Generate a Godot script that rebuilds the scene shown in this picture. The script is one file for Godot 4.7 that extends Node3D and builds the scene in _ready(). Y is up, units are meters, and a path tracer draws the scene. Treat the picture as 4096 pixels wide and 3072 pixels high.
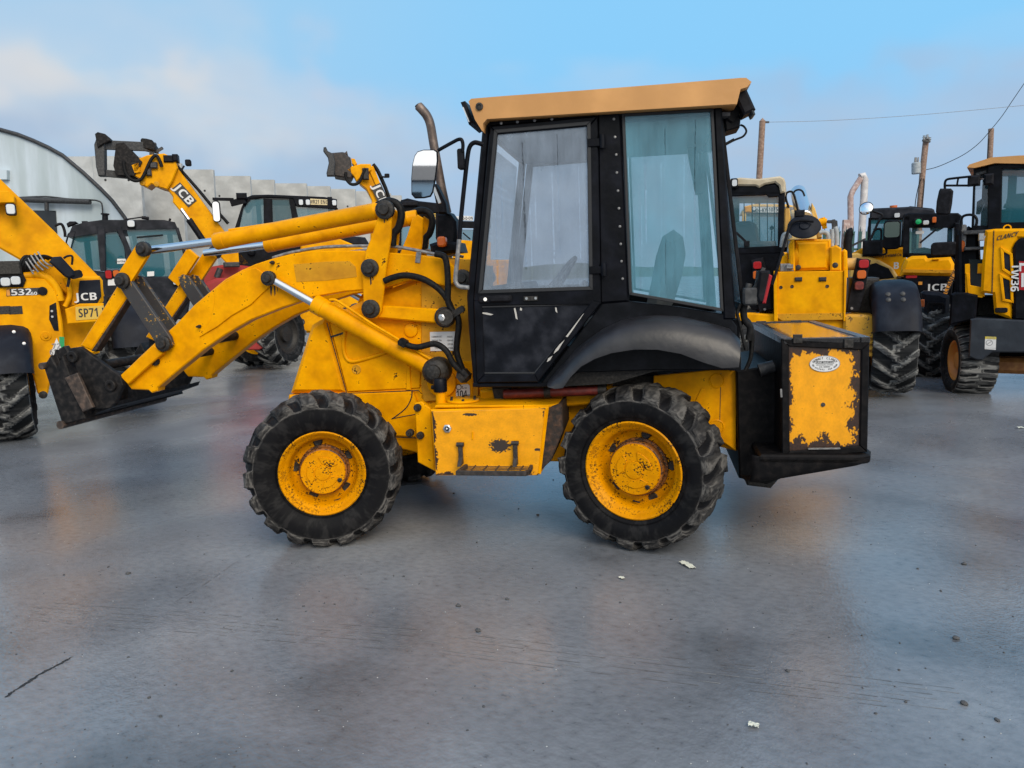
extends Node3D
# A wet concrete yard full of used loaders. y is up, units are metres.
var M := {}
var taken := {}
var rng := RandomNumberGenerator.new()


# ------------------------------------------------------------------ mesh collecting
class MB:
	var v := PackedVector3Array()
	var n := PackedVector3Array()
	var uv := PackedVector2Array()
	var xf := Transform3D()

	func t3(a: Vector3, b: Vector3, c: Vector3, na: Vector3, nb: Vector3, nc: Vector3, ua := Vector2.ZERO, ub := Vector2.ZERO, uc := Vector2.ZERO) -> void:
		var A := xf * a
		var B := xf * b
		var C := xf * c
		var x := (xf.basis * na).normalized()
		var y := (xf.basis * nb).normalized()
		var z := (xf.basis * nc).normalized()
		if (B - A).cross(C - A).dot(x + y + z) > 0.0:
			v.append_array([A, C, B])
			n.append_array([x, z, y])
			uv.append_array([ua, uc, ub])
		else:
			v.append_array([A, B, C])
			n.append_array([x, y, z])
			uv.append_array([ua, ub, uc])

	func q4(a: Vector3, b: Vector3, c: Vector3, d: Vector3, na: Vector3, nb: Vector3, nc: Vector3, nd: Vector3, u0 := Vector2(0, 0), u1 := Vector2(1, 0), u2 := Vector2(1, 1), u3 := Vector2(0, 1)) -> void:
		t3(a, b, c, na, nb, nc, u0, u1, u2)
		t3(a, c, d, na, nc, nd, u0, u2, u3)

	func face(a: Vector3, b: Vector3, c: Vector3, d: Vector3, out: Vector3) -> void:
		var k := (b - a).cross(c - a) + (c - a).cross(d - a)
		k = k.normalized() if k.dot(out) >= 0.0 else -k.normalized()
		q4(a, b, c, d, k, k, k, k)

	# polygon (x, y pairs) pushed from z0 to z1, edges chamfered by bev
	func prism(f: Array, z0: float, z1: float, bev := 0.0, crease := 0.8) -> MB:
		var p := PackedVector2Array()
		for i in range(0, f.size(), 2):
			var w := Vector2(f[i], f[i + 1])
			if p.is_empty() or p[p.size() - 1].distance_to(w) > 1e-5:
				p.append(w)
		if p[0].distance_to(p[p.size() - 1]) < 1e-5:
			p.remove_at(p.size() - 1)
		if z0 > z1:
			var s := z0
			z0 = z1
			z1 = s
		var area := 0.0
		for i in p.size():
			area += p[i].cross(p[(i + 1) % p.size()])
		if area < 0.0:
			p.reverse()
		var k := p.size()
		var en := PackedVector2Array()
		for i in k:
			var e := (p[(i + 1) % k] - p[i]).normalized()
			en.append(Vector2(e.y, -e.x))
		var inn := PackedVector2Array()
		var lo := p[0]
		var hi := p[0]
		for i in k:
			var n1 := en[(i + k - 1) % k]
			var n2 := en[i]
			inn.append(p[i] - (n1 + n2) / maxf(1.0 + n1.dot(n2), 0.35) * bev)
			lo = lo.min(p[i])
			hi = hi.max(p[i])
		var sz := (hi - lo).max(Vector2(1e-4, 1e-4))
		for i in k:
			var j := (i + 1) % k
			var ni := en[i]
			var nj := en[i]
			if en[(i + k - 1) % k].dot(en[i]) > crease:
				ni = (en[(i + k - 1) % k] + en[i]).normalized()
			if en[j].dot(en[i]) > crease:
				nj = (en[j] + en[i]).normalized()
			var a := Vector3(p[i].x, p[i].y, z0 + bev)
			var b := Vector3(p[j].x, p[j].y, z0 + bev)
			var c := Vector3(p[j].x, p[j].y, z1 - bev)
			var d := Vector3(p[i].x, p[i].y, z1 - bev)
			var na := Vector3(ni.x, ni.y, 0)
			var nb := Vector3(nj.x, nj.y, 0)
			q4(a, b, c, d, na, nb, nb, na)
			if bev > 0.0:
				for s in [1.0, -1.0]:
					var zo: float = z1 - bev if s > 0 else z0 + bev
					var zi: float = z1 if s > 0 else z0
					var ca := (na + Vector3(0, 0, s)).normalized()
					var cb := (nb + Vector3(0, 0, s)).normalized()
					q4(Vector3(p[i].x, p[i].y, zo), Vector3(p[j].x, p[j].y, zo), Vector3(inn[j].x, inn[j].y, zi), Vector3(inn[i].x, inn[i].y, zi), ca, cb, cb, ca)
		var cap := inn if bev > 0.0 else p
		var ids := Geometry2D.triangulate_polygon(cap)
		if ids.is_empty():
			cap = p
			ids = Geometry2D.triangulate_polygon(cap)
		for i in range(0, ids.size(), 3):
			var P := [cap[ids[i]], cap[ids[i + 1]], cap[ids[i + 2]]]
			var U := []
			for w in P:
				U.append(Vector2((w.x - lo.x) / sz.x, 1.0 - (w.y - lo.y) / sz.y))
			for s in [1.0, -1.0]:
				var zz: float = z1 if s > 0 else z0
				var nn := Vector3(0, 0, s)
				t3(Vector3(P[0].x, P[0].y, zz), Vector3(P[1].x, P[1].y, zz), Vector3(P[2].x, P[2].y, zz), nn, nn, nn, U[0], U[1], U[2])
		return self

	# the same with the polygon given as (z, y) and pushed along x
	func prism_x(f: Array, x0: float, x1: float, bev := 0.0) -> MB:
		var keep := xf
		xf = keep * Transform3D(Basis(Vector3(0, 0, 1), Vector3(0, 1, 0), Vector3(1, 0, 0)), Vector3.ZERO)
		prism(f, x0, x1, bev)
		xf = keep
		return self

	# the same with the polygon given as (x, z) and pushed along y
	func prism_y(f: Array, y0: float, y1: float, bev := 0.0) -> MB:
		var keep := xf
		xf = keep * Transform3D(Basis(Vector3(1, 0, 0), Vector3(0, 0, 1), Vector3(0, 1, 0)), Vector3.ZERO)
		prism(f, y0, y1, bev)
		xf = keep
		return self

	func box(c: Vector3, s: Vector3, bev := 0.0, turn := Basis.IDENTITY) -> MB:
		var keep := xf
		xf = keep * Transform3D(turn, c)
		prism([-s.x / 2, -s.y / 2, s.x / 2, -s.y / 2, s.x / 2, s.y / 2, -s.x / 2, s.y / 2], -s.z / 2, s.z / 2, minf(bev, minf(s.x, minf(s.y, s.z)) * 0.45))
		xf = keep
		return self

	# rounded rectangle in x, y
	func rrect(c: Vector3, w: float, h: float, d: float, r: float, bev := 0.0, turn := Basis.IDENTITY) -> MB:
		var keep := xf
		xf = keep * Transform3D(turn, c)
		var f := []
		for k in 4:
			var cx: float = (w / 2 - r) * [1, -1, -1, 1][k]
			var cy: float = (h / 2 - r) * [1, 1, -1, -1][k]
			for i in 5:
				var a: float = (k + i / 4.0) * PI / 2
				f.append_array([cx + r * cos(a), cy + r * sin(a)])
		prism(f, -d / 2, d / 2, bev)
		xf = keep
		return self

	# a beam of w x h between two points
	func bar(a: Vector3, b: Vector3, w: float, h: float, bev := 0.0, up := Vector3.UP) -> MB:
		var z := (b - a).normalized()
		if absf(z.dot(up)) > 0.98:
			up = Vector3.RIGHT
		var x := up.cross(z).normalized()
		return box((a + b) / 2, Vector3(w, h, a.distance_to(b)), bev, Basis(x, z.cross(x), z))

	# profile of (radius, along) pairs turned about dir
	func lathe(f: Array, c: Vector3, dir: Vector3, seg := 24, crease := 0.75) -> MB:
		var z := dir.normalized()
		var x := (Vector3.UP if absf(z.y) < 0.9 else Vector3.RIGHT).cross(z).normalized()
		var y := z.cross(x)
		var m := f.size() / 2
		var en := []
		for i in m - 1:
			var dr: float = f[2 * i + 2] - f[2 * i]
			var dh: float = f[2 * i + 3] - f[2 * i + 1]
			var e := Vector2(dh, -dr)
			en.append(e.normalized() if e.length() > 1e-7 else Vector2(1, 0))
		for i in m - 1:
			var n0: Vector2 = en[i]
			var n1: Vector2 = en[i]
			if i > 0 and en[i - 1].dot(en[i]) > crease:
				n0 = (en[i - 1] + en[i]).normalized()
			if i < m - 2 and en[i + 1].dot(en[i]) > crease:
				n1 = (en[i + 1] + en[i]).normalized()
			var r0: float = f[2 * i]
			var h0: float = f[2 * i + 1]
			var r1: float = f[2 * i + 2]
			var h1: float = f[2 * i + 3]
			for k in seg:
				var a := TAU * k / seg
				var b := TAU * (k + 1) / seg
				var da := x * cos(a) + y * sin(a)
				var db := x * cos(b) + y * sin(b)
				q4(c + da * r0 + z * h0, c + db * r0 + z * h0, c + db * r1 + z * h1, c + da * r1 + z * h1, da * n0.x + z * n0.y, db * n0.x + z * n0.y, db * n1.x + z * n1.y, da * n1.x + z * n1.y)
		return self

	func cyl(a: Vector3, b: Vector3, r: float, r1 := -1.0, seg := 18, bev := 0.0) -> MB:
		if r1 < 0.0:
			r1 = r
		var h := a.distance_to(b)
		if bev > 0.0:
			return lathe([0, 0, r - bev, 0, r, bev, r1, h - bev, r1 - bev, h, 0, h], a, b - a, seg)
		return lathe([0, 0, r, 0, r1, h, 0, h], a, b - a, seg)

	# round bar along points; smooth = bends are curves
	func tube(pts: Array, r: float, seg := 8, smooth := true, r_end := -1.0) -> MB:
		var p := []
		if smooth and pts.size() > 2:
			for i in pts.size() - 1:
				var a: Vector3 = pts[maxi(i - 1, 0)]
				var b: Vector3 = pts[i]
				var c: Vector3 = pts[i + 1]
				var d: Vector3 = pts[mini(i + 2, pts.size() - 1)]
				for k in 6:
					p.append(b.cubic_interpolate(c, a, d, k / 6.0))
			p.append(pts[pts.size() - 1])
		else:
			p = pts
		var m := p.size()
		var rings := []
		var norms := []
		var up := Vector3.ZERO
		for i in m:
			var t: Vector3 = (p[mini(i + 1, m - 1)] - p[maxi(i - 1, 0)]).normalized()
			if up == Vector3.ZERO:
				up = Vector3.UP if absf(t.y) < 0.9 else Vector3.RIGHT
			up = (up - t * up.dot(t)).normalized()
			var side := t.cross(up)
			var rr := r if r_end < 0.0 else lerpf(r, r_end, float(i) / (m - 1))
			var ring := []
			var nr := []
			for k in seg:
				var d := up * cos(TAU * k / seg) + side * sin(TAU * k / seg)
				nr.append(d)
				ring.append(p[i] + d * rr)
			rings.append(ring)
			norms.append(nr)
			if i == 0 or i == m - 1:
				var e := -t if i == 0 else t
				for k in seg:
					t3(p[i], ring[k], p[i] + (up * cos(TAU * (k + 1) / seg) + side * sin(TAU * (k + 1) / seg)) * rr, e, e, e)
		for i in m - 1:
			for k in seg:
				var j := (k + 1) % seg
				q4(rings[i][k], rings[i][j], rings[i + 1][j], rings[i + 1][k], norms[i][k], norms[i][j], norms[i + 1][j], norms[i + 1][k])
		return self

	# sheet through rows of points, smooth; out = a point the sheet faces away from
	func grid(rows: Array, wrap := false, inside = null, flip := false, band = null) -> MB:
		var R := rows.size()
		var C: int = rows[0].size()
		var nm := []
		for i in R:
			var line := []
			for j in C:
				var a: Vector3 = rows[mini(i + 1, R - 1)][j] - rows[maxi(i - 1, 0)][j]
				var l := (j + C - 1) % C if wrap else maxi(j - 1, 0)
				var rr := (j + 1) % C if wrap else mini(j + 1, C - 1)
				var b: Vector3 = rows[i][rr] - rows[i][l]
				var k := a.cross(b).normalized()
				if inside != null and k.dot(rows[i][j] - inside) < 0.0:
					k = -k
				line.append(-k if flip else k)
			nm.append(line)
		for i in R - 1:
			for j in (C if wrap else C - 1):
				var s := (j + 1) % C
				q4(rows[i][j], rows[i][s], rows[i + 1][s], rows[i + 1][j], nm[i][j], nm[i][s], nm[i + 1][s], nm[i + 1][j], Vector2(float(j) / C, band[i][j] if band != null else float(i) / R), Vector2(float(j + 1) / C, band[i][s] if band != null else float(i) / R), Vector2(float(j + 1) / C, band[i + 1][s] if band != null else float(i + 1) / R), Vector2(float(j) / C, band[i + 1][j] if band != null else float(i + 1) / R))
		return self

	# raised letters, centred, h = height of a capital
	func text(s: String, h: float, depth: float, at: Transform3D, stretch := 1.0, bold := true) -> MB:
		var font := SystemFont.new()
		font.font_names = PackedStringArray(["Droid Sans"])
		font.font_weight = 700 if bold else 400
		var tm := TextMesh.new()
		tm.font = font
		tm.text = s
		tm.font_size = 48
		tm.pixel_size = h / (0.714 * 48)
		tm.depth = depth
		tm.curve_step = 2.0
		var a := tm.get_mesh_arrays()
		var V: PackedVector3Array = a[Mesh.ARRAY_VERTEX]
		var N: PackedVector3Array = a[Mesh.ARRAY_NORMAL]
		var I = a[Mesh.ARRAY_INDEX]
		if I == null or I.is_empty():
			I = range(V.size())
		var keep := xf
		xf = keep * at * Transform3D(Basis.from_scale(Vector3(stretch, 1, 1)), Vector3.ZERO)
		for i in range(0, I.size(), 3):
			t3(V[I[i]], V[I[i + 1]], V[I[i + 2]], N[I[i]], N[I[i + 1]], N[I[i + 2]])
		xf = keep
		return self

	func mesh() -> ArrayMesh:
		var a := []
		a.resize(Mesh.ARRAY_MAX)
		a[Mesh.ARRAY_VERTEX] = v
		a[Mesh.ARRAY_NORMAL] = n
		a[Mesh.ARRAY_TEX_UV] = uv
		var m := ArrayMesh.new()
		m.add_surface_from_arrays(Mesh.PRIMITIVE_TRIANGLES, a)
		return m


func mb() -> MB:
	return MB.new()


func V3(f: Array) -> Array:
	var o := []
	for i in range(0, f.size(), 3):
		o.append(Vector3(f[i], f[i + 1], f[i + 2]))
	return o


# (x, y) pairs at one depth as points
func VZ(f: Array, z: float) -> Array:
	var o := []
	for i in range(0, f.size(), 2):
		o.append(Vector3(f[i], f[i + 1], z))
	return o


func numbered(p: Node, called: String) -> String:
	var key := str(p.get_instance_id()) + called
	taken[key] = taken.get(key, -1) + 1
	return called if taken[key] == 0 else "%s_%03d" % [called, taken[key]]


func tag(o: Node, label: String, category: String, group := "", kind := "") -> Node:
	if label:
		o.set_meta("label", label)
	if category:
		o.set_meta("category", category)
	if group:
		o.set_meta("group", group)
	if kind:
		o.set_meta("kind", kind)
	return o


func thing(called: String, label: String, category: String, at := Transform3D(), group := "") -> Node3D:
	var o := Node3D.new()
	o.name = numbered(self, called)
	add_child(o, true)
	o.transform = at
	tag(o, label, category, group)
	return o


func part(called: String, b: MB, mat: Material, parent: Node, label := "") -> MeshInstance3D:
	var o := MeshInstance3D.new()
	o.name = numbered(parent, called)
	o.mesh = b.mesh()
	o.material_override = mat
	parent.add_child(o, true)
	if label:
		o.set_meta("label", label)
	return o


func again(src: MeshInstance3D, parent: Node, at: Transform3D, called := "") -> MeshInstance3D:
	var o := MeshInstance3D.new()
	o.name = numbered(parent, called if called else str(src.name).rstrip("0123456789").rstrip("_"))
	o.mesh = src.mesh
	o.material_override = src.material_override
	o.transform = at
	parent.add_child(o, true)
	return o


func frame(o: Vector3, deg: float) -> Transform3D:
	# stands on the yard, which falls gently towards the left
	return Transform3D(Basis(Vector3(0, 0, 1), atan(0.035)) * Basis(Vector3.UP, deg_to_rad(-deg)), o)


func at(o: Vector3, turn := Basis.IDENTITY) -> Transform3D:
	return Transform3D(turn, o)


func rot(x: float, y: float, z: float) -> Basis:
	return Basis.from_euler(Vector3(deg_to_rad(x), deg_to_rad(y), deg_to_rad(z)))


# ------------------------------------------------------------------ textures and materials
func noise(seed_: int, freq: float, oct := 4, cell := false) -> FastNoiseLite:
	var f := FastNoiseLite.new()
	f.seed = seed_
	f.frequency = freq
	f.noise_type = FastNoiseLite.TYPE_CELLULAR if cell else FastNoiseLite.TYPE_SIMPLEX_SMOOTH
	f.fractal_type = FastNoiseLite.FRACTAL_FBM
	f.fractal_octaves = oct
	return f


func ramp(f: Array) -> Gradient:
	var g := Gradient.new()
	var o := PackedFloat32Array()
	var c := PackedColorArray()
	for k in f:
		o.append(k[0])
		c.append(k[1])
	g.offsets = o
	g.colors = c
	return g


func noise_tex(seed_: int, freq: float, oct: int, size: int, cols: Array) -> NoiseTexture2D:
	var t := NoiseTexture2D.new()
	t.width = size
	t.height = size
	t.seamless = true
	t.noise = noise(seed_, freq, oct)
	if cols.size():
		t.color_ramp = ramp(cols)
	t.generate_mipmaps = false
	return t


func normal_tex(seed_: int, freq: float, oct: int, size: int, strength: float) -> NoiseTexture2D:
	var t := NoiseTexture2D.new()
	t.width = size
	t.height = size
	t.seamless = true
	t.noise = noise(seed_, freq, oct)
	t.as_normal_map = true
	t.bump_strength = strength
	t.generate_mipmaps = false
	return t


func lin(r: float, g: float, b: float) -> Color:
	return Color(r, g, b).linear_to_srgb()


func mat(c: Color, rough: float, metal := 0.0) -> StandardMaterial3D:
	var m := StandardMaterial3D.new()
	m.albedo_color = c
	m.roughness = rough
	m.metallic = metal
	return m


func tri(m: StandardMaterial3D, scale: float) -> StandardMaterial3D:
	m.uv1_triplanar = true
	m.uv1_scale = Vector3(scale, scale, scale)
	m.uv1_triplanar_sharpness = 4.0
	return m


# paint with grime streaks and small chips through to rust
func paint_image(base: Color, chip: Color, seed_: int, share: float, size := 512) -> ImageTexture:
	var big := noise(seed_, 0.006, 4).get_seamless_image(size, size)
	var fine := noise(seed_ + 1, 0.035, 5).get_seamless_image(size, size)
	var spot := noise(seed_ + 2, 0.09, 2).get_seamless_image(size, size)
	var im := Image.create(size, size, false, Image.FORMAT_RGB8)
	for y in size:
		for x in size:
			var b := big.get_pixel(x, y).r
			var f := fine.get_pixel(x, y).r
			var s := spot.get_pixel(x, y).r
			var k := 0.95 + 0.12 * (b - 0.5) + 0.06 * (f - 0.5)
			var c := Color(base.r * k, base.g * (k - 0.06 * (0.5 - b)), base.b * k)
			c = c.lerp(Color(0.42, 0.30, 0.16), 0.07 * clampf((0.40 - b) * 4.0 + (f - 0.5) * 0.8, 0.0, 1.0))
			var e := f * 0.42 + s * 0.26 + b * 0.42
			if e > 0.96 - share:
				c = c.lerp(chip.lerp(base, 0.55), clampf((e - 0.96 + share) * 12.0, 0.0, 0.55))
			if e > 1.0 - share:
				c = c.lerp(chip, clampf((e - 1.0 + share) * 26.0, 0.0, 1.0))
			im.set_pixel(x, y, c)
	return ImageTexture.create_from_image(im)


# paint worn away from the edges of one panel, by border (share of the panel)
func edge_worn(base: Color, under: Color, seed_: int, border: Array, ragged: float, w := 384, h := 384) -> ImageTexture:
	var big := noise(seed_, 0.012, 3)
	var fine := noise(seed_ + 5, 0.07, 4)
	var im := Image.create(w, h, false, Image.FORMAT_RGB8)
	for y in h:
		for x in w:
			var u := float(x) / w
			var v := float(y) / h
			var g := big.get_noise_2d(x, y)
			var f := fine.get_noise_2d(x, y)
			var wob := maxf(0.3, 1.0 + ragged * (g * 1.8 + f * 0.9))
			var d := 2.0
			if border[0] > 0.0: d = minf(d, u / (border[0] * wob))
			if border[1] > 0.0: d = minf(d, (1.0 - u) / (border[1] * wob))
			if border[2] > 0.0: d = minf(d, v / (border[2] * wob))
			if border[3] > 0.0: d = minf(d, (1.0 - v) / (border[3] * wob))
			var k := 0.96 + 0.07 * g + 0.04 * f
			var c := Color(base.r * k, base.g * k, base.b * k)
			var e := 1.0 - d
			if f > 0.6 and g > 0.05:
				e = maxf(e, (f - 0.6) * 3.0)
			if e > -0.16:
				c = c.lerp(base.lerp(under, 0.55), clampf((e + 0.16) * 3.2 * (0.6 + 0.8 * f), 0.0, 0.6))
			if e > 0.0:
				var r := Color(under.r * (1.0 + 0.5 * f), under.g * (1.0 + 0.4 * f), under.b * (1.0 + 0.3 * f))
				c = c.lerp(r, clampf(e * 14.0, 0.0, 1.0))
			im.set_pixel(x, y, c)
	return ImageTexture.create_from_image(im)


func painted(base: Color, chip: Color, seed_: int, share: float, rough: float, scale := 1.3) -> StandardMaterial3D:
	var m := mat(Color.WHITE, rough)
	m.albedo_texture = paint_image(base, chip, seed_, share)
	m.normal_enabled = true
	m.normal_texture = M.dents
	m.normal_scale = 0.12
	return tri(m, scale)


func sooty(a: Color, b: Color, seed_: int, freq: float, rough: float, scale: float, bump := 0.4, metal := 0.0) -> StandardMaterial3D:
	var m := mat(Color.WHITE, rough, metal)
	m.albedo_texture = noise_tex(seed_, freq, 5, 512, [[0.15, a], [0.5, a.lerp(b, 0.35)], [0.85, b]])
	m.normal_enabled = true
	m.normal_texture = M.dents
	m.normal_scale = bump
	return tri(m, scale)


# rubber: the sidewall stays dark, the crown is scuffed and dusty
func tyre_image(dark: Color, dust: Color, seed_: int, crown: float) -> ImageTexture:
	var big := noise(seed_, 0.03, 4)
	var fine := noise(seed_ + 2, 0.13, 3)
	var im := Image.create(1024, 160, false, Image.FORMAT_RGB8)
	for y in 160:
		for x in 1024:
			var v := absf(y / 80.0 - 1.0)
			var a := TAU * x / 1024.0
			var g := big.get_noise_3d(cos(a) * 140.0, sin(a) * 140.0, y * 1.0)
			var f := fine.get_noise_3d(cos(a) * 140.0, sin(a) * 140.0, y * 1.0)
			var k := crown * smoothstep(0.62, 0.42, v + 0.1 * g) * (0.55 + 0.7 * g + 0.35 * f) + 0.24 * smoothstep(-0.15, 0.5, g + 0.4 * f)
			im.set_pixel(x, y, dark.lerp(dust, clampf(k, 0.0, 1.0)))
	return ImageTexture.create_from_image(im)


func pane(c: Color, alpha: float, rough := 0.03) -> StandardMaterial3D:
	var m := mat(Color(c.r, c.g, c.b, alpha), rough)
	m.transparency = BaseMaterial3D.TRANSPARENCY_ALPHA
	return m


# glass under a film of dust and dried runs: the film is only partly see-through
func dusty_pane(c: Color, seed_: int, lo: float, hi: float) -> StandardMaterial3D:
	var w := 256
	var big := noise(seed_, 0.012, 4)
	var run := noise(seed_ + 3, 0.05, 3)
	var fine := noise(seed_ + 7, 0.2, 2)
	var im := Image.create(w, w, false, Image.FORMAT_RGBA8)
	for y in w:
		for x in w:
			var b := big.get_noise_2d(x, y)
			var r := run.get_noise_2d(x * 1.6, y * 0.07)
			var f := fine.get_noise_2d(x, y)
			var edge := clampf(1.0 - minf(minf(x, w - x), minf(y, w - y)) / 22.0, 0.0, 1.0)
			var a := lerpf(lo, hi, clampf(0.5 + 0.34 * b + 0.12 * r + 0.16 * f + 0.35 * edge, 0.0, 1.0))
			# trickles that washed narrow clear lines through the dust
			for q in [[0.42, 0.08, 0.86], [0.72, 0.05, 0.78], [0.16, 0.35, 0.95], [0.22, 0.25, 0.6]]:
				var u := absf(x / 256.0 - q[0] - 0.012 * r) * 256.0
				if u < 1.3 and y > q[1] * w and y < q[2] * w and f > -0.25:
					a *= 0.35
			var k := 0.97 + 0.06 * b + 0.03 * r
			im.set_pixel(x, y, Color(c.r * k, c.g * k, c.b * k, a))
	var m := mat(Color.WHITE, 0.35)
	m.albedo_texture = ImageTexture.create_from_image(im)
	m.transparency = BaseMaterial3D.TRANSPARENCY_ALPHA
	m.clearcoat_enabled = true
	m.clearcoat = 0.6
	m.clearcoat_roughness = 0.05
	return m


func _ready() -> void:
	rng.seed = 7
	# camera: a phone held at chest height, tipped down a little
	var cam := Camera3D.new()
	cam.name = "camera"
	cam.position = Vector3(0, 1.65, 0)
	cam.rotation.x = -atan(229.5 / 1660.0)
	cam.fov = rad_to_deg(2.0 * atan(829.5 / 1660.0))
	cam.near = 0.05
	cam.far = 4000.0
	add_child(cam)
	cam.current = true
	# sky, daylight through broken cloud, exposure
	var we := WorldEnvironment.new()
	we.name = "world_environment"
	var env := Environment.new()
	env.background_mode = Environment.BG_SKY
	var sky := Sky.new()
	var psm := PanoramaSkyMaterial.new()
	psm.panorama = sky_texture()
	sky.sky_material = psm
	env.sky = sky
	env.background_energy_multiplier = 1.0
	env.tonemap_mode = Environment.TONE_MAPPER_LINEAR
	env.tonemap_exposure = 1.42
	env.sdfgi_enabled = true
	env.ssao_enabled = true
	env.ssil_enabled = true
	we.environment = env
	add_child(we)
	# low sun behind us, veiled by cloud
	var sun := DirectionalLight3D.new()
	sun.name = "sun"
	sun.light_color = Color(1.0, 0.95, 0.87)
	sun.light_energy = 0.45
	sun.light_angular_distance = 28.0
	sun.shadow_enabled = true
	sun.rotation = Vector3(deg_to_rad(-36), deg_to_rad(20), 0)
	add_child(sun)
	make_materials()
	build_ground()
	build_structures()
	build_loader()
	build_telehandler_left()
	build_red_telehandler()
	build_boom_machines()
	build_right_machines()
	build_litter()


func sky_texture() -> ImageTexture:
	var w := 2048
	var h := 1024
	var im := Image.create(w, h, false, Image.FORMAT_RGBF)
	var n1 := noise(11, 1.1, 4)
	var n2 := noise(23, 2.2, 4)
	var n3 := noise(31, 0.75, 3)
	for y in range(0, h):
		var el := (0.5 - (y + 0.5) / h) * PI
		for x in w:
			if el < -0.03:
				im.set_pixel(x, y, Color(0.16, 0.165, 0.18))
				continue
			var az := (x + 0.5) / w * TAU    # 0 is straight ahead
			var d := Vector3(sin(az) * cos(el), sin(el), -cos(az) * cos(el))
			# clear air: pale at the horizon and to the left, clear blue above right
			var up := clampf(sin(el), 0.0, 1.0)
			var ahead := smoothstep(-0.3, 0.3, cos(az))
			var left := smoothstep(0.12, -0.5, sin(az)) * ahead
			var right := smoothstep(0.1, 0.5, sin(az)) * ahead
			var c := Vector3(0.27, 0.385, 0.55).lerp(Vector3(0.185, 0.435, 0.675), smoothstep(0.04, 0.27, up))
			c = c.lerp(Vector3(0.275, 0.435, 0.585), 0.85 * left)
			c = c.lerp(Vector3(0.11, 0.27, 0.55), smoothstep(0.4, 1.0, up))
			# soft banks of cloud, flattened as they near the horizon
			var p := d / (0.22 + up)
			var a := n1.get_noise_3d(p.x, p.y * 0.4, p.z) * 0.5 + 0.5
			var b := n2.get_noise_3d(p.x * 1.3 + 5.0, up * 6.0, p.z) * 0.5 + 0.5
			var e := n3.get_noise_3d(d.x * 2.2 + 2.0, up * 3.5, d.z * 2.2) * 0.5 + 0.5
			var heap := n2.get_noise_3d(d.x * 2.6 + 9.0, up * 3.0, d.z * 2.6)
			var top := 0.205 + 0.13 * (e - 0.5) + 0.05 * heap + 0.03 * left + 0.02 * right + 0.3 * (1.0 - ahead) * (a - 0.2)
			var cover := smoothstep(top + 0.035, top - 0.06, up) * clampf(0.72 + 0.9 * (b - 0.5) + 0.15 * left, 0.0, 1.0)
			var deep := smoothstep(0.005, 0.12, top - up + 0.03 * heap)
			var lit := Vector3(0.30, 0.40, 0.53).lerp(Vector3(0.49, 0.51, 0.53), clampf(left + 0.6 * (1.0 - ahead), 0.0, 1.0))
			c = c.lerp(lit.lerp(Vector3(0.29, 0.378, 0.495), deep), cover)
			# separate puffs above the bank on the left, a grey bar on the right
			var az2 := az - TAU if az > PI else az
			for q in [[-0.39, 0.232, 0.035, 0.03, 0], [-0.46, 0.222, 0.06, 0.026, 0], [-0.54, 0.215, 0.07, 0.028, 0], [-0.60, 0.19, 0.06, 0.02, 0], [-0.235, 0.262, 0.035, 0.04, 1], [-0.22, 0.22, 0.045, 0.03, 1], [0.43, 0.225, 0.16, 0.03, 2], [0.62, 0.2, 0.12, 0.035, 2]]:
				var g := exp(-pow((az2 - q[0]) / q[2], 2.0) - pow((el - q[1]) / q[3], 2.0))
				if g > 0.02:
					var hard: float = smoothstep(0.12, 0.95, g * (1.0 + 1.5 * heap + 0.8 * (b - 0.5)))
					c = c.lerp([Vector3(0.49, 0.50, 0.515), Vector3(0.40, 0.44, 0.525), Vector3(0.265, 0.375, 0.52)][q[4]], hard * [0.75, 0.6, 0.55][q[4]])
			# thin high veil
			c = c.lerp(Vector3(0.36, 0.45, 0.56), 0.5 * smoothstep(0.5, 0.72, a) * smoothstep(0.12, 0.3, up) * (1.0 - 0.6 * right))
			# the veiled sun brightens the cloud behind the viewer
			var back := clampf(d.dot(Vector3(0.27, 0.58, 0.76)), 0.0, 1.0)
			c = c.lerp(Vector3(1.5, 1.4, 1.24), 0.9 * pow(back, 2.0) * (0.6 + 0.4 * a))
			im.set_pixel(x, y, Color(c.x, c.y, c.z))
	return ImageTexture.create_from_image(im)


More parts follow.
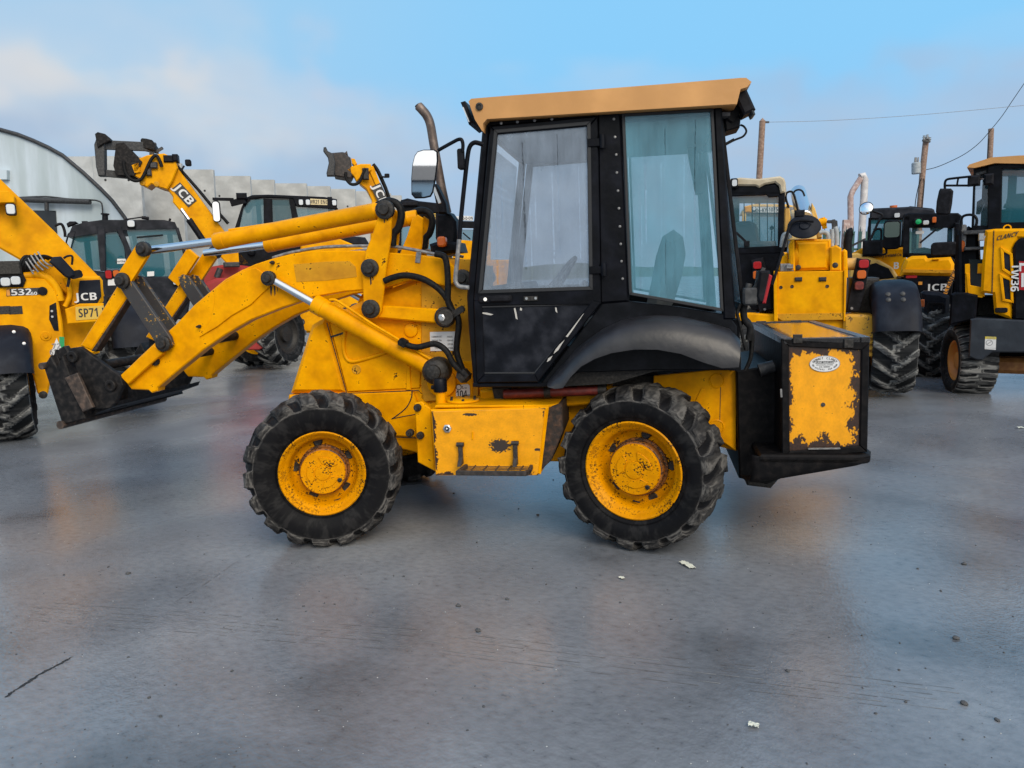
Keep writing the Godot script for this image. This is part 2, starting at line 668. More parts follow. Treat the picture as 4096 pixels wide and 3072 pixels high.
func make_materials() -> void:
	M.dents = normal_tex(3, 0.02, 5, 512, 3.0)
	var yel := lin(0.90, 0.372, 0.0)
	var rust := lin(0.035, 0.016, 0.010)
	M.yellow = painted(yel, rust, 41, 0.17, 0.36)
	M.yellow_dirty = painted(lin(0.62, 0.29, 0.02), rust, 47, 0.24, 0.5)
	M.yellow_rim = painted(lin(0.80, 0.315, 0.0), rust, 53, 0.33, 0.42, 2.4)
	M.rusty_rim = painted(lin(0.36, 0.13, 0.02), rust, 59, 0.45, 0.6, 2.4)
	M.yellow_bg = painted(lin(0.86, 0.37, 0.002), rust, 61, 0.11, 0.38, 0.8)
	M.yellow_pale = painted(lin(0.72, 0.43, 0.10), rust, 67, 0.17, 0.45, 0.9)
	M.rocker = painted(lin(0.045, 0.042, 0.042), lin(0.6, 0.28, 0.02), 71, 0.27, 0.55, 1.5)
	M.cab_black = sooty(lin(0.003, 0.0034, 0.005), lin(0.008, 0.009, 0.014), 73, 0.01, 0.38, 1.0, 0.25)
	M.cab_gloss = sooty(lin(0.004, 0.0045, 0.006), lin(0.011, 0.012, 0.016), 77, 0.01, 0.3, 1.0, 0.2)
	M.cab_lining = mat(lin(0.06, 0.06, 0.065), 0.9)
	M.plastic_black = sooty(lin(0.007, 0.007, 0.009), lin(0.016, 0.016, 0.02), 79, 0.02, 0.5, 1.2, 0.3)
	M.fender = sooty(lin(0.009, 0.009, 0.012), lin(0.023, 0.023, 0.028), 83, 0.008, 0.40, 0.8, 0.2)
	M.fender_bg = sooty(lin(0.008, 0.010, 0.017), lin(0.018, 0.022, 0.032), 85, 0.01, 0.5, 0.8, 0.2)
	M.scuffed_black = sooty(lin(0.004, 0.005, 0.008), lin(0.024, 0.026, 0.034), 87, 0.006, 0.4, 1.6, 0.35)
	M.box_black = sooty(lin(0.004, 0.004, 0.005), lin(0.014, 0.012, 0.012), 89, 0.02, 0.5, 1.4, 0.4)
	M.box_black_wet = sooty(lin(0.010, 0.010, 0.012), lin(0.026, 0.024, 0.024), 91, 0.02, 0.25, 1.4, 0.4)
	M.step_steel = sooty(lin(0.016, 0.013, 0.012), lin(0.055, 0.042, 0.036), 94, 0.02, 0.6, 2.0, 0.6)
	M.grease = sooty(lin(0.008, 0.007, 0.006), lin(0.035, 0.030, 0.027), 93, 0.03, 0.62, 2.5, 0.9)
	M.rust_dark = sooty(lin(0.012, 0.009, 0.008), lin(0.085, 0.04, 0.02), 95, 0.02, 0.7, 2.0, 0.8)
	M.rust_plate = sooty(lin(0.03, 0.022, 0.018), lin(0.12, 0.08, 0.06), 97, 0.02, 0.65, 1.6, 0.6)
	M.hitch = sooty(lin(0.010, 0.010, 0.011), lin(0.035, 0.031, 0.03), 99, 0.02, 0.55, 1.5, 0.6)
	M.steel = mat(lin(0.6, 0.6, 0.6), 0.3, 0.9)
	M.steel_dull = sooty(lin(0.16, 0.16, 0.165), lin(0.34, 0.33, 0.32), 101, 0.02, 0.5, 2.0, 0.4, 0.4)
	M.steel_dark = sooty(lin(0.018, 0.019, 0.022), lin(0.06, 0.06, 0.062), 103, 0.02, 0.55, 2.0, 0.4)
	M.chrome = mat(lin(0.72, 0.73, 0.75), 0.16, 1.0)
	M.exhaust = sooty(lin(0.07, 0.05, 0.042), lin(0.26, 0.20, 0.17), 105, 0.012, 0.5, 1.2, 0.3, 0.3)
	M.mirror = mat(lin(0.9, 0.9, 0.9), 0.02, 1.0)
	M.rubber = mat(Color.WHITE, 0.62)
	M.rubber.albedo_texture = tyre_image(lin(0.006, 0.006, 0.007), lin(0.115, 0.108, 0.10), 107, 1.0)
	M.rubber_letter = mat(lin(0.026, 0.026, 0.027), 0.55)
	M.rubber_bg = mat(Color.WHITE, 0.7)
	M.rubber_bg.albedo_texture = tyre_image(lin(0.012, 0.013, 0.015), lin(0.21, 0.21, 0.205), 109, 1.0)
	M.rubber_seal = mat(lin(0.016, 0.017, 0.02), 0.6)
	M.hose = sooty(lin(0.008, 0.008, 0.009), lin(0.02, 0.02, 0.02), 111, 0.03, 0.5, 2.0, 0.3)
	M.roof_orange = sooty(lin(0.50, 0.245, 0.075), lin(0.62, 0.31, 0.10), 113, 0.006, 0.5, 0.7, 0.1)
	M.red_dull = sooty(lin(0.10, 0.012, 0.01), lin(0.22, 0.03, 0.02), 115, 0.02, 0.5, 1.5, 0.3)
	M.red_paint = painted(lin(0.33, 0.018, 0.016), lin(0.08, 0.03, 0.02), 117, 0.12, 0.45, 0.8)
	M.red_lens = mat(lin(0.36, 0.012, 0.015), 0.2)
	M.orange_lens = mat(lin(0.52, 0.11, 0.012), 0.25)
	M.clear_lens = mat(lin(0.62, 0.64, 0.66), 0.18, 0.3)
	M.dark_glass = mat(lin(0.012, 0.016, 0.018), 0.08)
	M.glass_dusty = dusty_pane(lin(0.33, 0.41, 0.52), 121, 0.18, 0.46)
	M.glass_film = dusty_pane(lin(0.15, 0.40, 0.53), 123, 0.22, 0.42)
	M.glass_blue = pane(lin(0.02, 0.14, 0.19), 0.5)
	M.glass_clear = pane(lin(0.1, 0.25, 0.32), 0.22)
	M.white = mat(lin(0.7, 0.7, 0.7), 0.5)
	M.decal_white = mat(lin(0.66, 0.66, 0.66), 0.45)
	M.decal_black = mat(lin(0.02, 0.02, 0.022), 0.5)
	M.decal_grey = mat(lin(0.22, 0.22, 0.23), 0.5)
	M.decal_yellow = mat(lin(0.66, 0.52, 0.05), 0.5)
	M.decal_orange = mat(lin(0.68, 0.27, 0.03), 0.5)
	M.plate_yellow = mat(lin(0.62, 0.40, 0.06), 0.45)
	M.scrape = mat(lin(0.48, 0.46, 0.43), 0.7)
	M.seat_cloth = mat(lin(0.10, 0.11, 0.115), 0.95)
	M.cream_cloth = mat(lin(0.5, 0.45, 0.33), 0.9)
	M.green_lamp = mat(lin(0.02, 0.3, 0.1), 0.3)
	M.fence_green = mat(lin(0.012, 0.07, 0.065), 0.5)
	M.galvanised = sooty(lin(0.26, 0.29, 0.31), lin(0.40, 0.43, 0.45), 125, 0.02, 0.5, 1.0, 0.2)
	M.pipe_white = sooty(lin(0.46, 0.44, 0.45), lin(0.66, 0.64, 0.64), 127, 0.01, 0.5, 0.8, 0.2)
	M.pipe_rust = sooty(lin(0.34, 0.23, 0.21), lin(0.58, 0.50, 0.49), 129, 0.02, 0.7, 0.8, 0.3)
	M.wood = sooty(lin(0.20, 0.125, 0.09), lin(0.36, 0.25, 0.195), 131, 0.02, 0.85, 0.8, 0.5)
	M.concrete_wall = sooty(lin(0.36, 0.36, 0.35), lin(0.54, 0.54, 0.525), 133, 0.006, 0.9, 0.35, 0.4)
	M.shed_wall = sooty(lin(0.38, 0.45, 0.48), lin(0.52, 0.60, 0.67), 135, 0.008, 0.7, 0.25, 0.2)
	M.shed_wall.uv1_scale = Vector3(0.45, 0.07, 0.45)
	M.fence_hill = mat(lin(0.05, 0.07, 0.045), 0.9)
	M.cab_grey = sooty(lin(0.012, 0.014, 0.019), lin(0.035, 0.036, 0.045), 139, 0.01, 0.45, 0.8, 0.2)
	M.glass_dark = pane(lin(0.02, 0.08, 0.10), 0.7)
	M.plate_cream = mat(lin(0.62, 0.50, 0.28), 0.5)
	M.hitch_brown = sooty(lin(0.02, 0.017, 0.017), lin(0.06, 0.045, 0.04), 140, 0.02, 0.6, 1.0, 0.4)
	M.beige_roof = sooty(lin(0.42, 0.35, 0.24), lin(0.56, 0.48, 0.35), 171, 0.01, 0.5, 0.8, 0.15)
	M.chrome_dull = mat(lin(0.6, 0.62, 0.66), 0.3, 0.9)
	M.mirror_amber = mat(lin(0.85, 0.85, 0.85), 0.04, 1.0)
	M.green_glow = mat(lin(0.01, 0.35, 0.12), 0.2)
	M.yellow_worn = painted(lin(0.62, 0.30, 0.015), lin(0.025, 0.015, 0.011), 173, 0.27, 0.45, 0.7)
	M.counter_steel = sooty(lin(0.010, 0.014, 0.022), lin(0.024, 0.031, 0.042), 175, 0.01, 0.5, 0.7, 0.2)
	M.orange_axle = sooty(lin(0.25, 0.10, 0.03), lin(0.42, 0.20, 0.06), 177, 0.02, 0.6, 1.0, 0.3)
	M.orange_rim = mat(lin(0.62, 0.27, 0.05), 0.45)
	M.house_white = mat(lin(0.72, 0.72, 0.71), 0.8)
	M.slate = mat(lin(0.05, 0.052, 0.06), 0.6)
	M.joint_paste = mat(lin(0.235, 0.23, 0.225), 0.45)
	M.joint_pale = mat(lin(0.42, 0.42, 0.41), 0.6)
	M.damp = mat(lin(0.13, 0.127, 0.13), 0.3)
	M.stone = sooty(lin(0.035, 0.036, 0.04), lin(0.16, 0.155, 0.15), 137, 0.05, 0.8, 6.0, 0.8)
	M.paper = mat(lin(0.62, 0.62, 0.52), 0.8)
	for k in ["cab_black", "cab_gloss", "scuffed_black", "plastic_black", "box_black", "rubber", "rubber_bg", "fender_bg", "cab_grey", "hitch", "hose"]:
		M[k].metallic_specular = 0.24
	for k in ["yellow", "yellow_rim", "yellow_bg", "yellow_dirty"]:
		M[k].metallic_specular = 0.2
	# one-off worn panels
	for p in [["box_worn", [0.108, 0.18, 0.115, 0.15], 0.42, 141], ["lid_worn", [0.1, 0.08, 0.04, 0.04], 0.6, 143], ["tank_worn", [0.022, 0.014, 0.006, 0.034], 0.9, 145]]:
		var m := mat(Color.WHITE, 0.36 if p[0] != "lid_worn" else 0.14)
		m.albedo_texture = edge_worn(yel, rust, p[3], p[1], p[2], 512 if p[0] == "tank_worn" else 384, 384)
		M[p[0]] = m
	var im: Image = M.tank_worn.albedo_texture.get_image()
	# bare patches knocked into the tank: one oval low on the right, a slot near the top
	var f := noise(149, 0.06, 4)
	for y in im.get_height():
		for x in im.get_width():
			var u := Vector2(float(x) / im.get_width(), float(y) / im.get_height())
			var d: float = minf(((u - Vector2(0.595, 0.545)) / Vector2(0.092, 0.1)).length(), ((u - Vector2(0.345, 0.085)) / Vector2(0.065, 0.022)).length()) + 0.55 * f.get_noise_2d(x, y)
			d = minf(d, ((u - Vector2(0.93, 0.60)) / Vector2(0.035, 0.022)).length() + 0.5 * f.get_noise_2d(x + 90, y))
			if d < 1.0:
				im.set_pixel(x, y, im.get_pixel(x, y).lerp(lin(0.04, 0.028, 0.022), clampf((1.0 - d) * 9.0, 0, 1)))
	M.tank_worn.albedo_texture = ImageTexture.create_from_image(im)


func build_ground() -> void:
	var m := mat(Color.WHITE, 1.0)
	m.albedo_texture = noise_tex(151, 0.0028, 7, 2048, [[0.12, lin(0.120, 0.128, 0.142)], [0.35, lin(0.180, 0.190, 0.209)], [0.6, lin(0.208, 0.218, 0.237)], [0.9, lin(0.270, 0.278, 0.292)]])
	m.roughness_texture = noise_tex(157, 0.003, 6, 1024, [[0.22, Color(0.14, 0.14, 0.14)], [0.5, Color(0.25, 0.25, 0.25)], [0.8, Color(0.42, 0.42, 0.42)]])
	m.roughness_texture_channel = BaseMaterial3D.TEXTURE_CHANNEL_RED
	m.clearcoat_enabled = true
	m.clearcoat = 0.16
	m.clearcoat_roughness = 0.16
	m.clearcoat_texture = noise_tex(159, 0.0035, 6, 1024, [[0.3, Color(0.1, 0.1, 0.1)], [0.55, Color(0.55, 0.55, 0.55)], [0.75, Color(1, 1, 1)]])
	m.normal_enabled = true
	m.normal_texture = normal_tex(163, 0.22, 4, 2048, 4.0)
	m.normal_scale = 0.09
	m.detail_enabled = true
	m.detail_blend_mode = BaseMaterial3D.BLEND_MODE_MUL
	m.detail_uv_layer = BaseMaterial3D.DETAIL_UV_2
	m.detail_albedo = noise_tex(167, 0.035, 6, 1024, [[0.06, Color(0.72, 0.72, 0.73)], [0.18, Color(0.89, 0.89, 0.89)], [0.45, Color(0.94, 0.94, 0.94)], [0.75, Color(0.98, 0.98, 0.98)], [0.95, Color(1, 1, 1)]])
	# one sheet to the horizon, finer near the camera; falls gently to the left
	var b := mb()
	var near_x := [-3000.0, -60.0, -12.0, 12.0, 60.0, 3000.0]
	var near_z := [200.0, 20.0, 4.0, -16.0, -60.0, -3000.0]
	for i in 5:
		for k in 5:
			var q := []
			for e in [[i, k], [i + 1, k], [i + 1, k + 1], [i, k + 1]]:
				var x: float = near_x[e[0]]
				q.append(Vector3(x, 0.035 * clampf(x, -60.0, 60.0), near_z[e[1]]))
			b.q4(q[0], q[1], q[2], q[3], Vector3(-0.035, 1, 0), Vector3(-0.035, 1, 0), Vector3(-0.035, 1, 0), Vector3(-0.035, 1, 0), Vector2(q[0].x, q[0].z) / 9.0, Vector2(q[1].x, q[1].z) / 9.0, Vector2(q[2].x, q[2].z) / 9.0, Vector2(q[3].x, q[3].z) / 9.0)
	var g := part("ground", b, m, self)
	var a: Array = g.mesh.surface_get_arrays(0)
	var u2 := PackedVector2Array()
	for v in a[Mesh.ARRAY_VERTEX]:
		# brushed finish: drawn out along the brush strokes
		u2.append(Vector2((v.x * 0.94 + v.z * 0.34) / 2.7, (v.z * 0.94 - v.x * 0.34) / 1.7))
	a[Mesh.ARRAY_TEX_UV2] = u2
	var am := ArrayMesh.new()
	am.add_surface_from_arrays(Mesh.PRIMITIVE_TRIANGLES, a)
	g.mesh = am
	tag(g, "", "", "", "structure")
	# open joints between the slabs
	var spot := -1
	for p in [[-2.102, -2.98, -2.087, -3.067, -2.064, -3.176, -2.031, -3.252, -2.01, -3.332], [-1.792, -3.907, -1.733, -4.133, -1.682, -4.424, -1.613, -4.652], [2.773, -5.775, 2.916, -5.299, 3.097, -4.941, 3.243, -4.686]]:
		spot += 1
		var jb := mb()
		var w: float = 0.011 if spot == 0 else 0.003
		# ragged line: short stretches that wander and change width
		var line := []
		for i in range(0, p.size() - 2, 2):
			for e in 9:
				var x := lerpf(p[i], p[i + 2], e / 9.0) + (rng.randf() - 0.5) * w * 1.1
				line.append(Vector3(x, 0.035 * x + 0.002, lerpf(p[i + 1], p[i + 3], e / 9.0) + (rng.randf() - 0.5) * w * 1.1))
		var half := w * 0.4
		for i in line.size() - 1:
			var c: Vector3 = line[i]
			var d: Vector3 = line[i + 1]
			var side := Vector3(d.z - c.z, 0, c.x - d.x).normalized()
			var next: float = w * (0.25 + 0.6 * rng.randf()) * smoothstep(0.0, 0.15, 1.0 - float(i + 1) / line.size())
			if spot == 0 or rng.randf() < 0.72:
				jb.q4(c + side * half, d + side * next, d - side * next, c - side * half, Vector3.UP, Vector3.UP, Vector3.UP, Vector3.UP)
			half = next
		part("joint", jb, [M.grease, M.damp, M.joint_paste][spot], g)
	# faint ribs left by a tyre that crossed the slab
	var track := [-2.551, -3.859, -2.213, -3.777, -1.507, -3.622, -1.131, -3.519, -0.443, -3.374, 0.191, -3.176, 0.759, -2.999, 1.21, -2.873, 1.739, -2.704]
	for k in 7:
		var tb := mb()
		var off := 0.035 * (k - 3)
		for i in range(0, track.size() - 2, 2):
			for e in 5:
				if rng.randf() < 0.35:
					continue
				var c := Vector3(lerpf(track[i], track[i + 2], e / 5.0), 0, lerpf(track[i + 1], track[i + 3], e / 5.0) + off)
				var d := Vector3(lerpf(track[i], track[i + 2], (e + 0.9) / 5.0), 0, lerpf(track[i + 1], track[i + 3], (e + 0.9) / 5.0) + off)
				c.y = 0.035 * c.x + 0.0012
				d.y = 0.035 * d.x + 0.0012
				var h := Vector3(0, 0, 0.002 + 0.004 * rng.randf())
				tb.q4(c, d, d + h, c + h * 0.3, Vector3.UP, Vector3.UP, Vector3.UP, Vector3.UP)
		part("tyre_mark", tb, M.joint_paste if k % 2 else M.damp, g)


func build_litter() -> void:
	# small stones on the slab
	var kinds := []
	for k in 6:
		var b := mb()
		var f := noise(200 + k, 1.1, 2)
		var rows := []
		for i in 6:
			var el := (i / 5.0 - 0.5) * PI
			var row := []
			for j in 8:
				var az := TAU * j / 8
				var d := Vector3(cos(az) * cos(el), sin(el) * 0.62, sin(az) * cos(el))
				row.append(d * (1.0 + 0.45 * f.get_noise_3dv(d * 1.4)))
			rows.append(row)
		b.grid(rows, true, Vector3.ZERO)
		kinds.append(b.mesh())
	var spots := [-2.262, -4.333, -2.651, -4.348, -2.443, -4.455, -2.065, -4.26, -1.71, -3.889, -1.172, -3.638, -0.274, -3.726, -0.16, -3.44, -0.672, -4.168, -0.98, -3.817, -0.923, -3.8, -0.611, -4.147, -1.081, -3.788, -1.216, -3.135, -1.746, -3.292, -0.894, -3.056, -0.11, -2.79, -0.164, -2.635, -0.965, -2.464, -1.484, -2.937, -1.373, -2.796, 2.212, -4.014, 2.488, -4.053, 1.961, -3.21, 1.588, -2.962, 2.174, -3.714, 2.719, -4.333, 0.343, -3.907, 0.185, -3.969, -0.026, -3.788, 1.663, -4.989, 1.558, -4.801, 1.424, -3.261, 1.574, -3.27, 1.704, -3.188, 2.34, -3.406, 2.088, -3.075, 1.702, -2.701, 1.35, -2.658, 1.496, -2.726, 0.337, -6.116, 0.181, -5.192, -0.454, -5.814, 0.047, -5.355, 2.229, -5.527, 2.429, -5.355, 4.558, -7.863, 5.146, -8.361, 3.147, -5.84, 3.441, -6.116, -1.929, -4.626, -1.875, -4.1, -0.511, -4.033, -0.222, -4.669, -0.862, -4.203, 0.549, -3.703, 0.764, -3.494, 0.902, -3.176, 1.757, -2.591, 1.137, -2.98]
	for i in range(0, spots.size(), 2):
		var o := MeshInstance3D.new()
		o.name = numbered(self, "stone")
		o.mesh = kinds[(i / 2) % 6]
		o.material_override = M.stone
		var r := 0.004 + 0.006 * rng.randf() * rng.randf()
		if i / 2 in [0, 6, 7, 22, 23, 37]:
			r = 0.013
		o.transform = Transform3D(Basis.from_euler(Vector3(0, rng.randf() * TAU, 0)) * Basis.from_scale(Vector3(r, r, r) * Vector3(1.0 + 0.5 * rng.randf(), 1, 1)), Vector3(spots[i], 0.035 * spots[i] + r * 0.4, spots[i + 1]))
		add_child(o, true)
		var own: Dictionary = {0: "larger dark stone left of the front wheel, near the left edge", 6: "dark crumb of mud below and right of the front wheel", 7: "pale rounded stone midway along the bottom of the yard", 22: "dark clod in the bright wet patch at the right edge", 23: "small stone just right of the clod in the bright patch", 37: "brown stone in the lower right of the yard"}
		tag(o, own.get(i / 2, "small dark stone lying loose on the wet concrete"), "stone", "loose stones on the concrete")
	# grit nobody could count
	var gm := MultiMesh.new()
	gm.transform_format = MultiMesh.TRANSFORM_3D
	gm.mesh = mb().lathe([0, -0.5, 0.8, -0.3, 1.0, 0.1, 0.5, 0.6, 0, 0.7], Vector3.ZERO, Vector3.UP, 6).mesh()
	gm.instance_count = 1500
	for i in 1500:
		var z := -1.9 - 9.0 * pow(rng.randf(), 1.6)
		var x := (rng.randf() * 2.0 - 1.0) * (-z * 0.75 + 0.4)
		var r := 0.0012 + 0.0028 * pow(rng.randf(), 3.0)
		gm.set_instance_transform(i, Transform3D(Basis.from_euler(Vector3(0, rng.randf() * TAU, 0)) * Basis.from_scale(Vector3(r * (0.8 + 0.9 * rng.randf()), r, r)), Vector3(x, 0.035 * x + r * 0.4, z)))
	var gi := MultiMeshInstance3D.new()
	gi.name = "dark_grit"
	gi.multimesh = gm
	gi.material_override = M.stone
	add_child(gi, true)
	tag(gi, "fine dark grit scattered over the wet concrete", "", "", "stuff")
	var pm := MultiMesh.new()
	pm.transform_format = MultiMesh.TRANSFORM_3D
	pm.mesh = gm.mesh
	pm.instance_count = 700
	for i in 700:
		var z := -1.9 - 7.0 * pow(rng.randf(), 1.5)
		var x := (rng.randf() * 2.0 - 1.0) * (-z * 0.75 + 0.4)
		var r := 0.001 + 0.0018 * pow(rng.randf(), 2.0)
		pm.set_instance_transform(i, Transform3D(Basis.from_scale(Vector3(r * 1.4, r, r)), Vector3(x, 0.035 * x + r * 0.3, z)))
	var pi := MultiMeshInstance3D.new()
	pi.name = "pale_grit"
	pi.multimesh = pm
	pi.material_override = M.joint_pale
	add_child(pi, true)
	tag(pi, "fine pale grit scattered over the wet concrete", "", "", "stuff")
	for p in [["litter_paper", "crumpled pale paper scrap below the rear wheel", [0.99, -4.161], 0.036, 1], ["litter_paper", "narrow torn paper strip left of the crumpled scrap", [0.599, -4.008], 0.022, 2], ["litter_paper", "flattened printed wrapper near the bottom right of the yard", [0.878, -2.597], 0.026, 3], ["litter_paper", "small white scrap at the far right of the yard", [5.02, -7.462], 0.04, 4]]:
		var b := mb()
		var f := noise(300 + p[4], 0.9, 3)
		var rows := []
		for i in 7:
			var row := []
			for j in 7:
				var u := Vector2(i / 3.0 - 1.0, j / 3.0 - 1.0)
				u *= 1.0 + 0.3 * f.get_noise_2d(u.x * 2.0, u.y * 2.0)
				row.append(Vector3(u.x * p[3] * 0.55, 0.006 + p[3] * 0.5 * absf(f.get_noise_2d(u.x * 2.3 + 9.0, u.y * 2.3)), u.y * p[3] * (1.5 if p[4] == 1 else 0.7)))
			rows.append(row)
		b.grid(rows, false, Vector3(0, -1, 0))
		var o := part(p[0], b, M.paper, self)
		o.transform = Transform3D(Basis(Vector3.UP, 0.4 * p[4]), Vector3(p[2][0], 0.035 * p[2][0] + 0.002, p[2][1]))
		tag(o, p[1], "litter")


# ------------------------------------------------------------------ what several machines share
# grid of a tyre turned about z; lugs stand proud of the tread and run down the shoulders
func tyre(R: float, W: float, rim: float, lugs: int, lug_h: float, skew: float, fat: float, steps: int, wear: int) -> MB:
	var b := mb()
	var R0 := R - lug_h
	var rc := rim + (R0 - rim) * 0.5
	var wob := noise(wear, 1.7, 3)
	var rows := []
	var band := []
	var across := 34
	for i in across + 1:
		var a := lerpf(-2.25, 2.25, float(i) / across)
		var z := W * 0.5 * signf(sin(a)) * pow(absf(sin(a)), 0.7)
		var r := 0.0
		if absf(a) < PI / 2:
			r = rc + (R0 - rc) * pow(cos(a), 0.5)
		else:
			r = rc - (rc - rim) * clampf(-cos(a) / 0.628, 0.0, 1.0)
			z *= 1.0 - 0.12 * clampf(-cos(a) / 0.628, 0.0, 1.0)
		var row := []
		var line := []
		var s := z / (W * 0.5)
		for k in steps:
			var th := TAU * k / steps
			var on := 0.0
			if absf(a) < 1.32:
				for side in [-1.0, 1.0]:
					var m: float = s * side
					if m > -0.12:
						var u := fposmod((th + side * 0.25 * TAU / lugs) / (TAU / lugs) + skew * m, 1.0)
						var w := fat * (1.0 + 0.35 * clampf(absf(a) - 0.9, 0.0, 1.0))
						var e := smoothstep(0.0, 0.09, w * 0.5 - absf(u - 0.5) + 0.045)
						on = maxf(on, e * smoothstep(-0.12, 0.0, m))
				on *= 1.0 - smoothstep(1.12, 1.32, absf(a))
			var worn := 0.75 + 0.4 * wob.get_noise_3d(cos(th) * 2.0, sin(th) * 2.0, s)
			var rr := r + lug_h * on * worn
			var zz := z + signf(z) * lug_h * 0.35 * on * smoothstep(0.7, 1.2, absf(a))
			if absf(a) > 1.36 and absf(a) < 1.45:
				zz += signf(z) * 0.004
			row.append(Vector3(rr * cos(th), rr * sin(th), zz))
			line.append(lerpf(0.13, 0.3 + 0.4 * float(i) / across, on) if absf(a) < 1.32 else float(i) / across)
		rows.append(row)
		band.append(line)
	b.grid(rows, true, Vector3.ZERO, false, band)
	return b


# letters of a word bent round a circle in the x, y plane, raised on z
func arc_text(b: MB, s: String, r: float, z: float, h: float, mid: float, step: float, depth: float, outward := true) -> void:
	for i in s.length():
		if s[i] == " ":
			continue
		var a := mid - (i - (s.length() - 1) / 2.0) * step * (1.0 if outward else -1.0)
		b.text(s[i], h, depth, at(Vector3(r * cos(a), r * sin(a), z), Basis(Vector3(0, 0, 1), a - PI / 2 if outward else a + PI / 2)))


var wheel_kit := {}


func loader_wheel(parent: Node, called: String, o: Transform3D, lettered: bool, narrow := 1.0) -> Node3D:
	var w := Node3D.new()
	w.name = numbered(parent, called)
	parent.add_child(w, true)
	w.transform = o
	if wheel_kit.is_empty():
		wheel_kit.front_tyre = tyre(0.505, 0.40, 0.256, 17, 0.042, 0.42, 0.6, 340, 9).mesh()
		wheel_kit.tyre = tyre(0.505, 0.40, 0.285, 17, 0.042, 0.42, 0.6, 340, 5).mesh()
		var rm := mb()
		rm.lathe([0.284, -0.14, 0.30, -0.12, 0.262, -0.10, 0.23, -0.02, 0.23, 0.06, 0.25, 0.09, 0.262, 0.105, 0.276, 0.112, 0.281, 0.122, 0.296, 0.130, 0.300, 0.142, 0.292, 0.148, 0.280, 0.140, 0.272, 0.126, 0.258, 0.112, 0.243, 0.10, 0.236, 0.075, 0.226, 0.03, 0.212, 0.012, 0.19, 0.006, 0.15, 0.004], Vector3.ZERO, Vector3(0, 0, 1), 56, 0.6)
		wheel_kit.rim = rm.mesh()
		var dr := mb()
		dr.lathe([0.178, 0.0, 0.178, 0.022, 0.166, 0.03, 0.166, 0.082, 0.160, 0.088, 0.150, 0.088], Vector3.ZERO, Vector3(0, 0, 1), 44, 0.7)
		wheel_kit.drum = dr.mesh()
		var hb := mb()
		hb.lathe([0.156, 0.08, 0.156, 0.104, 0.150, 0.112, 0.0, 0.113], Vector3.ZERO, Vector3(0, 0, 1), 44, 0.75)
		hb.lathe([0.055, 0.112, 0.052, 0.119, 0.0, 0.121], Vector3.ZERO, Vector3(0, 0, 1), 28)
		for k in 3:
			var f := []
			for i in 9:
				var a := k * TAU / 3 + 0.2 + i / 8.0 * 1.35
				f.append_array([0.112 * cos(a), 0.112 * sin(a)])
			for i in 6:
				var a := k * TAU / 3 + 1.35 - i / 5.0 * 0.95
				f.append_array([0.062 * cos(a), 0.062 * sin(a)])
			hb.prism(f, 0.112, 0.119, 0.003)
		wheel_kit.hub = hb.mesh()
		wheel_kit.hole = mb().lathe([0.031, 0.0, 0.026, 0.006, 0.022, 0.003, 0.0, 0.003], Vector3.ZERO, Vector3(0, 0, 1), 14).mesh()
		wheel_kit.plug = mb().lathe([0.014, 0.0, 0.014, 0.008, 0.008, 0.01, 0.008, 0.004, 0.0, 0.004], Vector3.ZERO, Vector3(0, 0, 1), 12).mesh()
		wheel_kit.valve = mb().tube(V3([0.0, -0.222, 0.03, 0.0, -0.21, 0.05, 0.02, -0.208, 0.06, 0.045, -0.207, 0.062]), 0.005, 6).mesh()
	for p in [["tyre", M.rubber], ["rim", M.yellow_rim], ["drum", M.rusty_rim], ["hub", M.yellow_rim]]:
		var o2 := MeshInstance3D.new()
		o2.name = p[0]
		o2.mesh = wheel_kit["front_tyre" if narrow < 1.0 and p[0] == "tyre" else p[0]]
		if p[0] != "tyre":
			o2.scale = Vector3(narrow, narrow, 1)
		o2.material_override = p[1]
		o2.position.z = 0.0 if p[0] == "tyre" else 0.026
		w.add_child(o2, true)
	for i in 5:
		var a: float = 1.5 + i * TAU / 5
		var h := MeshInstance3D.new()
		h.name = numbered(w, "wheel_bolt_hole")
		h.mesh = wheel_kit.hole
		h.material_override = M.grease
		h.position = Vector3(0.205 * narrow * cos(a), 0.205 * narrow * sin(a), 0.037)
		w.add_child(h, true)
	for p in [["plug", "drain_plug", Vector3(0.095, -0.085, 0.138)], ["valve", "valve", Vector3(0, 0, 0.026)]]:
		var h := MeshInstance3D.new()
		h.name = p[1]
		h.mesh = wheel_kit[p[0]]
		h.material_override = M.grease
		h.position = p[2] * Vector3(narrow, narrow, 1)
		w.add_child(h, true)
	if lettered:
		var tb := mb()
		arc_text(tb, "ALLIANCE", 0.372, 0.186, 0.042, 2.12, 0.135, 0.012)
		part("lettering", tb, M.rubber_letter, w)
	return w


func pin(parent: Node, x: float, y: float, z: float, r: float, s: float, m: Material, called := "pin") -> void:
	# a greasy pin end with its collar, sticking out towards s
	var b := mb()
	b.lathe([0, -0.02, r, -0.02, r, 0.014, r * 0.86, 0.02, r * 0.6, 0.021, r * 0.58, 0.036, r * 0.5, 0.042, 0, 0.042], Vector3(x, y, z), Vector3(0, 0, s), 18)
	part(called, b, m, parent)


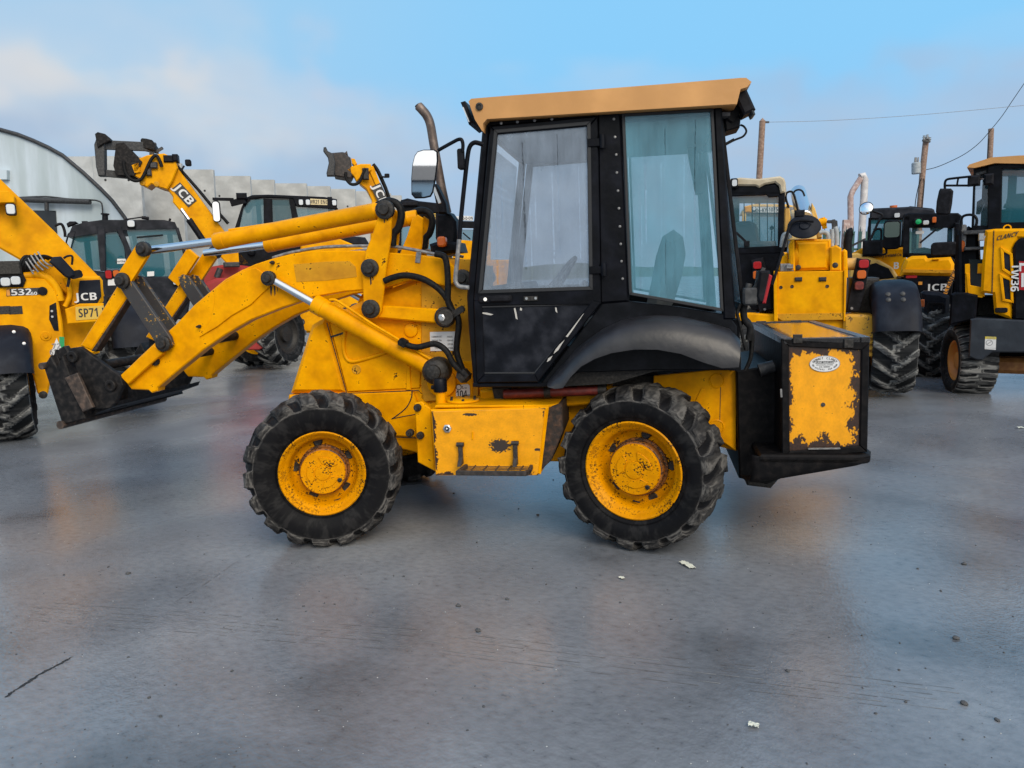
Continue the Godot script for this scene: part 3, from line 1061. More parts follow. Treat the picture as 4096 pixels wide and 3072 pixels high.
func ram(parent: Node, a: Vector3, b: Vector3, c: Vector3, r: float, rod: float, called: String, barrel_mat: Material) -> void:
	# barrel from a to b, rod on to c
	var d := (b - a).normalized()
	var n := Node3D.new()
	n.name = numbered(parent, called)
	parent.add_child(n, true)
	var L := a.distance_to(b)
	part("barrel", mb().lathe([0, 0, r * 0.9, 0, r, 0.01, r, 0.07, r * 1.03, 0.072, r * 1.03, 0.078, r, 0.08, r, L - 0.075, r * 1.04, L - 0.073, r * 1.04, L - 0.006, r * 0.98, L, rod * 1.1, L, rod * 1.1, L - 0.01], a, d, 28), barrel_mat, n)
	part("rod", mb().cyl(b - d * 0.02, c, rod, rod, 20), M.chrome, n)


func build_loader() -> void:
	var t := thing("compact_loader", "yellow compact wheel loader with black cab in the middle of the wet yard", "loader", frame(Vector3(-0.043, -0.002, -5.42), 10))
	var Y: Material = M.yellow
	var K: Material = M.cab_black
	# --- wheels: front pair turned a little towards us, rear pair steered
	loader_wheel(t, "wheel", at(Vector3(-1.03, 0.478, 0.765), rot(0, 17, 14)), false, 0.9)
	loader_wheel(t, "wheel", at(Vector3(0.985, 0.492, 0.68), rot(0, -18, -8)), true)
	loader_wheel(t, "wheel", at(Vector3(-1.0, 0.485, -0.735), rot(0, 197, 40)), false, 0.9)
	loader_wheel(t, "wheel", at(Vector3(0.985, 0.485, -0.715), rot(0, 162, 70)), false)
	for x in [-1.0, 0.985]:
		part("axle", mb().cyl(Vector3(x, 0.485, -0.66), Vector3(x, 0.485, 0.66), 0.075, 0.075, 16).rrect(Vector3(x, 0.485, 0), 0.34, 0.34, 0.4, 0.1, 0.03), M.grease, t)
	# --- chassis
	part("chassis", mb().prism([-1.2, 0.62, -0.3, 0.42, 0.6, 0.42, 0.7, 0.6, 1.1, 0.62, 1.58, 0.5, 1.6, 0.9, 0.5, 0.93, -0.4, 0.95, -1.15, 0.9], -0.33, 0.33, 0.01), Y, t)
	part("rear_chassis_plate", mb().prism([1.064, 1.001, 1.231, 1.016, 1.429, 1.034, 1.491, 1.033, 1.569, 1.029, 1.571, 0.516, 1.472, 0.588, 1.315, 0.647, 1.06, 0.647], 0.36, 0.4, 0.004), Y, t)
	for p in [[1.452, 0.966], [1.452, 0.671]]:
		part("access_cap", mb().lathe([0.048, 0.0, 0.048, 0.004, 0.042, 0.007, 0.038, 0.003, 0, 0.003], Vector3(p[0], p[1], 0.4), Vector3(0, 0, 1), 24), Y, t)
	part("stiffener", mb().bar(Vector3(1.33, 0.83, 0.402), Vector3(1.37, 0.92, 0.402), 0.02, 0.014, 0.004, Vector3(0, 0, 1)), Y, t)
	part("plate_seam", mb().bar(Vector3(1.468, 0.56, 0.4), Vector3(1.478, 1.015, 0.4), 0.004, 0.003, 0.0, Vector3(0, 0, 1)), M.grease, t)
	part("undertray", mb().prism([0.55, 0.4, 0.62, 0.6, 1.1, 0.66, 1.6, 0.5, 1.6, 0.98, 0.5, 1.0], -0.3, 0.3), M.grease, t)
	# red ram under the cab floor
	part("steering_cylinder", mb().cyl(Vector3(0.119, 0.915, 0.55), Vector3(0.744, 0.934, 0.55), 0.03, 0.03, 16, 0.004), M.red_dull, t)
	part("cylinder_clamp", mb().cyl(Vector3(0.382, 0.922, 0.55), Vector3(0.423, 0.925, 0.55), 0.036), M.grease, t)
	part("cylinder_clamp", mb().cyl(Vector3(0.721, 0.934, 0.55), Vector3(0.773, 0.936, 0.55), 0.037), M.grease, t)
	part("sill", mb().prism([-0.055, 0.924, 0.799, 0.946, 0.797, 0.84, 0.533, 0.818, -0.06, 0.821], 0.3, 0.46, 0.01), Y, t)
	# --- engine hood
	var hood := mb()
	hood.prism([-1.146, 1.397, -1.092, 1.444, -0.818, 1.558, -0.486, 1.671, -0.133, 1.744, -0.087, 1.742, -0.122, 0.912, -0.504, 0.915, -1.028, 0.9], -0.33, 0.33, 0.035)
	part("hood", hood, Y, t)
	part("nose_panel", mb().prism([-1.453, 0.899, -1.259, 1.369, -1.226, 1.39, -1.146, 1.427, -1.132, 1.379, -1.028, 0.895], -0.32, 0.345, 0.03), Y, t)
	part("lower_side_panel", mb().prism([-1.472, 0.804, -1.451, 0.892, -1.389, 0.892, -0.55, 0.914, -0.513, 0.815, -0.538, 0.587, -0.7, 0.596, -0.972, 0.54, -1.197, 0.737, -1.33, 0.803], -0.36, 0.36, 0.012), Y, t)
	# pressed recess in the hood side and its rim
	var hs := Node3D.new()
	hs.name = "side_door"
	t.add_child(hs)
	part("door_skin", mb().prism([-1.117, 1.379, -0.962, 1.444, -0.816, 1.496, -0.453, 1.35, -0.501, 0.93, -1.021, 0.909], 0.33, 0.343, 0.004), Y, hs)
	part("recess_rim", mb().tube(VZ([-1.007, 1.329, -1.027, 1.234, -1.016, 1.154, -0.971, 1.118, -0.836, 1.145, -0.685, 1.19], 0.343), 0.014, 8), Y, hs)
	part("latch", mb().lathe([0.034, 0, 0.03, 0.005, 0.024, 0.002, 0, 0.002], Vector3(-0.944, 1.063, 0.343), Vector3(0, 0, 1), 20).lathe([0.012, 0, 0.012, 0.008, 0, 0.008], Vector3(-0.943, 1.063, 0.343), Vector3(0, 0, 1), 12), M.yellow_dirty, hs)
	part("rib", mb().prism([-0.581, 1.086, -0.558, 1.086, -0.561, 0.918, -0.594, 0.918], 0.343, 0.352, 0.003), Y, hs)
	part("boss", mb().lathe([0.05, 0, 0.045, 0.012, 0.02, 0.018, 0, 0.018], Vector3(-0.539, 1.324, 0.343), Vector3(0, 0, 1), 20), Y, hs)
	part("air_slot", mb().bar(Vector3(-1.116, 1.29, 0.345), Vector3(-1.02, 1.316, 0.345), 0.012, 0.008, 0.0, Vector3(0, 0, 1)), M.grease, hs)
	part("seam", mb().bar(Vector3(-1.133, 1.389, 0.352), Vector3(-1.023, 0.897, 0.352), 0.005, 0.004, 0.0, Vector3(0, 0, 1)).bar(Vector3(-1.023, 0.897, 0.352), Vector3(-0.503, 0.915, 0.352), 0.006, 0.004, 0.0, Vector3(0, 0, 1)), M.grease, hs)
	part("panel_seam", mb().tube(VZ([-0.549, 0.911, -0.558, 0.863, -0.595, 0.8, -0.664, 0.745, -0.705, 0.72], 0.361), 0.004, 6).tube(VZ([-0.705, 0.72, -0.625, 0.736, -0.535, 0.751], 0.361), 0.003, 6).bar(Vector3(-1.388, 0.889, 0.362), Vector3(-1.393, 0.83, 0.362), 0.005, 0.004, 0.0, Vector3(0, 0, 1)).bar(Vector3(-0.693, 0.593, 0.361), Vector3(-0.538, 0.587, 0.361), 0.005, 0.004, 0.0, Vector3(0, 0, 1)), M.grease, t)
	# --- side tank with the step
	var tank := Node3D.new()
	tank.name = "side_tank"
	t.add_child(tank)
	part("tank_front", mb().prism([-0.297, 0.844, 0.416, 0.861, 0.358, 0.444, -0.291, 0.437], 0.765, 0.78, 0.004), M.tank_worn, tank)
	part("tank_body", mb().prism([-0.311, 0.853, 0.435, 0.867, 0.372, 0.445, -0.296, 0.438], 0.36, 0.766, 0.012), Y, tank)
	part("tank_end", mb().prism([0.43, 0.861, 0.512, 0.884, 0.516, 0.718, 0.437, 0.527, 0.348, 0.445], 0.36, 0.74, 0.006), M.rust_dark, tank)
	part("tank_top", mb().prism_y([-0.31, 0.37, 0.5, 0.37, 0.49, 0.70, 0.43, 0.752, -0.28, 0.752], 0.862, 0.878, 0.004), Y, tank)
	part("flange", mb().prism([-0.462, 0.868, -0.415, 0.879, -0.356, 0.831, -0.346, 0.416, -0.461, 0.476], 0.55, 0.6, 0.006), Y, tank)
	for p in [[-0.439, 0.84], [-0.43, 0.657], [-0.501, 0.672]]:
		pin(tank, p[0], p[1], 0.605, 0.025, 1.0, M.grease, "bolt")
	part("filler_neck", mb().cyl(Vector3(-0.278, 0.86, 0.62), Vector3(-0.278, 0.955, 0.62), 0.032), Y, tank)
	part("filler_cap", mb().lathe([0, 0, 0.042, 0, 0.044, 0.01, 0.044, 0.075, 0.038, 0.085, 0, 0.087], Vector3(-0.278, 0.945, 0.62), Vector3.UP, 24).cyl(Vector3(-0.333, 0.975, 0.63), Vector3(-0.313, 0.975, 0.63), 0.014), M.cab_black, tank)
	var cover := mb().lathe([0, 0, 0.105, 0, 0.105, 0.008, 0.1, 0.012, 0, 0.012], Vector3(-0.136, 0.881, 0.6), Vector3.UP, 32)
	part("tank_cover", cover, Y, tank)
	for k in 6:
		var a := k * TAU / 6 + 0.3
		part("cover_bolt", mb().lathe([0, 0, 0.009, 0, 0.009, 0.012, 0, 0.012], Vector3(-0.136 + 0.085 * cos(a), 0.892, 0.6 + 0.085 * sin(a)), Vector3.UP, 6), M.grease, tank)
	var sg := Vector3(-0.198, 0.739, 0.782)
	part("sight_glass", mb().lathe([0, 0, 0.027, 0, 0.027, 0.012, 0.018, 0.016, 0.017, 0.01, 0, 0.01], sg, Vector3(0, 0, 1), 6, 0.9), M.steel, tank)
	part("sight_lens", mb().cyl(sg + Vector3(0, 0, 0.008), sg + Vector3(0, 0, 0.012), 0.015), M.dark_glass, tank)
	part("sight_mark", mb().prism([-0.007, -0.006, 0.008, 0, -0.006, 0.008], 0.0, 0.003).text(" ", 0.01, 0.001, at(Vector3.ZERO)), M.white, tank).position = sg + Vector3(0, 0, 0.012)
	part("weld_bead", mb().bar(Vector3(-0.04, 0.719, 0.782), Vector3(-0.042, 0.666, 0.782), 0.01, 0.008, 0.003, Vector3(0, 0, 1)), Y, tank)
	var step := Node3D.new()
	step.name = "step"
	t.add_child(step)
	part("step_frame", mb().prism_y([-0.10, 0.78, -0.115, 0.95, 0.315, 0.95, 0.335, 0.90, 0.33, 0.78, 0.31, 0.78, 0.312, 0.895, 0.3, 0.93, -0.09, 0.93, -0.08, 0.78], 0.483, 0.513, 0.004), M.step_steel, step)
	for k in 3:
		part("tread_bar", mb().bar(Vector3(-0.09, 0.505, 0.81 + k * 0.033), Vector3(0.305, 0.505, 0.81 + k * 0.033), 0.005, 0.004), M.step_steel, step)
	for k in 5:
		part("cross_bar", mb().bar(Vector3(-0.03 + k * 0.075, 0.505, 0.782), Vector3(-0.03 + k * 0.075, 0.505, 0.93), 0.006, 0.005), M.step_steel, step)
	for p in [[-0.117, 0.653], [0.227, 0.663]]:
		part("step_bracket", mb().prism_x([0.782, 0.515, 0.79, p[1], 0.81, p[1], 0.815, 0.56, 0.86, 0.515], p[0] - 0.013, p[0] + 0.013, 0.004).cyl(Vector3(p[0] - 0.022, p[1] - 0.012, 0.803), Vector3(p[0] + 0.022, p[1] - 0.012, 0.803), 0.014), M.step_steel, step)
	loader_arms(t)
	loader_cab(t)
	loader_rear(t)
	loader_small(t)


func loader_arms(t: Node) -> void:
	var Y: Material = M.yellow
	for s in [1.0, -1.0]:
		var S := Transform3D(Basis.from_scale(Vector3(1, 1, s)), Vector3.ZERO)
		var arm := Node3D.new()
		arm.name = numbered(t, "lift_arm")
		t.add_child(arm, true)
		var b := mb()
		b.xf = S
		b.prism([-0.195, 1.721, -0.209, 1.626, -0.272, 1.607, -0.387, 1.638, -0.509, 1.657, -0.707, 1.609, -0.851, 1.601, -0.969, 1.596, -1.2, 1.566, -1.462, 1.492, -1.674, 1.421, -1.863, 1.329, -2.047, 1.223, -2.271, 1.071, -2.432, 0.957, -2.439, 0.933, -2.484, 0.92, -2.508, 0.941, -2.644, 0.948, -2.722, 1.047, -2.555, 1.179, -2.427, 1.276, -2.247, 1.403, -2.083, 1.541, -1.917, 1.654, -1.835, 1.709, -1.705, 1.767, -1.599, 1.804, -1.47, 1.836, -1.33, 1.862, -1.199, 1.875, -0.84, 1.864, -0.652, 1.844, -0.456, 1.821, -0.263, 1.79], 0.3, 0.4, 0.008)
		part("beam", b, Y, arm)
		b = mb()
		b.xf = S
		b.prism([-1.911, 1.645, -1.78, 1.716, -1.672, 1.763, -1.596, 1.779, -1.538, 1.739, -1.501, 1.65, -1.585, 1.584, -1.652, 1.529, -1.804, 1.457, -1.915, 1.386, -2.063, 1.315, -1.963, 1.435, -1.924, 1.546], 0.4, 0.412, 0.004)
		part("knee_plate", b, Y, arm)
		b = mb()
		b.xf = S
		b.prism([-2.692, 1.052, -2.4, 1.269, -2.334, 1.209, -2.632, 0.991], 0.4, 0.445, 0.006)
		part("tip_guard", b, Y, arm)
		b = mb()
		b.xf = S
		b.prism([-1.321, 1.79, -1.094, 1.8, -0.921, 1.797, -0.881, 1.759, -0.876, 1.691, -1.093, 1.674, -1.31, 1.672], 0.4, 0.4025, 0.001)
		part("faded_patch", b, M.yellow_dirty, arm)
		b = mb()
		b.xf = S
		b.tube(VZ([-1.487, 1.841, -1.342, 1.873, -1.113, 1.897, -0.834, 1.895, -0.625, 1.883, -0.326, 1.817], 0.365), 0.011, 8)
		part("hydraulic_pipe", b, M.steel_dull, arm)
		b = mb()
		b.xf = S
		b.prism([-0.455, 1.839, -0.421, 1.837, -0.434, 1.766, -0.468, 1.77], 0.4, 0.408, 0.002)
		part("pipe_clip", b, M.steel_dull, arm)
		for p in [[[-1.469, 1.808], 0.013], [[-2.055, 1.389], 0.012]]:
			pin(arm, p[0][0], p[0][1], s * 0.402, p[1], s, M.grease, "bolt")
		var pv := [-0.151, 1.66]
		pin(arm, pv[0], pv[1], s * 0.41, 0.055, s, M.grease)
		# lever that the tilt rams push on
		var lever := Node3D.new()
		lever.name = numbered(t, "tilt_lever")
		t.add_child(lever, true)
		b = mb()
		b.xf = S
		b.prism([-0.675, 2.11, -0.636, 2.135, -0.594, 2.106, -0.61, 1.933, -0.662, 1.693, -0.702, 1.461, -0.743, 1.413, -0.801, 1.427, -0.825, 1.501, -0.822, 1.699, -0.789, 1.854, -0.727, 1.98], 0.424, 0.45, 0.006)
		b.prism([-0.675, 2.11, -0.636, 2.135, -0.594, 2.106, -0.61, 1.933, -0.662, 1.693, -0.702, 1.461, -0.743, 1.413, -0.801, 1.427, -0.825, 1.501, -0.822, 1.699, -0.789, 1.854, -0.727, 1.98], 0.262, 0.288, 0.006)
		part("lever_plate", b, Y, lever)
		for p in [[[-0.637, 2.114], 0.062], [[-0.761, 1.745], 0.06], [[-0.772, 1.478], 0.062]]:
			pin(lever, p[0][0], p[0][1], s * 0.456, p[1], s, M.grease)
		b = mb()
		b.xf = S
		b.tube(VZ([-0.716, 2.152, -0.641, 2.175, -0.576, 2.151, -0.555, 2.088, -0.578, 2.005, -0.616, 1.962, -0.627, 1.888], 0.37), 0.026, 10)
		part("hose", b, M.hose, lever)
		b = mb()
		b.xf = S
		for q in [[-1.505, 1.65, -1.488, 1.65, -1.501, 1.581, -1.506, 1.6], [-1.478, 1.653, -1.467, 1.656, -1.469, 1.599, -1.477, 1.581], [-1.454, 1.658, -1.447, 1.658, -1.45, 1.617, -1.454, 1.611], [-1.525, 1.657, -1.515, 1.654, -1.521, 1.626, -1.524, 1.632]]:
			b.prism(q, 0.4005, 0.4015)
		for q in [[-0.768, 1.688, -0.758, 1.687, -0.758, 1.645, -0.768, 1.633], [-0.751, 1.69, -0.745, 1.69, -0.743, 1.669, -0.75, 1.663], [-0.649, 2.065, -0.64, 2.064, -0.645, 2.029, -0.651, 2.035], [-0.627, 2.067, -0.621, 2.066, -0.622, 2.043, -0.628, 2.046]]:
			b.prism(q, 0.4502, 0.451)
		tag(part("grease_runs", b, M.grease, arm), "", "", "", "stuff")
		# drag link from the lever to the frame
		b = mb()
		b.xf = S
		b.prism([-0.769, 1.495, -0.723, 1.5, -0.321, 1.464, -0.326, 1.367, -0.735, 1.414, -0.773, 1.425], 0.37, 0.42, 0.01)
		part("drag_link", b, Y, t)
		var q := [-0.277, 1.409]
		pin(t, q[0], q[1], s * 0.43, 0.068, s, M.grease, "link_pin")
		# rams
		var zt: float = s * 0.36
		var ta := [-0.661, 2.126]
		var tb := [-1.903, 1.968]
		var tc := [-2.434, 1.929]
		ram(t, Vector3(ta[0], ta[1], zt), Vector3(tb[0], tb[1], zt), Vector3(tc[0], tc[1], zt), 0.056, 0.029, "tilt_cylinder", M.yellow)
		b = mb()
		b.xf = S
		b.tube(VZ([-1.79, 2.039, -1.686, 2.047, -1.347, 2.077, -1.015, 2.107, -0.819, 2.136, -0.706, 2.148], 0.372), 0.012, 8)
		part("feed_pipe", b, M.yellow, t)
		var la := [-0.342, 1.06]
		var lb := [-1.174, 1.526]
		var lc := [-1.481, 1.703]
		ram(t, Vector3(la[0], la[1], s * 0.44), Vector3(lb[0], lb[1], s * 0.44), Vector3(lc[0], lc[1], s * 0.44), 0.062, 0.028, "lift_cylinder", M.yellow)
		b = mb()
		b.xf = S
		b.tube(VZ([-1.038, 1.546, -0.999, 1.545, -0.934, 1.506, -0.765, 1.389, -0.636, 1.31, -0.575, 1.272], 0.5), 0.009, 8)
		b.tube(VZ([-0.575, 1.272, -0.49, 1.216, -0.414, 1.166, -0.374, 1.138, -0.37, 1.098], 0.49), 0.009, 8)
		part("feed_pipe", b, M.yellow, t)
		pin(t, lc[0], lc[1], s * 0.46, 0.05, s, M.grease, "ram_pin")
		b = mb()
		b.lathe([0, -0.13, 0.085, -0.13, 0.09, -0.1, 0.088, 0.0, 0.07, 0.02, 0.05, 0.03, 0.046, 0.05, 0.02, 0.056, 0, 0.056], Vector3(la[0], la[1], s * 0.50), Vector3(0, 0, s), 20)
		part("ram_foot", b, M.grease, t)
		# linkage at the front
		b = mb()
		b.xf = S
		b.bar(Vector3(-2.413, 1.93, 0.43), Vector3(-2.604, 1.706, 0.43), 0.03, 0.11, 0.006, Vector3(0, 0, 1).cross(Vector3(0.6, 0.8, 0))).bar(Vector3(-2.498, 1.936, 0.31), Vector3(-2.694, 1.708, 0.31), 0.03, 0.11, 0.006, Vector3(0, 0, 1).cross(Vector3(0.6, 0.8, 0)))
		part("upper_link", b, Y, t)
		b = mb()
		b.xf = S
		b.prism([-2.656, 1.707, -2.583, 1.705, -2.61, 1.599, -2.932, 1.235, -3.018, 1.274], 0.34, 0.4, 0.008)
		part("lower_link", b, Y, t)
		b = mb()
		b.xf = S
		b.prism([-2.607, 1.595, -2.579, 1.614, -2.9, 1.225, -2.933, 1.232], 0.33, 0.4, 0.002)
		part("link_edge", b, M.rust_dark, t)
		b = mb()
		b.xf = S
		b.prism([-2.628, 1.746, -2.589, 1.767, -2.541, 1.752, -2.265, 1.322, -2.253, 1.267, -2.304, 1.226, -2.356, 1.24, -2.615, 1.675], 0.41, 0.445, 0.005)
		b.prism([-2.628, 1.746, -2.589, 1.767, -2.541, 1.752, -2.265, 1.322, -2.253, 1.267, -2.304, 1.226, -2.356, 1.24, -2.615, 1.675], 0.27, 0.3, 0.005)
		part("rocker", b, M.rocker, t)
		for p in [[[-2.398, 1.935], 0.052], [[-2.583, 1.725], 0.056], [[-2.313, 1.278], 0.056]]:
			pin(t, p[0][0], p[0][1], s * 0.452, p[1], s, M.grease, "link_pin")
		# side plate of the hitch
		b = mb()
		b.xf = S
		b.prism([-3.057, 1.26, -2.974, 1.269, -2.676, 1.054, -2.662, 0.988, -2.732, 0.868, -2.789, 0.821, -2.925, 0.815, -2.956, 0.93, -3.021, 1.099], 0.42, 0.46, 0.006)
		part("hitch_plate", b, M.hitch, t)
		for p in [[-3.027, 1.2], [-2.747, 0.989]]:
			b = mb()
			b.lathe([0, -0.02, 0.042, -0.02, 0.042, 0.02, 0.036, 0.026, 0.018, 0.026, 0.015, 0.01, 0, 0.01], Vector3(p[0], p[1], s * 0.462), Vector3(0, 0, s), 18)
			part("hitch_pin", b, M.hitch, t)
	# across the machine
	part("cross_tube", mb().cyl(Vector3(-2.2, 1.27, -0.36), Vector3(-2.2, 1.27, 0.36), 0.035).cyl(Vector3(-2.42, 1.15, -0.42), Vector3(-2.42, 1.15, 0.42), 0.03), M.hitch, t)
	var hb := mb()
	hb.prism([-3.255, 1.134, -3.188, 1.213, -3.146, 1.132, -3.09, 1.212, -3.059, 1.105, -2.961, 0.751, -3.156, 0.707], 0.26, 0.5, 0.008)
	part("hitch_frame", hb, M.hitch, t)
	part("hitch_frame", mb().prism([-3.255, 1.134, -3.188, 1.213, -3.146, 1.132, -3.09, 1.212, -3.059, 1.105, -2.961, 0.751, -3.156, 0.707], -0.7, -0.5, 0.008), M.hitch, t)
	part("hitch_bar", mb().prism([-3.177, 0.897, -3.031, 0.91, -2.961, 0.751, -3.156, 0.707], -0.5, 0.26, 0.01), M.hitch, t)
	part("hitch_tube", mb().cyl(Vector3(-2.83, 1.13, -0.6), Vector3(-2.83, 1.13, 0.4), 0.035), M.hitch, t)
	part("hitch_face", mb().prism([-3.067, 1.055, -2.961, 1.09, -2.866, 0.84, -2.952, 0.807], 0.5, 0.53, 0.004), M.rust_plate, t)
	part("hitch_beam", mb().prism([-2.995, 0.743, -2.925, 0.815, -2.739, 0.868, -2.758, 0.834, -2.91, 0.787], -0.62, 0.42, 0.006), M.hitch, t)
	part("hitch_tooth", mb().prism([-3.22, 1.156, -3.164, 1.236, -3.127, 1.168, -3.129, 1.093, -3.205, 1.094], 0.3, 0.33, 0.004), M.hitch, t)
	part("hitch_tooth", mb().prism([-3.21, 1.16, -3.167, 1.253, -3.137, 1.139, -3.159, 1.086, -3.202, 1.106], 0.44, 0.47, 0.004), M.hitch, t)
	part("hitch_socket", mb().prism([-3.101, 1.068, -2.861, 1.043, -2.907, 0.783, -3.083, 0.763], 0.1, 0.3, 0.01), M.hitch, t)
	var ho := [-3.156, 0.71]
	part("hook_bar", mb().cyl(Vector3(ho[0], ho[1], -0.7), Vector3(ho[0], ho[1], 0.52), 0.03), M.rust_plate, t)
	var h2 := [-3.243, 1.141]
	part("hook_stop", mb().cyl(Vector3(h2[0], h2[1], 0.44), Vector3(h2[0], h2[1], 0.53), 0.024), M.rust_plate, t)
	part("grab_strap", mb().bar(Vector3(-3.075, 1.255, 0.44), Vector3(-3.164, 1.206, 0.44), 0.05, 0.06, 0.01), M.hitch, t)


func ring(b: MB, f: Array, w: float, z0: float, z1: float, bev := 0.004) -> void:
	# a frame w wide inside the outline f (x, y pairs)
	var p := PackedVector2Array()
	for i in range(0, f.size(), 2):
		p.append(Vector2(f[i], f[i + 1]))
	var area := 0.0
	for i in p.size():
		area += p[i].cross(p[(i + 1) % p.size()])
	if area < 0.0:
		p.reverse()
	var k := p.size()
	var q := PackedVector2Array()
	for i in k:
		var e1 := (p[i] - p[(i + k - 1) % k]).normalized()
		var e2 := (p[(i + 1) % k] - p[i]).normalized()
		var n1 := Vector2(e1.y, -e1.x)
		var n2 := Vector2(e2.y, -e2.x)
		q.append(p[i] - (n1 + n2) / maxf(1.0 + n1.dot(n2), 0.3) * w)
	for i in k:
		var j := (i + 1) % k
		b.prism([p[i].x, p[i].y, p[j].x, p[j].y, q[j].x, q[j].y, q[i].x, q[i].y], z0, z1, bev)


func loader_cab(t: Node) -> void:
	var K: Material = M.cab_black
	var roof := mb()
	roof.prism([0.019, 2.673, 0.036, 2.687, 0.233, 2.688, 0.681, 2.685, 1.174, 2.685, 1.545, 2.686, 1.574, 2.684, 1.603, 2.66, 1.579, 2.635, 1.545, 2.628, 1.526, 2.551, 0.866, 2.559, 0.125, 2.567, 0.102, 2.545, 0.095, 2.499, 0.053, 2.569], -0.77, 0.78, 0.035)
	part("roof", roof, M.roof_orange, t)
	part("roof_bolt", mb().lathe([0, 0, 0.022, 0, 0.022, 0.008, 0.012, 0.01, 0.01, 0.004, 0, 0.004], Vector3(0.084, 2.639, 0.782), Vector3(0, 0, 1), 14), M.grease, t)
	part("headliner", mb().prism_y([0.12, -0.68, 1.5, -0.68, 1.5, 0.68, 0.12, 0.68], 2.51, 2.53), M.cab_lining, t)
	part("cab_floor", mb().prism_y([0.02, -0.66, 0.46, -0.66, 0.46, 0.66, 0.02, 0.66], 0.985, 1.0), K, t)
	part("seat_platform", mb().prism([0.46, 0.985, 0.5, 0.985, 0.74, 1.2, 1.5, 1.2, 1.5, 1.22, 0.46, 1.22], -0.6, 0.6), K, t)
	for s in [1.0, -1.0]:
		var S := Transform3D(Basis.from_scale(Vector3(1, 1, s)), Vector3.ZERO)
		var b := mb()
		b.xf = S
		b.prism([0.087, 2.603, 0.132, 2.6, -0.009, 1.517, -0.008, 0.995, -0.043, 0.996, -0.059, 1.376, -0.061, 1.546], 0.62, 0.7, 0.012)
		part("front_pillar", b, K, t)
		b = mb()
		b.xf = S
		b.prism([0.105, 2.628, 1.454, 2.595, 1.455, 2.525, 0.757, 2.549, 0.107, 2.543], 0.63, 0.695, 0.006)
		part("top_rail", b, K, t)
		b = mb()
		b.xf = S
		b.prism([0.757, 2.577, 0.892, 2.572, 0.924, 1.484, 0.752, 1.478], 0.62, 0.702, 0.012)
		part("middle_pillar", b, K, t)
		b = mb()
		b.xf = S
		b.prism([1.407, 2.561, 1.452, 2.558, 1.535, 1.364, 1.465, 1.366], 0.6, 0.7, 0.01)
		part("rear_pillar", b, K, t)
		b = mb()
		b.xf = S
		b.prism([0.766, 1.48, 0.921, 1.489, 1.221, 1.445, 1.496, 1.392, 1.541, 1.324, 1.542, 1.067, 1.03, 1.074, 0.587, 1.063, 0.424, 0.991, 0.372, 0.991], 0.64, 0.69, 0.006)
		part("side_panel", b, M.cab_gloss, t)
		b = mb()
		b.xf = S
		b.prism([-0.043, 1.01, 0.433, 1.005, 0.432, 0.979, -0.044, 0.984], 0.60, 0.71, 0.006)
		part("door_sill", b, K, t)
		# door
		var door := Node3D.new()
		door.name = numbered(t, "door")
		t.add_child(door, true)
		b = mb()
		b.xf = S
		ring(b, [0.129, 2.537, 0.76, 2.549, 0.758, 1.481, 0.369, 1.013, -0.014, 1.014, -0.013, 1.517], 0.05, 0.685, 0.722, 0.006)
		b.prism([-0.004, 1.581, 0.757, 1.571, 0.755, 1.475, -0.008, 1.489], 0.688, 0.72, 0.004)
		part("door_frame", b, K, door)
		b = mb()
		b.xf = S
		ring(b, [0.153, 2.515, 0.72, 2.526, 0.713, 1.561, 0.018, 1.561], 0.022, 0.712, 0.727, 0.003)
		part("window_seal", b, M.rubber_seal, door)
		b = mb()
		b.xf = S
		b.prism([0.161, 2.509, 0.711, 2.516, 0.705, 1.573, 0.03, 1.566], 0.705, 0.711)
		part("window_pane", b, M.glass_dusty, door)
		b = mb()
		b.xf = S
		b.prism([0.001, 1.494, 0.742, 1.484, 0.361, 1.033, 0.002, 1.031], 0.69, 0.708, 0.003)
		part("lower_panel", b, M.scuffed_black, door)
		b = mb()
		b.xf = S
		ring(b, [0.009, 1.485, 0.72, 1.485, 0.35, 1.062, 0.018, 1.066], 0.012, 0.706, 0.714, 0.003)
		part("panel_bead", b, M.rubber_seal, door)
		b = mb()
		b.xf = S
		b.rrect(Vector3(0.123, 1.525, 0.725), 0.205, 0.042, 0.022, 0.016, 0.005).rrect(Vector3(0.154, 1.524, 0.738), 0.13, 0.03, 0.02, 0.012, 0.006)
		part("handle", b, M.plastic_black, door)
		b = mb()
		b.xf = S
		b.cyl(Vector3(0.062, 1.525, 0.735), Vector3(0.064, 1.526, 0.742), 0.011)
		part("lock", b, M.steel, door)
		b = mb()
		b.xf = S
		b.box(Vector3(0.34, 1.522, 0.725), Vector3(0.085, 0.028, 0.008), 0.002)
		part("catch_plate", b, M.grease, door)
		for p in [Vector3(0.315, 1.523, 0.733), Vector3(0.371, 1.523, 0.733)]:
			b = mb()
			b.xf = S
			b.cyl(p - Vector3(0, 0, 0.006), p, 0.010, 0.008, 12)
			part("catch_screw", b, M.steel, door)
		for p in [[Vector3(0.766, 2.404, 0.725), 0], [Vector3(0.76, 1.677, 0.725), 0]]:
			var o: Vector3 = p[0]
			b = mb()
			b.xf = S
			b.cyl(o + Vector3(0.02, -0.035, 0.01), o + Vector3(0.02, 0.04, 0.01), 0.017, 0.017, 12).box(o + Vector3(-0.025, 0, 0.003), Vector3(0.08, 0.045, 0.012), 0.003)
			part("hinge", b, K, door)
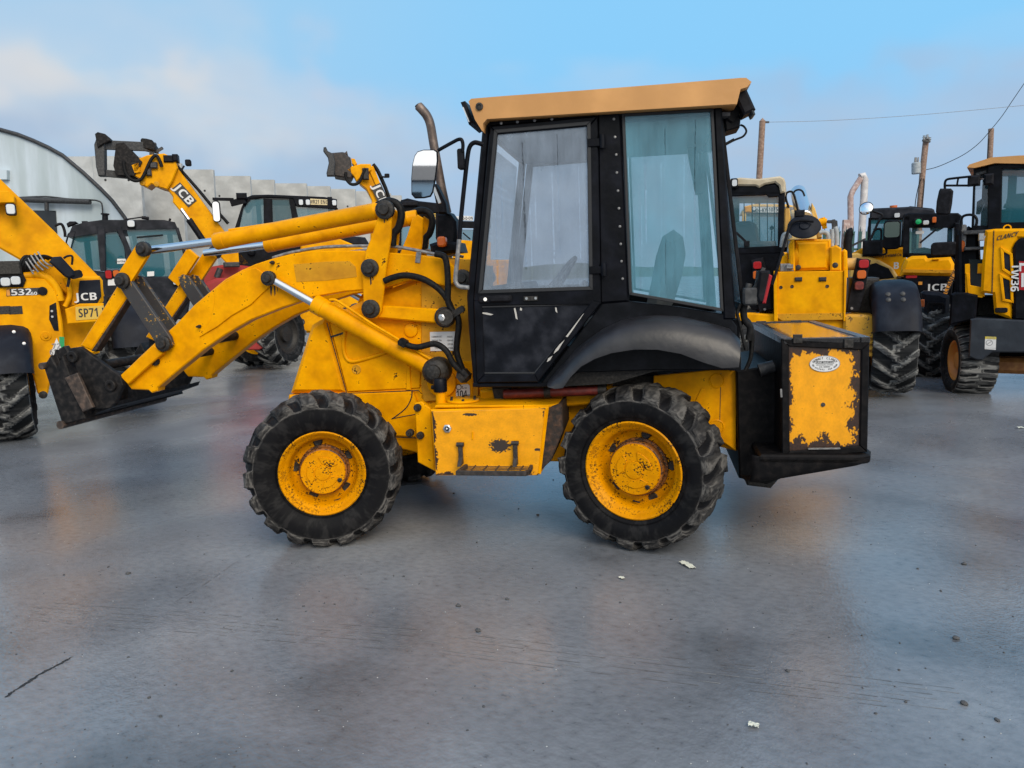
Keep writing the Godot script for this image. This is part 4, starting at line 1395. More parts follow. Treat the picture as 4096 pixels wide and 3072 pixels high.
		if s > 0.0:
			# paint scraped to the undercoat along the slanted edge
			var sc := mb()
			sc.prism([0.648, 1.416, 0.659, 1.426, 0.585, 1.323, 0.556, 1.285, 0.545, 1.288], 0.7225, 0.7235)
			sc.prism([0.504, 1.239, 0.539, 1.271, 0.521, 1.244, 0.498, 1.208, 0.469, 1.186, 0.481, 1.211], 0.7225, 0.7235)
			sc.prism([0.435, 1.158, 0.463, 1.175, 0.446, 1.147, 0.426, 1.136], 0.7225, 0.7235)
			sc.prism([0.232, 1.465, 0.241, 1.468, 0.248, 1.437, 0.253, 1.397, 0.242, 1.403], 0.7085, 0.7092)
			sc.prism([0.484, 1.464, 0.492, 1.463, 0.497, 1.43, 0.486, 1.441], 0.7085, 0.7092)
			sc.prism([0.019, 1.448, 0.065, 1.444, 0.105, 1.432, 0.087, 1.427, 0.024, 1.44], 0.7085, 0.7092)
			sc.prism([0.272, 1.47, 0.283, 1.461, 0.28, 1.45, 0.269, 1.453], 0.7085, 0.7092)
			part("paint_scrape", sc, M.scrape, door)
		for k in 4:
			var pts := [0.197, 2.549, 0.294, 2.55, 0.395, 2.551, 0.496, 2.552]
			b = mb()
			b.xf = S
			b.lathe([0.009, 0, 0.008, 0.004, 0, 0.006], Vector3(pts[2 * k], pts[2 * k + 1], 0.722), Vector3(0, 0, 1), 10)
			part("rivet", b, M.steel_dull, door)
		var rv := [0.852, 2.531, 0.857, 2.431, 0.862, 2.332, 0.864, 2.231, 0.869, 2.128, 0.873, 2.028, 0.877, 1.924, 0.88, 1.823, 0.883, 1.723, 0.888, 1.621]
		for k in 10:
			b = mb()
			b.xf = S
			b.lathe([0.008, 0, 0.007, 0.004, 0, 0.006], Vector3(rv[2 * k], rv[2 * k + 1], 0.703), Vector3(0, 0, 1), 10)
			part("rivet", b, M.steel_dull, t)
		# quarter window
		b = mb()
		b.xf = S
		ring(b, [0.897, 2.559, 1.407, 2.551, 1.465, 1.412, 0.924, 1.525], 0.018, 0.69, 0.706, 0.003)
		part("quarter_frame", b, M.rubber_seal, t)
		b = mb()
		b.xf = S
		b.prism([0.902, 2.554, 1.402, 2.547, 1.46, 1.417, 0.93, 1.527], 0.692, 0.698)
		part("quarter_window", b, M.glass_film, t)
		# rear fender: an arched shell, its lip hangs lower outside
		var lip := [0.453, 1.008, 0.496, 0.997, 0.54, 1.002, 0.585, 1.064, 0.648, 1.126, 0.729, 1.17, 0.822, 1.201, 0.954, 1.22, 1.084, 1.217, 1.212, 1.191, 1.339, 1.139, 1.44, 1.106, 1.53, 1.11]
		var crest := [0.44, 1.025, 0.483, 1.074, 0.534, 1.123, 0.597, 1.199, 0.68, 1.263, 0.767, 1.323, 0.875, 1.369, 0.981, 1.391, 1.086, 1.396, 1.216, 1.385, 1.37, 1.349, 1.497, 1.307, 1.548, 1.253]
		var rows := []
		var under := []
		for k in 13:
			var l := Vector2(lip[2 * k], lip[2 * k + 1])
			var c := Vector2(crest[2 * k], crest[2 * k + 1])
			var row := []
			row.append(Vector3(c.x, c.y - 0.02, 0.6))
			row.append(Vector3(c.x, c.y + 0.006, 0.70))
			row.append(Vector3(c.x, c.y + 0.004, 0.78))
			row.append(Vector3(lerpf(c.x, l.x, 0.15), lerpf(c.y, l.y, 0.13), 0.84))
			row.append(Vector3(lerpf(c.x, l.x, 0.45), lerpf(c.y, l.y, 0.42), 0.884))
			row.append(Vector3(lerpf(c.x, l.x, 0.75), lerpf(c.y, l.y, 0.75), 0.90))
			row.append(Vector3(l.x, l.y, 0.902))
			rows.append(row)
			under.append([Vector3(l.x, l.y, 0.902), Vector3(l.x, l.y + 0.004, 0.885), Vector3(lerpf(c.x, l.x, 0.5), lerpf(c.y, l.y, 0.5), 0.855), Vector3(lerpf(c.x, l.x, 0.1), lerpf(c.y, l.y, 0.1) - 0.03, 0.7), Vector3(c.x, c.y - 0.05, 0.6)])
		b = mb()
		b.xf = S
		b.grid(rows, false, Vector3(0.95, 0.6, 0.3)).grid(under, false, Vector3(0.95, 0.6, 0.3), true)
		part("rear_fender", b, M.fender, t)
		b = mb()
		b.xf = S
		b.prism([0.489, 0.97, 0.751, 1.18, 1.032, 1.231, 1.305, 1.212, 1.574, 1.137, 1.574, 1.093, 1.058, 1.055, 0.804, 0.984], 0.42, 0.62)
		part("wheel_arch", b, M.grease, t)
	# front and rear of the cab
	part("windscreen_pane", mb().prism([0.055, 2.48, 0.061, 2.48, -0.02, 1.52, -0.026, 1.52], -0.62, 0.62), M.glass_film, t)
	part("bulkhead", mb().prism([-0.03, 1.0, 0.0, 1.0, 0.0, 1.53, -0.03, 1.53], -0.64, 0.64, 0.004), M.cab_black, t)
	part("rear_header", mb().prism([1.415, 2.581, 1.463, 2.578, 1.469, 2.495, 1.428, 2.493], -0.62, 0.62), M.cab_black, t)
	part("rear_bulkhead", mb().prism([1.498, 1.359, 1.562, 1.358, 1.574, 1.054, 1.521, 1.055], -0.62, 0.62), M.cab_black, t)
	# the rear window stands ajar, hinged under the roof
	var rw := Node3D.new()
	rw.name = "rear_window"
	t.add_child(rw)
	part("window_pane", mb().prism([1.453, 2.514, 1.464, 2.516, 1.588, 1.417, 1.575, 1.412], -0.58, 0.6), M.glass_film, rw)
	part("window_edge", mb().prism([1.444, 2.537, 1.464, 2.538, 1.599, 1.407, 1.578, 1.399], 0.6, 0.62, 0.003).prism([1.444, 2.537, 1.464, 2.538, 1.599, 1.407, 1.578, 1.399], -0.6, -0.58, 0.003).prism([1.57, 1.454, 1.591, 1.453, 1.599, 1.404, 1.578, 1.399], -0.58, 0.6), M.plastic_black, rw)
	# inside
	var seat := Node3D.new()
	seat.name = "seat"
	t.add_child(seat)
	part("seat_cushion", mb().rrect(Vector3(0.86, 1.30, 0), 0.5, 0.14, 0.5, 0.06, 0.03), M.seat_cloth, seat)
	part("backrest", mb().prism([1.0, 1.34, 1.12, 1.32, 1.2, 1.46, 1.25, 1.62, 1.275, 1.76, 1.26, 1.87, 1.2, 1.92, 1.13, 1.88, 1.09, 1.76, 1.06, 1.6], -0.25, 0.25, 0.06), M.seat_cloth, seat)
	part("seat_base", mb().prism([0.66, 0.99, 1.06, 0.99, 1.0, 1.24, 0.7, 1.24], -0.2, 0.2, 0.02), M.cab_black, seat)
	part("dashboard", mb().prism([0.02, 1.1, 0.2, 1.1, 0.3, 1.5, 0.22, 1.62, 0.02, 1.6], -0.36, 0.36, 0.02), M.cab_black, t)
	part("steering_wheel", mb().tube([Vector3(0.46, 1.66, 0.2), Vector3(0.5, 1.72, 0.1), Vector3(0.54, 1.77, -0.05), Vector3(0.5, 1.72, -0.2), Vector3(0.42, 1.6, -0.22), Vector3(0.35, 1.5, -0.1), Vector3(0.35, 1.5, 0.08), Vector3(0.4, 1.57, 0.18), Vector3(0.46, 1.66, 0.2)], 0.016, 8).bar(Vector3(0.2, 1.4, 0), Vector3(0.44, 1.64, 0), 0.05, 0.05), M.cab_black, t)
	part("lever_console", mb().prism([0.5, 1.0, 0.9, 1.0, 0.86, 1.4, 0.56, 1.46], -0.58, -0.36, 0.02), M.cab_black, t)
	for k in 3:
		part("control_lever", mb().tube([Vector3(0.6 + k * 0.09, 1.42, -0.45), Vector3(0.57 + k * 0.09, 1.58, -0.44)], 0.01, 6).lathe([0, 0, 0.022, 0.01, 0.022, 0.03, 0, 0.045], Vector3(0.57 + k * 0.09, 1.57, -0.44), Vector3.UP, 10), M.cab_black, t)
	part("wiper_motor", mb().bar(Vector3(1.333, 2.555, -0.4), Vector3(1.402, 2.186, -0.4), 0.06, 0.06, 0.01).bar(Vector3(1.374, 2.474, -0.4), Vector3(1.459, 1.731, -0.4), 0.02, 0.02), M.cab_black, t)


func loader_rear(t: Node) -> void:
	var K: Material = M.box_black
	# ballast box behind the axle
	var bx := Node3D.new()
	bx.name = "ballast_box"
	t.add_child(bx)
	var zf := 0.75
	var x0 := 1.79
	var x1 := 2.255
	part("box_front", mb().prism([x0 + 0.002, 0.56, x0 + 0.014, 0.56, x0 + 0.014, 1.23, x0 + 0.002, 1.23], -0.73, 0.73), K, bx)
	part("box_back", mb().prism([x1 - 0.014, 0.6, x1 - 0.002, 0.6, x1 - 0.002, 1.21, x1 - 0.014, 1.21], -0.73, 0.73), K, bx)
	for s in [1.0, -1.0]:
		var b := mb()
		b.xf = Transform3D(Basis.from_scale(Vector3(1, 1, s)), Vector3.ZERO)
		ring(b, [1.78, 1.251, 2.253, 1.217, 2.258, 0.592, 1.794, 0.549], 0.042, 0.71, 0.75, 0.006)
		part("angle_frame", b, K, bx)
		b = mb()
		b.xf = Transform3D(Basis.from_scale(Vector3(1, 1, s)), Vector3.ZERO)
		b.prism([1.792, 1.239, 2.249, 1.209, 2.253, 0.598, 1.803, 0.557], 0.715, 0.735)
		part("side_plate", b, M.box_worn, bx)
	part("lid", mb().prism_y([x0 + 0.05, -0.70, x1 - 0.05, -0.70, x1 - 0.05, 0.70, x0 + 0.05, 0.70], 1.236, 1.247, 0.003), M.lid_worn, bx)
	part("lid_frame", mb().box(Vector3(x0 + 0.025, 1.235, 0), Vector3(0.05, 0.035, 1.5), 0.005).box(Vector3(x1 - 0.025, 1.235, 0), Vector3(0.05, 0.035, 1.5), 0.005).box(Vector3((x0 + x1) / 2, 1.235, -0.725), Vector3(0.365, 0.035, 0.05), 0.005).box(Vector3((x0 + x1) / 2, 1.235, 0.725), Vector3(0.365, 0.033, 0.05), 0.005), M.box_black_wet, bx)
	for p in [Vector3(1.867, 1.26, 0.755), Vector3(2.14, 1.228, 0.755)]:
		part("lid_hinge", mb().box(p + Vector3(0, -0.01, 0), Vector3(0.05, 0.05, 0.016), 0.003).cyl(p + Vector3(0, -0.024, 0.007), p + Vector3(0, -0.024, 0.012), 0.009), M.grease, bx)
	for p in [Vector3(1.87, 1.252, -0.72), Vector3(2.12, 1.252, -0.72)]:
		part("lid_hinge", mb().box(p, Vector3(0.07, 0.016, 0.03), 0.003), M.grease, bx)
	part("latch_bar", mb().bar(Vector3(1.933, 0.613, 0.752), Vector3(2.11, 0.616, 0.752), 0.008, 0.012, 0.002, Vector3(0, 0, 1)), M.steel_dull, bx)
	part("keyhole", mb().cyl(Vector3(2.015, 0.867, 0.735), Vector3(2.015, 0.868, 0.739), 0.012), M.grease, bx)
	part("side_lug", mb().bar(Vector3(1.781, 0.963, 0.752), Vector3(1.784, 0.914, 0.752), 0.01, 0.012, 0.002, Vector3(0, 0, 1)), M.steel_dull, bx)
	# bumper: a deep trough with a rounded back corner, its floor rises to the rear
	part("bumper", mb().prism_y([1.66, -0.78, 2.2, -0.78, 2.27, -0.74, 2.3, -0.66, 2.3, 0.66, 2.27, 0.76, 2.2, 0.80, 1.66, 0.80], 0.53, 0.585, 0.012), M.box_black, t)
	var rows := []
	var path := [1.62, 0.76, 1.66, 0.80, 1.9, 0.80, 2.2, 0.80, 2.265, 0.765, 2.3, 0.66, 2.3, -0.66, 2.265, -0.765, 2.2, -0.80, 1.66, -0.80]
	for k in 10:
		var x: float = path[2 * k]
		var z: float = path[2 * k + 1]
		var low := lerpf(0.41, 0.535, clampf((x - 1.66) / 0.64, 0, 1))
		rows.append([Vector3(x, 0.575, z * 0.99), Vector3(x, 0.56, z), Vector3(x, low + 0.04, z), Vector3(x - 0.01, low + 0.008, z * 0.985), Vector3(x - 0.03, low, z * 0.95), Vector3(x - 0.05, low + 0.01, z * 0.8)])
	part("bumper_skirt", mb().grid(rows, false, Vector3(1.95, 0.8, 0)), K, t)
	part("rear_block", mb().prism([1.564, 1.035, 1.755, 1.061, 1.917, 1.031, 1.927, 0.395, 1.751, 0.316, 1.584, 0.355], -0.5, 0.46, 0.01), K, t)
	part("block_pipe", mb().cyl(Vector3(1.694, 1.04, 0.5), Vector3(1.78, 1.067, 0.5), 0.04, 0.036, 16), M.steel_dark, t)
	part("tow_plate", mb().prism([1.623, 0.389, 1.914, 0.392, 1.8, 0.247, 1.653, 0.264], -0.2, 0.3, 0.01), M.grease, t)
	# rear lamp on its bracket
	var lamp := Node3D.new()
	lamp.name = "rear_lamp"
	t.add_child(lamp)
	part("lamp_housing", mb().prism([1.662, 1.639, 1.718, 1.639, 1.728, 1.597, 1.699, 1.461, 1.663, 1.452, 1.645, 1.495], 0.56, 0.72, 0.012), M.plastic_black, lamp)
	part("red_lens", mb().prism([1.713, 1.619, 1.731, 1.608, 1.697, 1.453, 1.679, 1.454], 0.575, 0.725, 0.006), M.red_lens, lamp)
	part("lamp_bracket", mb().rrect(Vector3(1.617, 1.494, 0.66), 0.085, 0.1, 0.1, 0.015, 0.01).cyl(Vector3(1.591, 1.468, 0.66), Vector3(1.611, 1.569, 0.66), 0.02).bar(Vector3(1.637, 1.526, 0.66), Vector3(1.693, 1.656, 0.66), 0.012, 0.02), M.steel_dark, lamp)
	part("lamp_stalk", mb().tube(VZ([1.596, 1.473, 1.584, 1.409, 1.592, 1.355, 1.623, 1.311, 1.613, 1.238], 0.64), 0.02, 8).tube(VZ([1.565, 1.456, 1.545, 1.4, 1.561, 1.334, 1.577, 1.253, 1.595, 1.184], 0.67), 0.01, 8), M.hose, lamp)
	part("cable", mb().tube(VZ([1.573, 1.33, 1.607, 1.357, 1.639, 1.288, 1.632, 1.136, 1.601, 1.054], 0.6), 0.012, 8), M.hose, t)
	# yellow plate of the seller on the box: oval sticker with its lettering
	var st := Node3D.new()
	st.name = "seller_sticker"
	t.add_child(st)
	var c := Vector3(2.019, 1.103, 0.737)
	st.position = c
	var oval := []
	for k in 36:
		oval.append_array([0.083 * cos(TAU * k / 36), 0.047 * sin(TAU * k / 36)])
	part("sticker_sheet", mb().prism(oval, 0.0, 0.002), M.decal_white, st)
	var tx := mb()
	var rim := mb()
	for k in 36:
		var a := TAU * k / 36
		var e := TAU * (k + 1) / 36
		rim.bar(Vector3(0.0815 * cos(a), 0.0455 * sin(a), 0.0024), Vector3(0.0815 * cos(e), 0.0455 * sin(e), 0.0024), 0.0012, 0.0018, 0.0, Vector3(0, 0, 1))
	part("sticker_rim", rim, M.decal_black, st)
	for side in [["DERMOT CLANCY", 0.032, 0.012, true, 0.20], ["087 6732892  068 49546", 0.033, 0.0085, false, 0.135]]:
		var s: String = side[0]
		for i in s.length():
			if s[i] == " ":
				continue
			var u: float = (i - (s.length() - 1) / 2.0) * side[4]
			var ang: float = PI / 2 - u if side[3] else -PI / 2 + u
			var e := Vector3(0.065 * cos(ang), side[1] * sin(ang), 0.002)
			var slope := atan2(side[1] * cos(ang), -0.065 * sin(ang)) + (PI if side[3] else 0.0)
			tx.text(s[i], side[2], 0.001, at(e, Basis(Vector3(0, 0, 1), slope)))
	tx.text("KNOCKANURE, LISTOWEL", 0.006, 0.001, at(Vector3(0, -0.006, 0.002)), 0.9)
	tx.text("CO. KERRY", 0.0085, 0.001, at(Vector3(0, -0.0175, 0.002)))
	tx.box(Vector3(0, 0.009, 0.002), Vector3(0.1, 0.014, 0.001))
	part("sticker_print", tx, M.decal_black, st)
	part("sticker_line", mb().text("PLANT SALES Ltd.", 0.009, 0.001, at(Vector3(0, 0.009, 0.0031))), M.decal_white, st)


func loader_small(t: Node) -> void:
	var K: Material = M.cab_black
	# exhaust stack
	part("exhaust_pipe", mb().tube(VZ([-0.539, 2.866, -0.517, 2.842, -0.482, 2.796, -0.459, 2.732, -0.442, 2.601, -0.422, 2.458, -0.397, 2.287, -0.367, 2.122], -0.1), 0.032, 14), M.exhaust, t)
	part("exhaust_mouth", mb().cyl(Vector3(-0.538, 2.864, -0.1), Vector3(-0.544, 2.874, -0.1), 0.024), M.grease, t)
	part("heat_shield", mb().prism([-0.463, 2.127, -0.362, 2.129, -0.313, 2.061, -0.312, 1.945, -0.343, 1.864, -0.444, 1.868, -0.471, 1.952], -0.3, -0.12, 0.02), M.plastic_black, t)
	# front work lamp on a stalk beside the exhaust
	var fl := Node3D.new()
	fl.name = "front_lamp"
	t.add_child(fl)
	part("lamp_body", mb().prism([-0.415, 2.294, -0.388, 2.305, -0.325, 2.171, -0.318, 2.102, -0.381, 2.105], 0.0, 0.1, 0.012), M.plastic_black, fl)
	part("lamp_rim", mb().bar(Vector3(-0.401, 2.282, 0.1), Vector3(-0.361, 2.169, 0.1), 0.012, 0.02, 0.004), M.steel, fl)
	part("orange_lens", mb().rrect(Vector3(-0.355, 1.911, 0.12), 0.06, 0.07, 0.06, 0.02, 0.01), M.orange_lens, fl)
	part("lamp_base", mb().prism([-0.456, 1.901, -0.37, 1.923, -0.251, 1.905, -0.234, 1.837, -0.443, 1.823], -0.15, 0.1, 0.02), K, fl)
	# mirror, its arm, and the grab rail that carries it
	var mi := Node3D.new()
	mi.name = "mirror"
	t.add_child(mi)
	var out := [-0.252, 2.382, -0.216, 2.391, -0.153, 2.389, -0.137, 2.378, -0.137, 2.329, -0.156, 2.227, -0.176, 2.151, -0.191, 2.128, -0.23, 2.121, -0.283, 2.122, -0.301, 2.145, -0.297, 2.235, -0.286, 2.312, -0.27, 2.36]
	var g := []
	var cx := 0.0
	var cy := 0.0
	for k in out.size() / 2:
		cx += out[2 * k] / (out.size() / 2)
		cy += out[2 * k + 1] / (out.size() / 2)
	for k in out.size() / 2:
		out[2 * k] -= cx
		out[2 * k + 1] -= cy
		g.append_array([out[2 * k] * 0.92, out[2 * k + 1] * 0.95])
	mi.transform = at(Vector3(cx, cy, 0.95), rot(2.2, 9, 0))
	part("mirror_back", mb().prism(out, -0.04, 0.0, 0.012), M.plastic_black, mi)
	part("mirror_glass", mb().prism(g, 0.0, 0.004), M.mirror, mi)
	part("mirror_arm", mb().tube(VZ([-0.14, 2.385, -0.101, 2.403, -0.051, 2.425, -0.018, 2.438, 0.001, 2.435, 0.008, 2.409, 0.004, 2.368], 0.92), 0.0105, 8), K, t)
	part("arm_bracket", mb().rrect(Vector3(-0.011, 2.331, 0.9), 0.036, 0.115, 0.05, 0.012, 0.006), M.plastic_black, t)
	part("grab_rail", mb().tube(VZ([0.116, 2.409, 0.087, 2.421, 0.06, 2.425, 0.035, 2.406, 0.019, 2.353, -0.008, 2.19, -0.036, 2.007, -0.052, 1.883], 0.86), 0.0135, 10), K, t)
	part("grab_rail_foot", mb().tube(VZ([-0.052, 1.883, -0.069, 1.768, -0.085, 1.661, -0.081, 1.628, -0.059, 1.608, -0.006, 1.601], 0.86), 0.0135, 10), M.steel_dull, t)
	# work lights on the roof ends
	part("roof_lamp", mb().prism([-0.044, 2.686, -0.016, 2.692, 0, 2.654, 0.024, 2.565, 0.001, 2.556, -0.024, 2.637], 0.42, 0.72, 0.006), M.plastic_black, t)
	part("roof_lamp_leds", mb().bar(Vector3(-0.026, 2.653, 0.724), Vector3(0.007, 2.567, 0.724), 0.006, 0.022, 0.0, Vector3(0, 0, 1)), M.clear_lens, t)
	var wl := Node3D.new()
	wl.name = "rear_work_lamp"
	t.add_child(wl)
	part("lamp_body", mb().box(Vector3(1.576, 2.581, 0.62), Vector3(0.07, 0.14, 0.16), 0.012, rot(0, 0, 24)), M.plastic_black, wl)
	part("lamp_face", mb().box(Vector3(1.604, 2.561, 0.62), Vector3(0.014, 0.125, 0.145), 0.004, rot(0, 0, 24)), M.dark_glass, wl)
	for i in 3:
		for k in 3:
			var o := Vector3(1.604, 2.561, 0.62)
			part("led", mb().cyl(Vector3.ZERO, Vector3(0.012, 0, 0), 0.012, 0.012, 8), M.clear_lens, wl).transform = at(o + rot(0, 0, 24) * Vector3(0.0, (i - 1) * 0.038, (k - 1) * 0.042), rot(0, 0, 24))
	part("lamp_bracket", mb().prism([1.473, 2.535, 1.546, 2.541, 1.567, 2.508, 1.562, 2.457, 1.484, 2.439], 0.4, 0.6, 0.008).bar(Vector3(1.502, 2.493, 0.6), Vector3(1.556, 2.566, 0.6), 0.03, 0.04, 0.006), M.plastic_black, t)
	part("lamp_cable", mb().tube(VZ([1.566, 2.473, 1.587, 2.462, 1.6, 2.435, 1.582, 2.408, 1.541, 2.393, 1.49, 2.373], 0.58), 0.006, 6).bar(Vector3(1.533, 2.394, 0.58), Vector3(1.486, 2.371, 0.58), 0.016, 0.016), M.hose, t)
	# hoses on the near side
	part("hose", mb().tube(VZ([-0.565, 1.275, -0.535, 1.25, -0.449, 1.224, -0.331, 1.243, -0.257, 1.2, -0.209, 1.112, -0.136, 1.032], 0.52), 0.02, 10).bar(Vector3(-0.568, 1.271, 0.52), Vector3(-0.514, 1.24, 0.52), 0.045, 0.05, 0.01), M.hose, t)
	part("hose", mb().tube(VZ([-0.314, 1.82, -0.259, 1.803, -0.24, 1.752, -0.237, 1.628, -0.242, 1.512, -0.214, 1.448, -0.189, 1.43, -0.178, 1.357, -0.196, 1.243, -0.197, 1.161, -0.147, 1.011], 0.46), 0.021, 10), M.hose, t)
	part("hose", mb().tube(VZ([-0.671, 1.657, -0.606, 1.679, -0.52, 1.689, -0.409, 1.663, -0.312, 1.602, -0.256, 1.536, -0.22, 1.454], 0.45), 0.021, 10), M.hose, t)
	part("hose_wrap", mb().bar(Vector3(-0.179, 1.065, 0.5), Vector3(-0.12, 0.998, 0.5), 0.075, 0.075, 0.02), M.grease, t)
	part("link_cap", mb().cyl(Vector3(-0.263, 1.411, 0.47), Vector3(-0.25, 1.414, 0.52), 0.06, 0.05).bar(Vector3(-0.222, 1.419, 0.47), Vector3(-0.134, 1.47, 0.47), 0.03, 0.04, 0.01), M.grease, t)
	part("link_bolt", mb().lathe([0, 0, 0.024, 0, 0.024, 0.014, 0.016, 0.018, 0, 0.018], Vector3(-0.274, 1.411, 0.515), Vector3(0, 0, 1), 6, 0.95), M.steel, t)
	part("hose_guide", mb().tube(VZ([-0.543, 1.68, -0.532, 1.71, -0.512, 1.718, -0.507, 1.697], 0.43), 0.006, 6), M.yellow, t)
	# data plate and noise label, with the print they carry
	part("data_plate", mb().prism([-0.403, 1.31, -0.224, 1.31, -0.23, 1.182, -0.406, 1.182], 0.36, 0.364), M.decal_white, t)
	var dp := mb()
	for k in 4:
		var y: float = [0, 1, 2, 3][k]
		var o := Vector3(-0.358, 1.278, 0.366)
		var o2 := Vector3(-0.266, 1.276, 0.366)
		dp.text(["CARBURANT", "ENGINE OIL", "HYDRAULIC", "TYRES"][k], 0.011, 0.0008, at(o + Vector3(0, -0.025 * y, 0)), 0.8)
		dp.text(["DIESEL", "15W-40", "ISO 46", "3 BAR"][k], 0.011, 0.0008, at(o2 + Vector3(0, -0.025 * y, 0)), 0.8)
	part("data_print", dp, M.decal_grey, t)
	part("noise_label", mb().prism([-0.24, 0.952, -0.157, 0.957, -0.145, 0.945, -0.146, 0.857, -0.229, 0.851, -0.241, 0.867], 0.366, 0.369), M.decal_white, t)
	var nl := mb()
	nl.text("104", 0.046, 0.0008, at(Vector3(-0.203, 0.89, 0.37)), 0.72).text("dB", 0.018, 0.0008, at(Vector3(-0.157, 0.877, 0.37)), 0.7).text("L", 0.018, 0.0008, at(Vector3(-0.191, 0.935, 0.37))).text("WA", 0.008, 0.0008, at(Vector3(-0.172, 0.931, 0.37)))
	nl.lathe([0.02, 0, 0.02, 0.0008, 0.015, 0.0008, 0.015, 0], Vector3(-0.22, 0.937, 0.37), Vector3(0, 0, 1), 20)
	part("noise_print", nl, M.decal_black, t)
	part("noise_label_back", mb().prism([-0.313, 1.112, -0.116, 1.109, -0.128, 0.835, -0.327, 0.836], 0.33, 0.364, 0.006), M.yellow, t)
	# chassis under the cab
	part("cab_mount", mb().prism([0.032, 0.948, 0.148, 0.953, 0.157, 0.874, 0.047, 0.863], 0.42, 0.5, 0.008), M.grease, t)
	part("frame_upright", mb().prism([-0.439, 1.79, -0.054, 1.776, -0.092, 0.866, -0.47, 0.837, -0.485, 0.925], 0.33, 0.358, 0.004), M.yellow_dirty, t)
	part("pivot_cheek", mb().lathe([0.1, -0.03, 0.1, 0.02, 0.09, 0.028, 0, 0.028], Vector3(0, 0, 0), Vector3(0, 0, 1), 24), M.yellow, t).position = Vector3(-0.333, 0.973, 0.37)
	part("leaf", mb().prism([0.833, 1.226, 1.087, 1.164, 1.086, 1.019, 0.972, 1.015], 0.3, 0.5, 0.02), M.plastic_black, t)


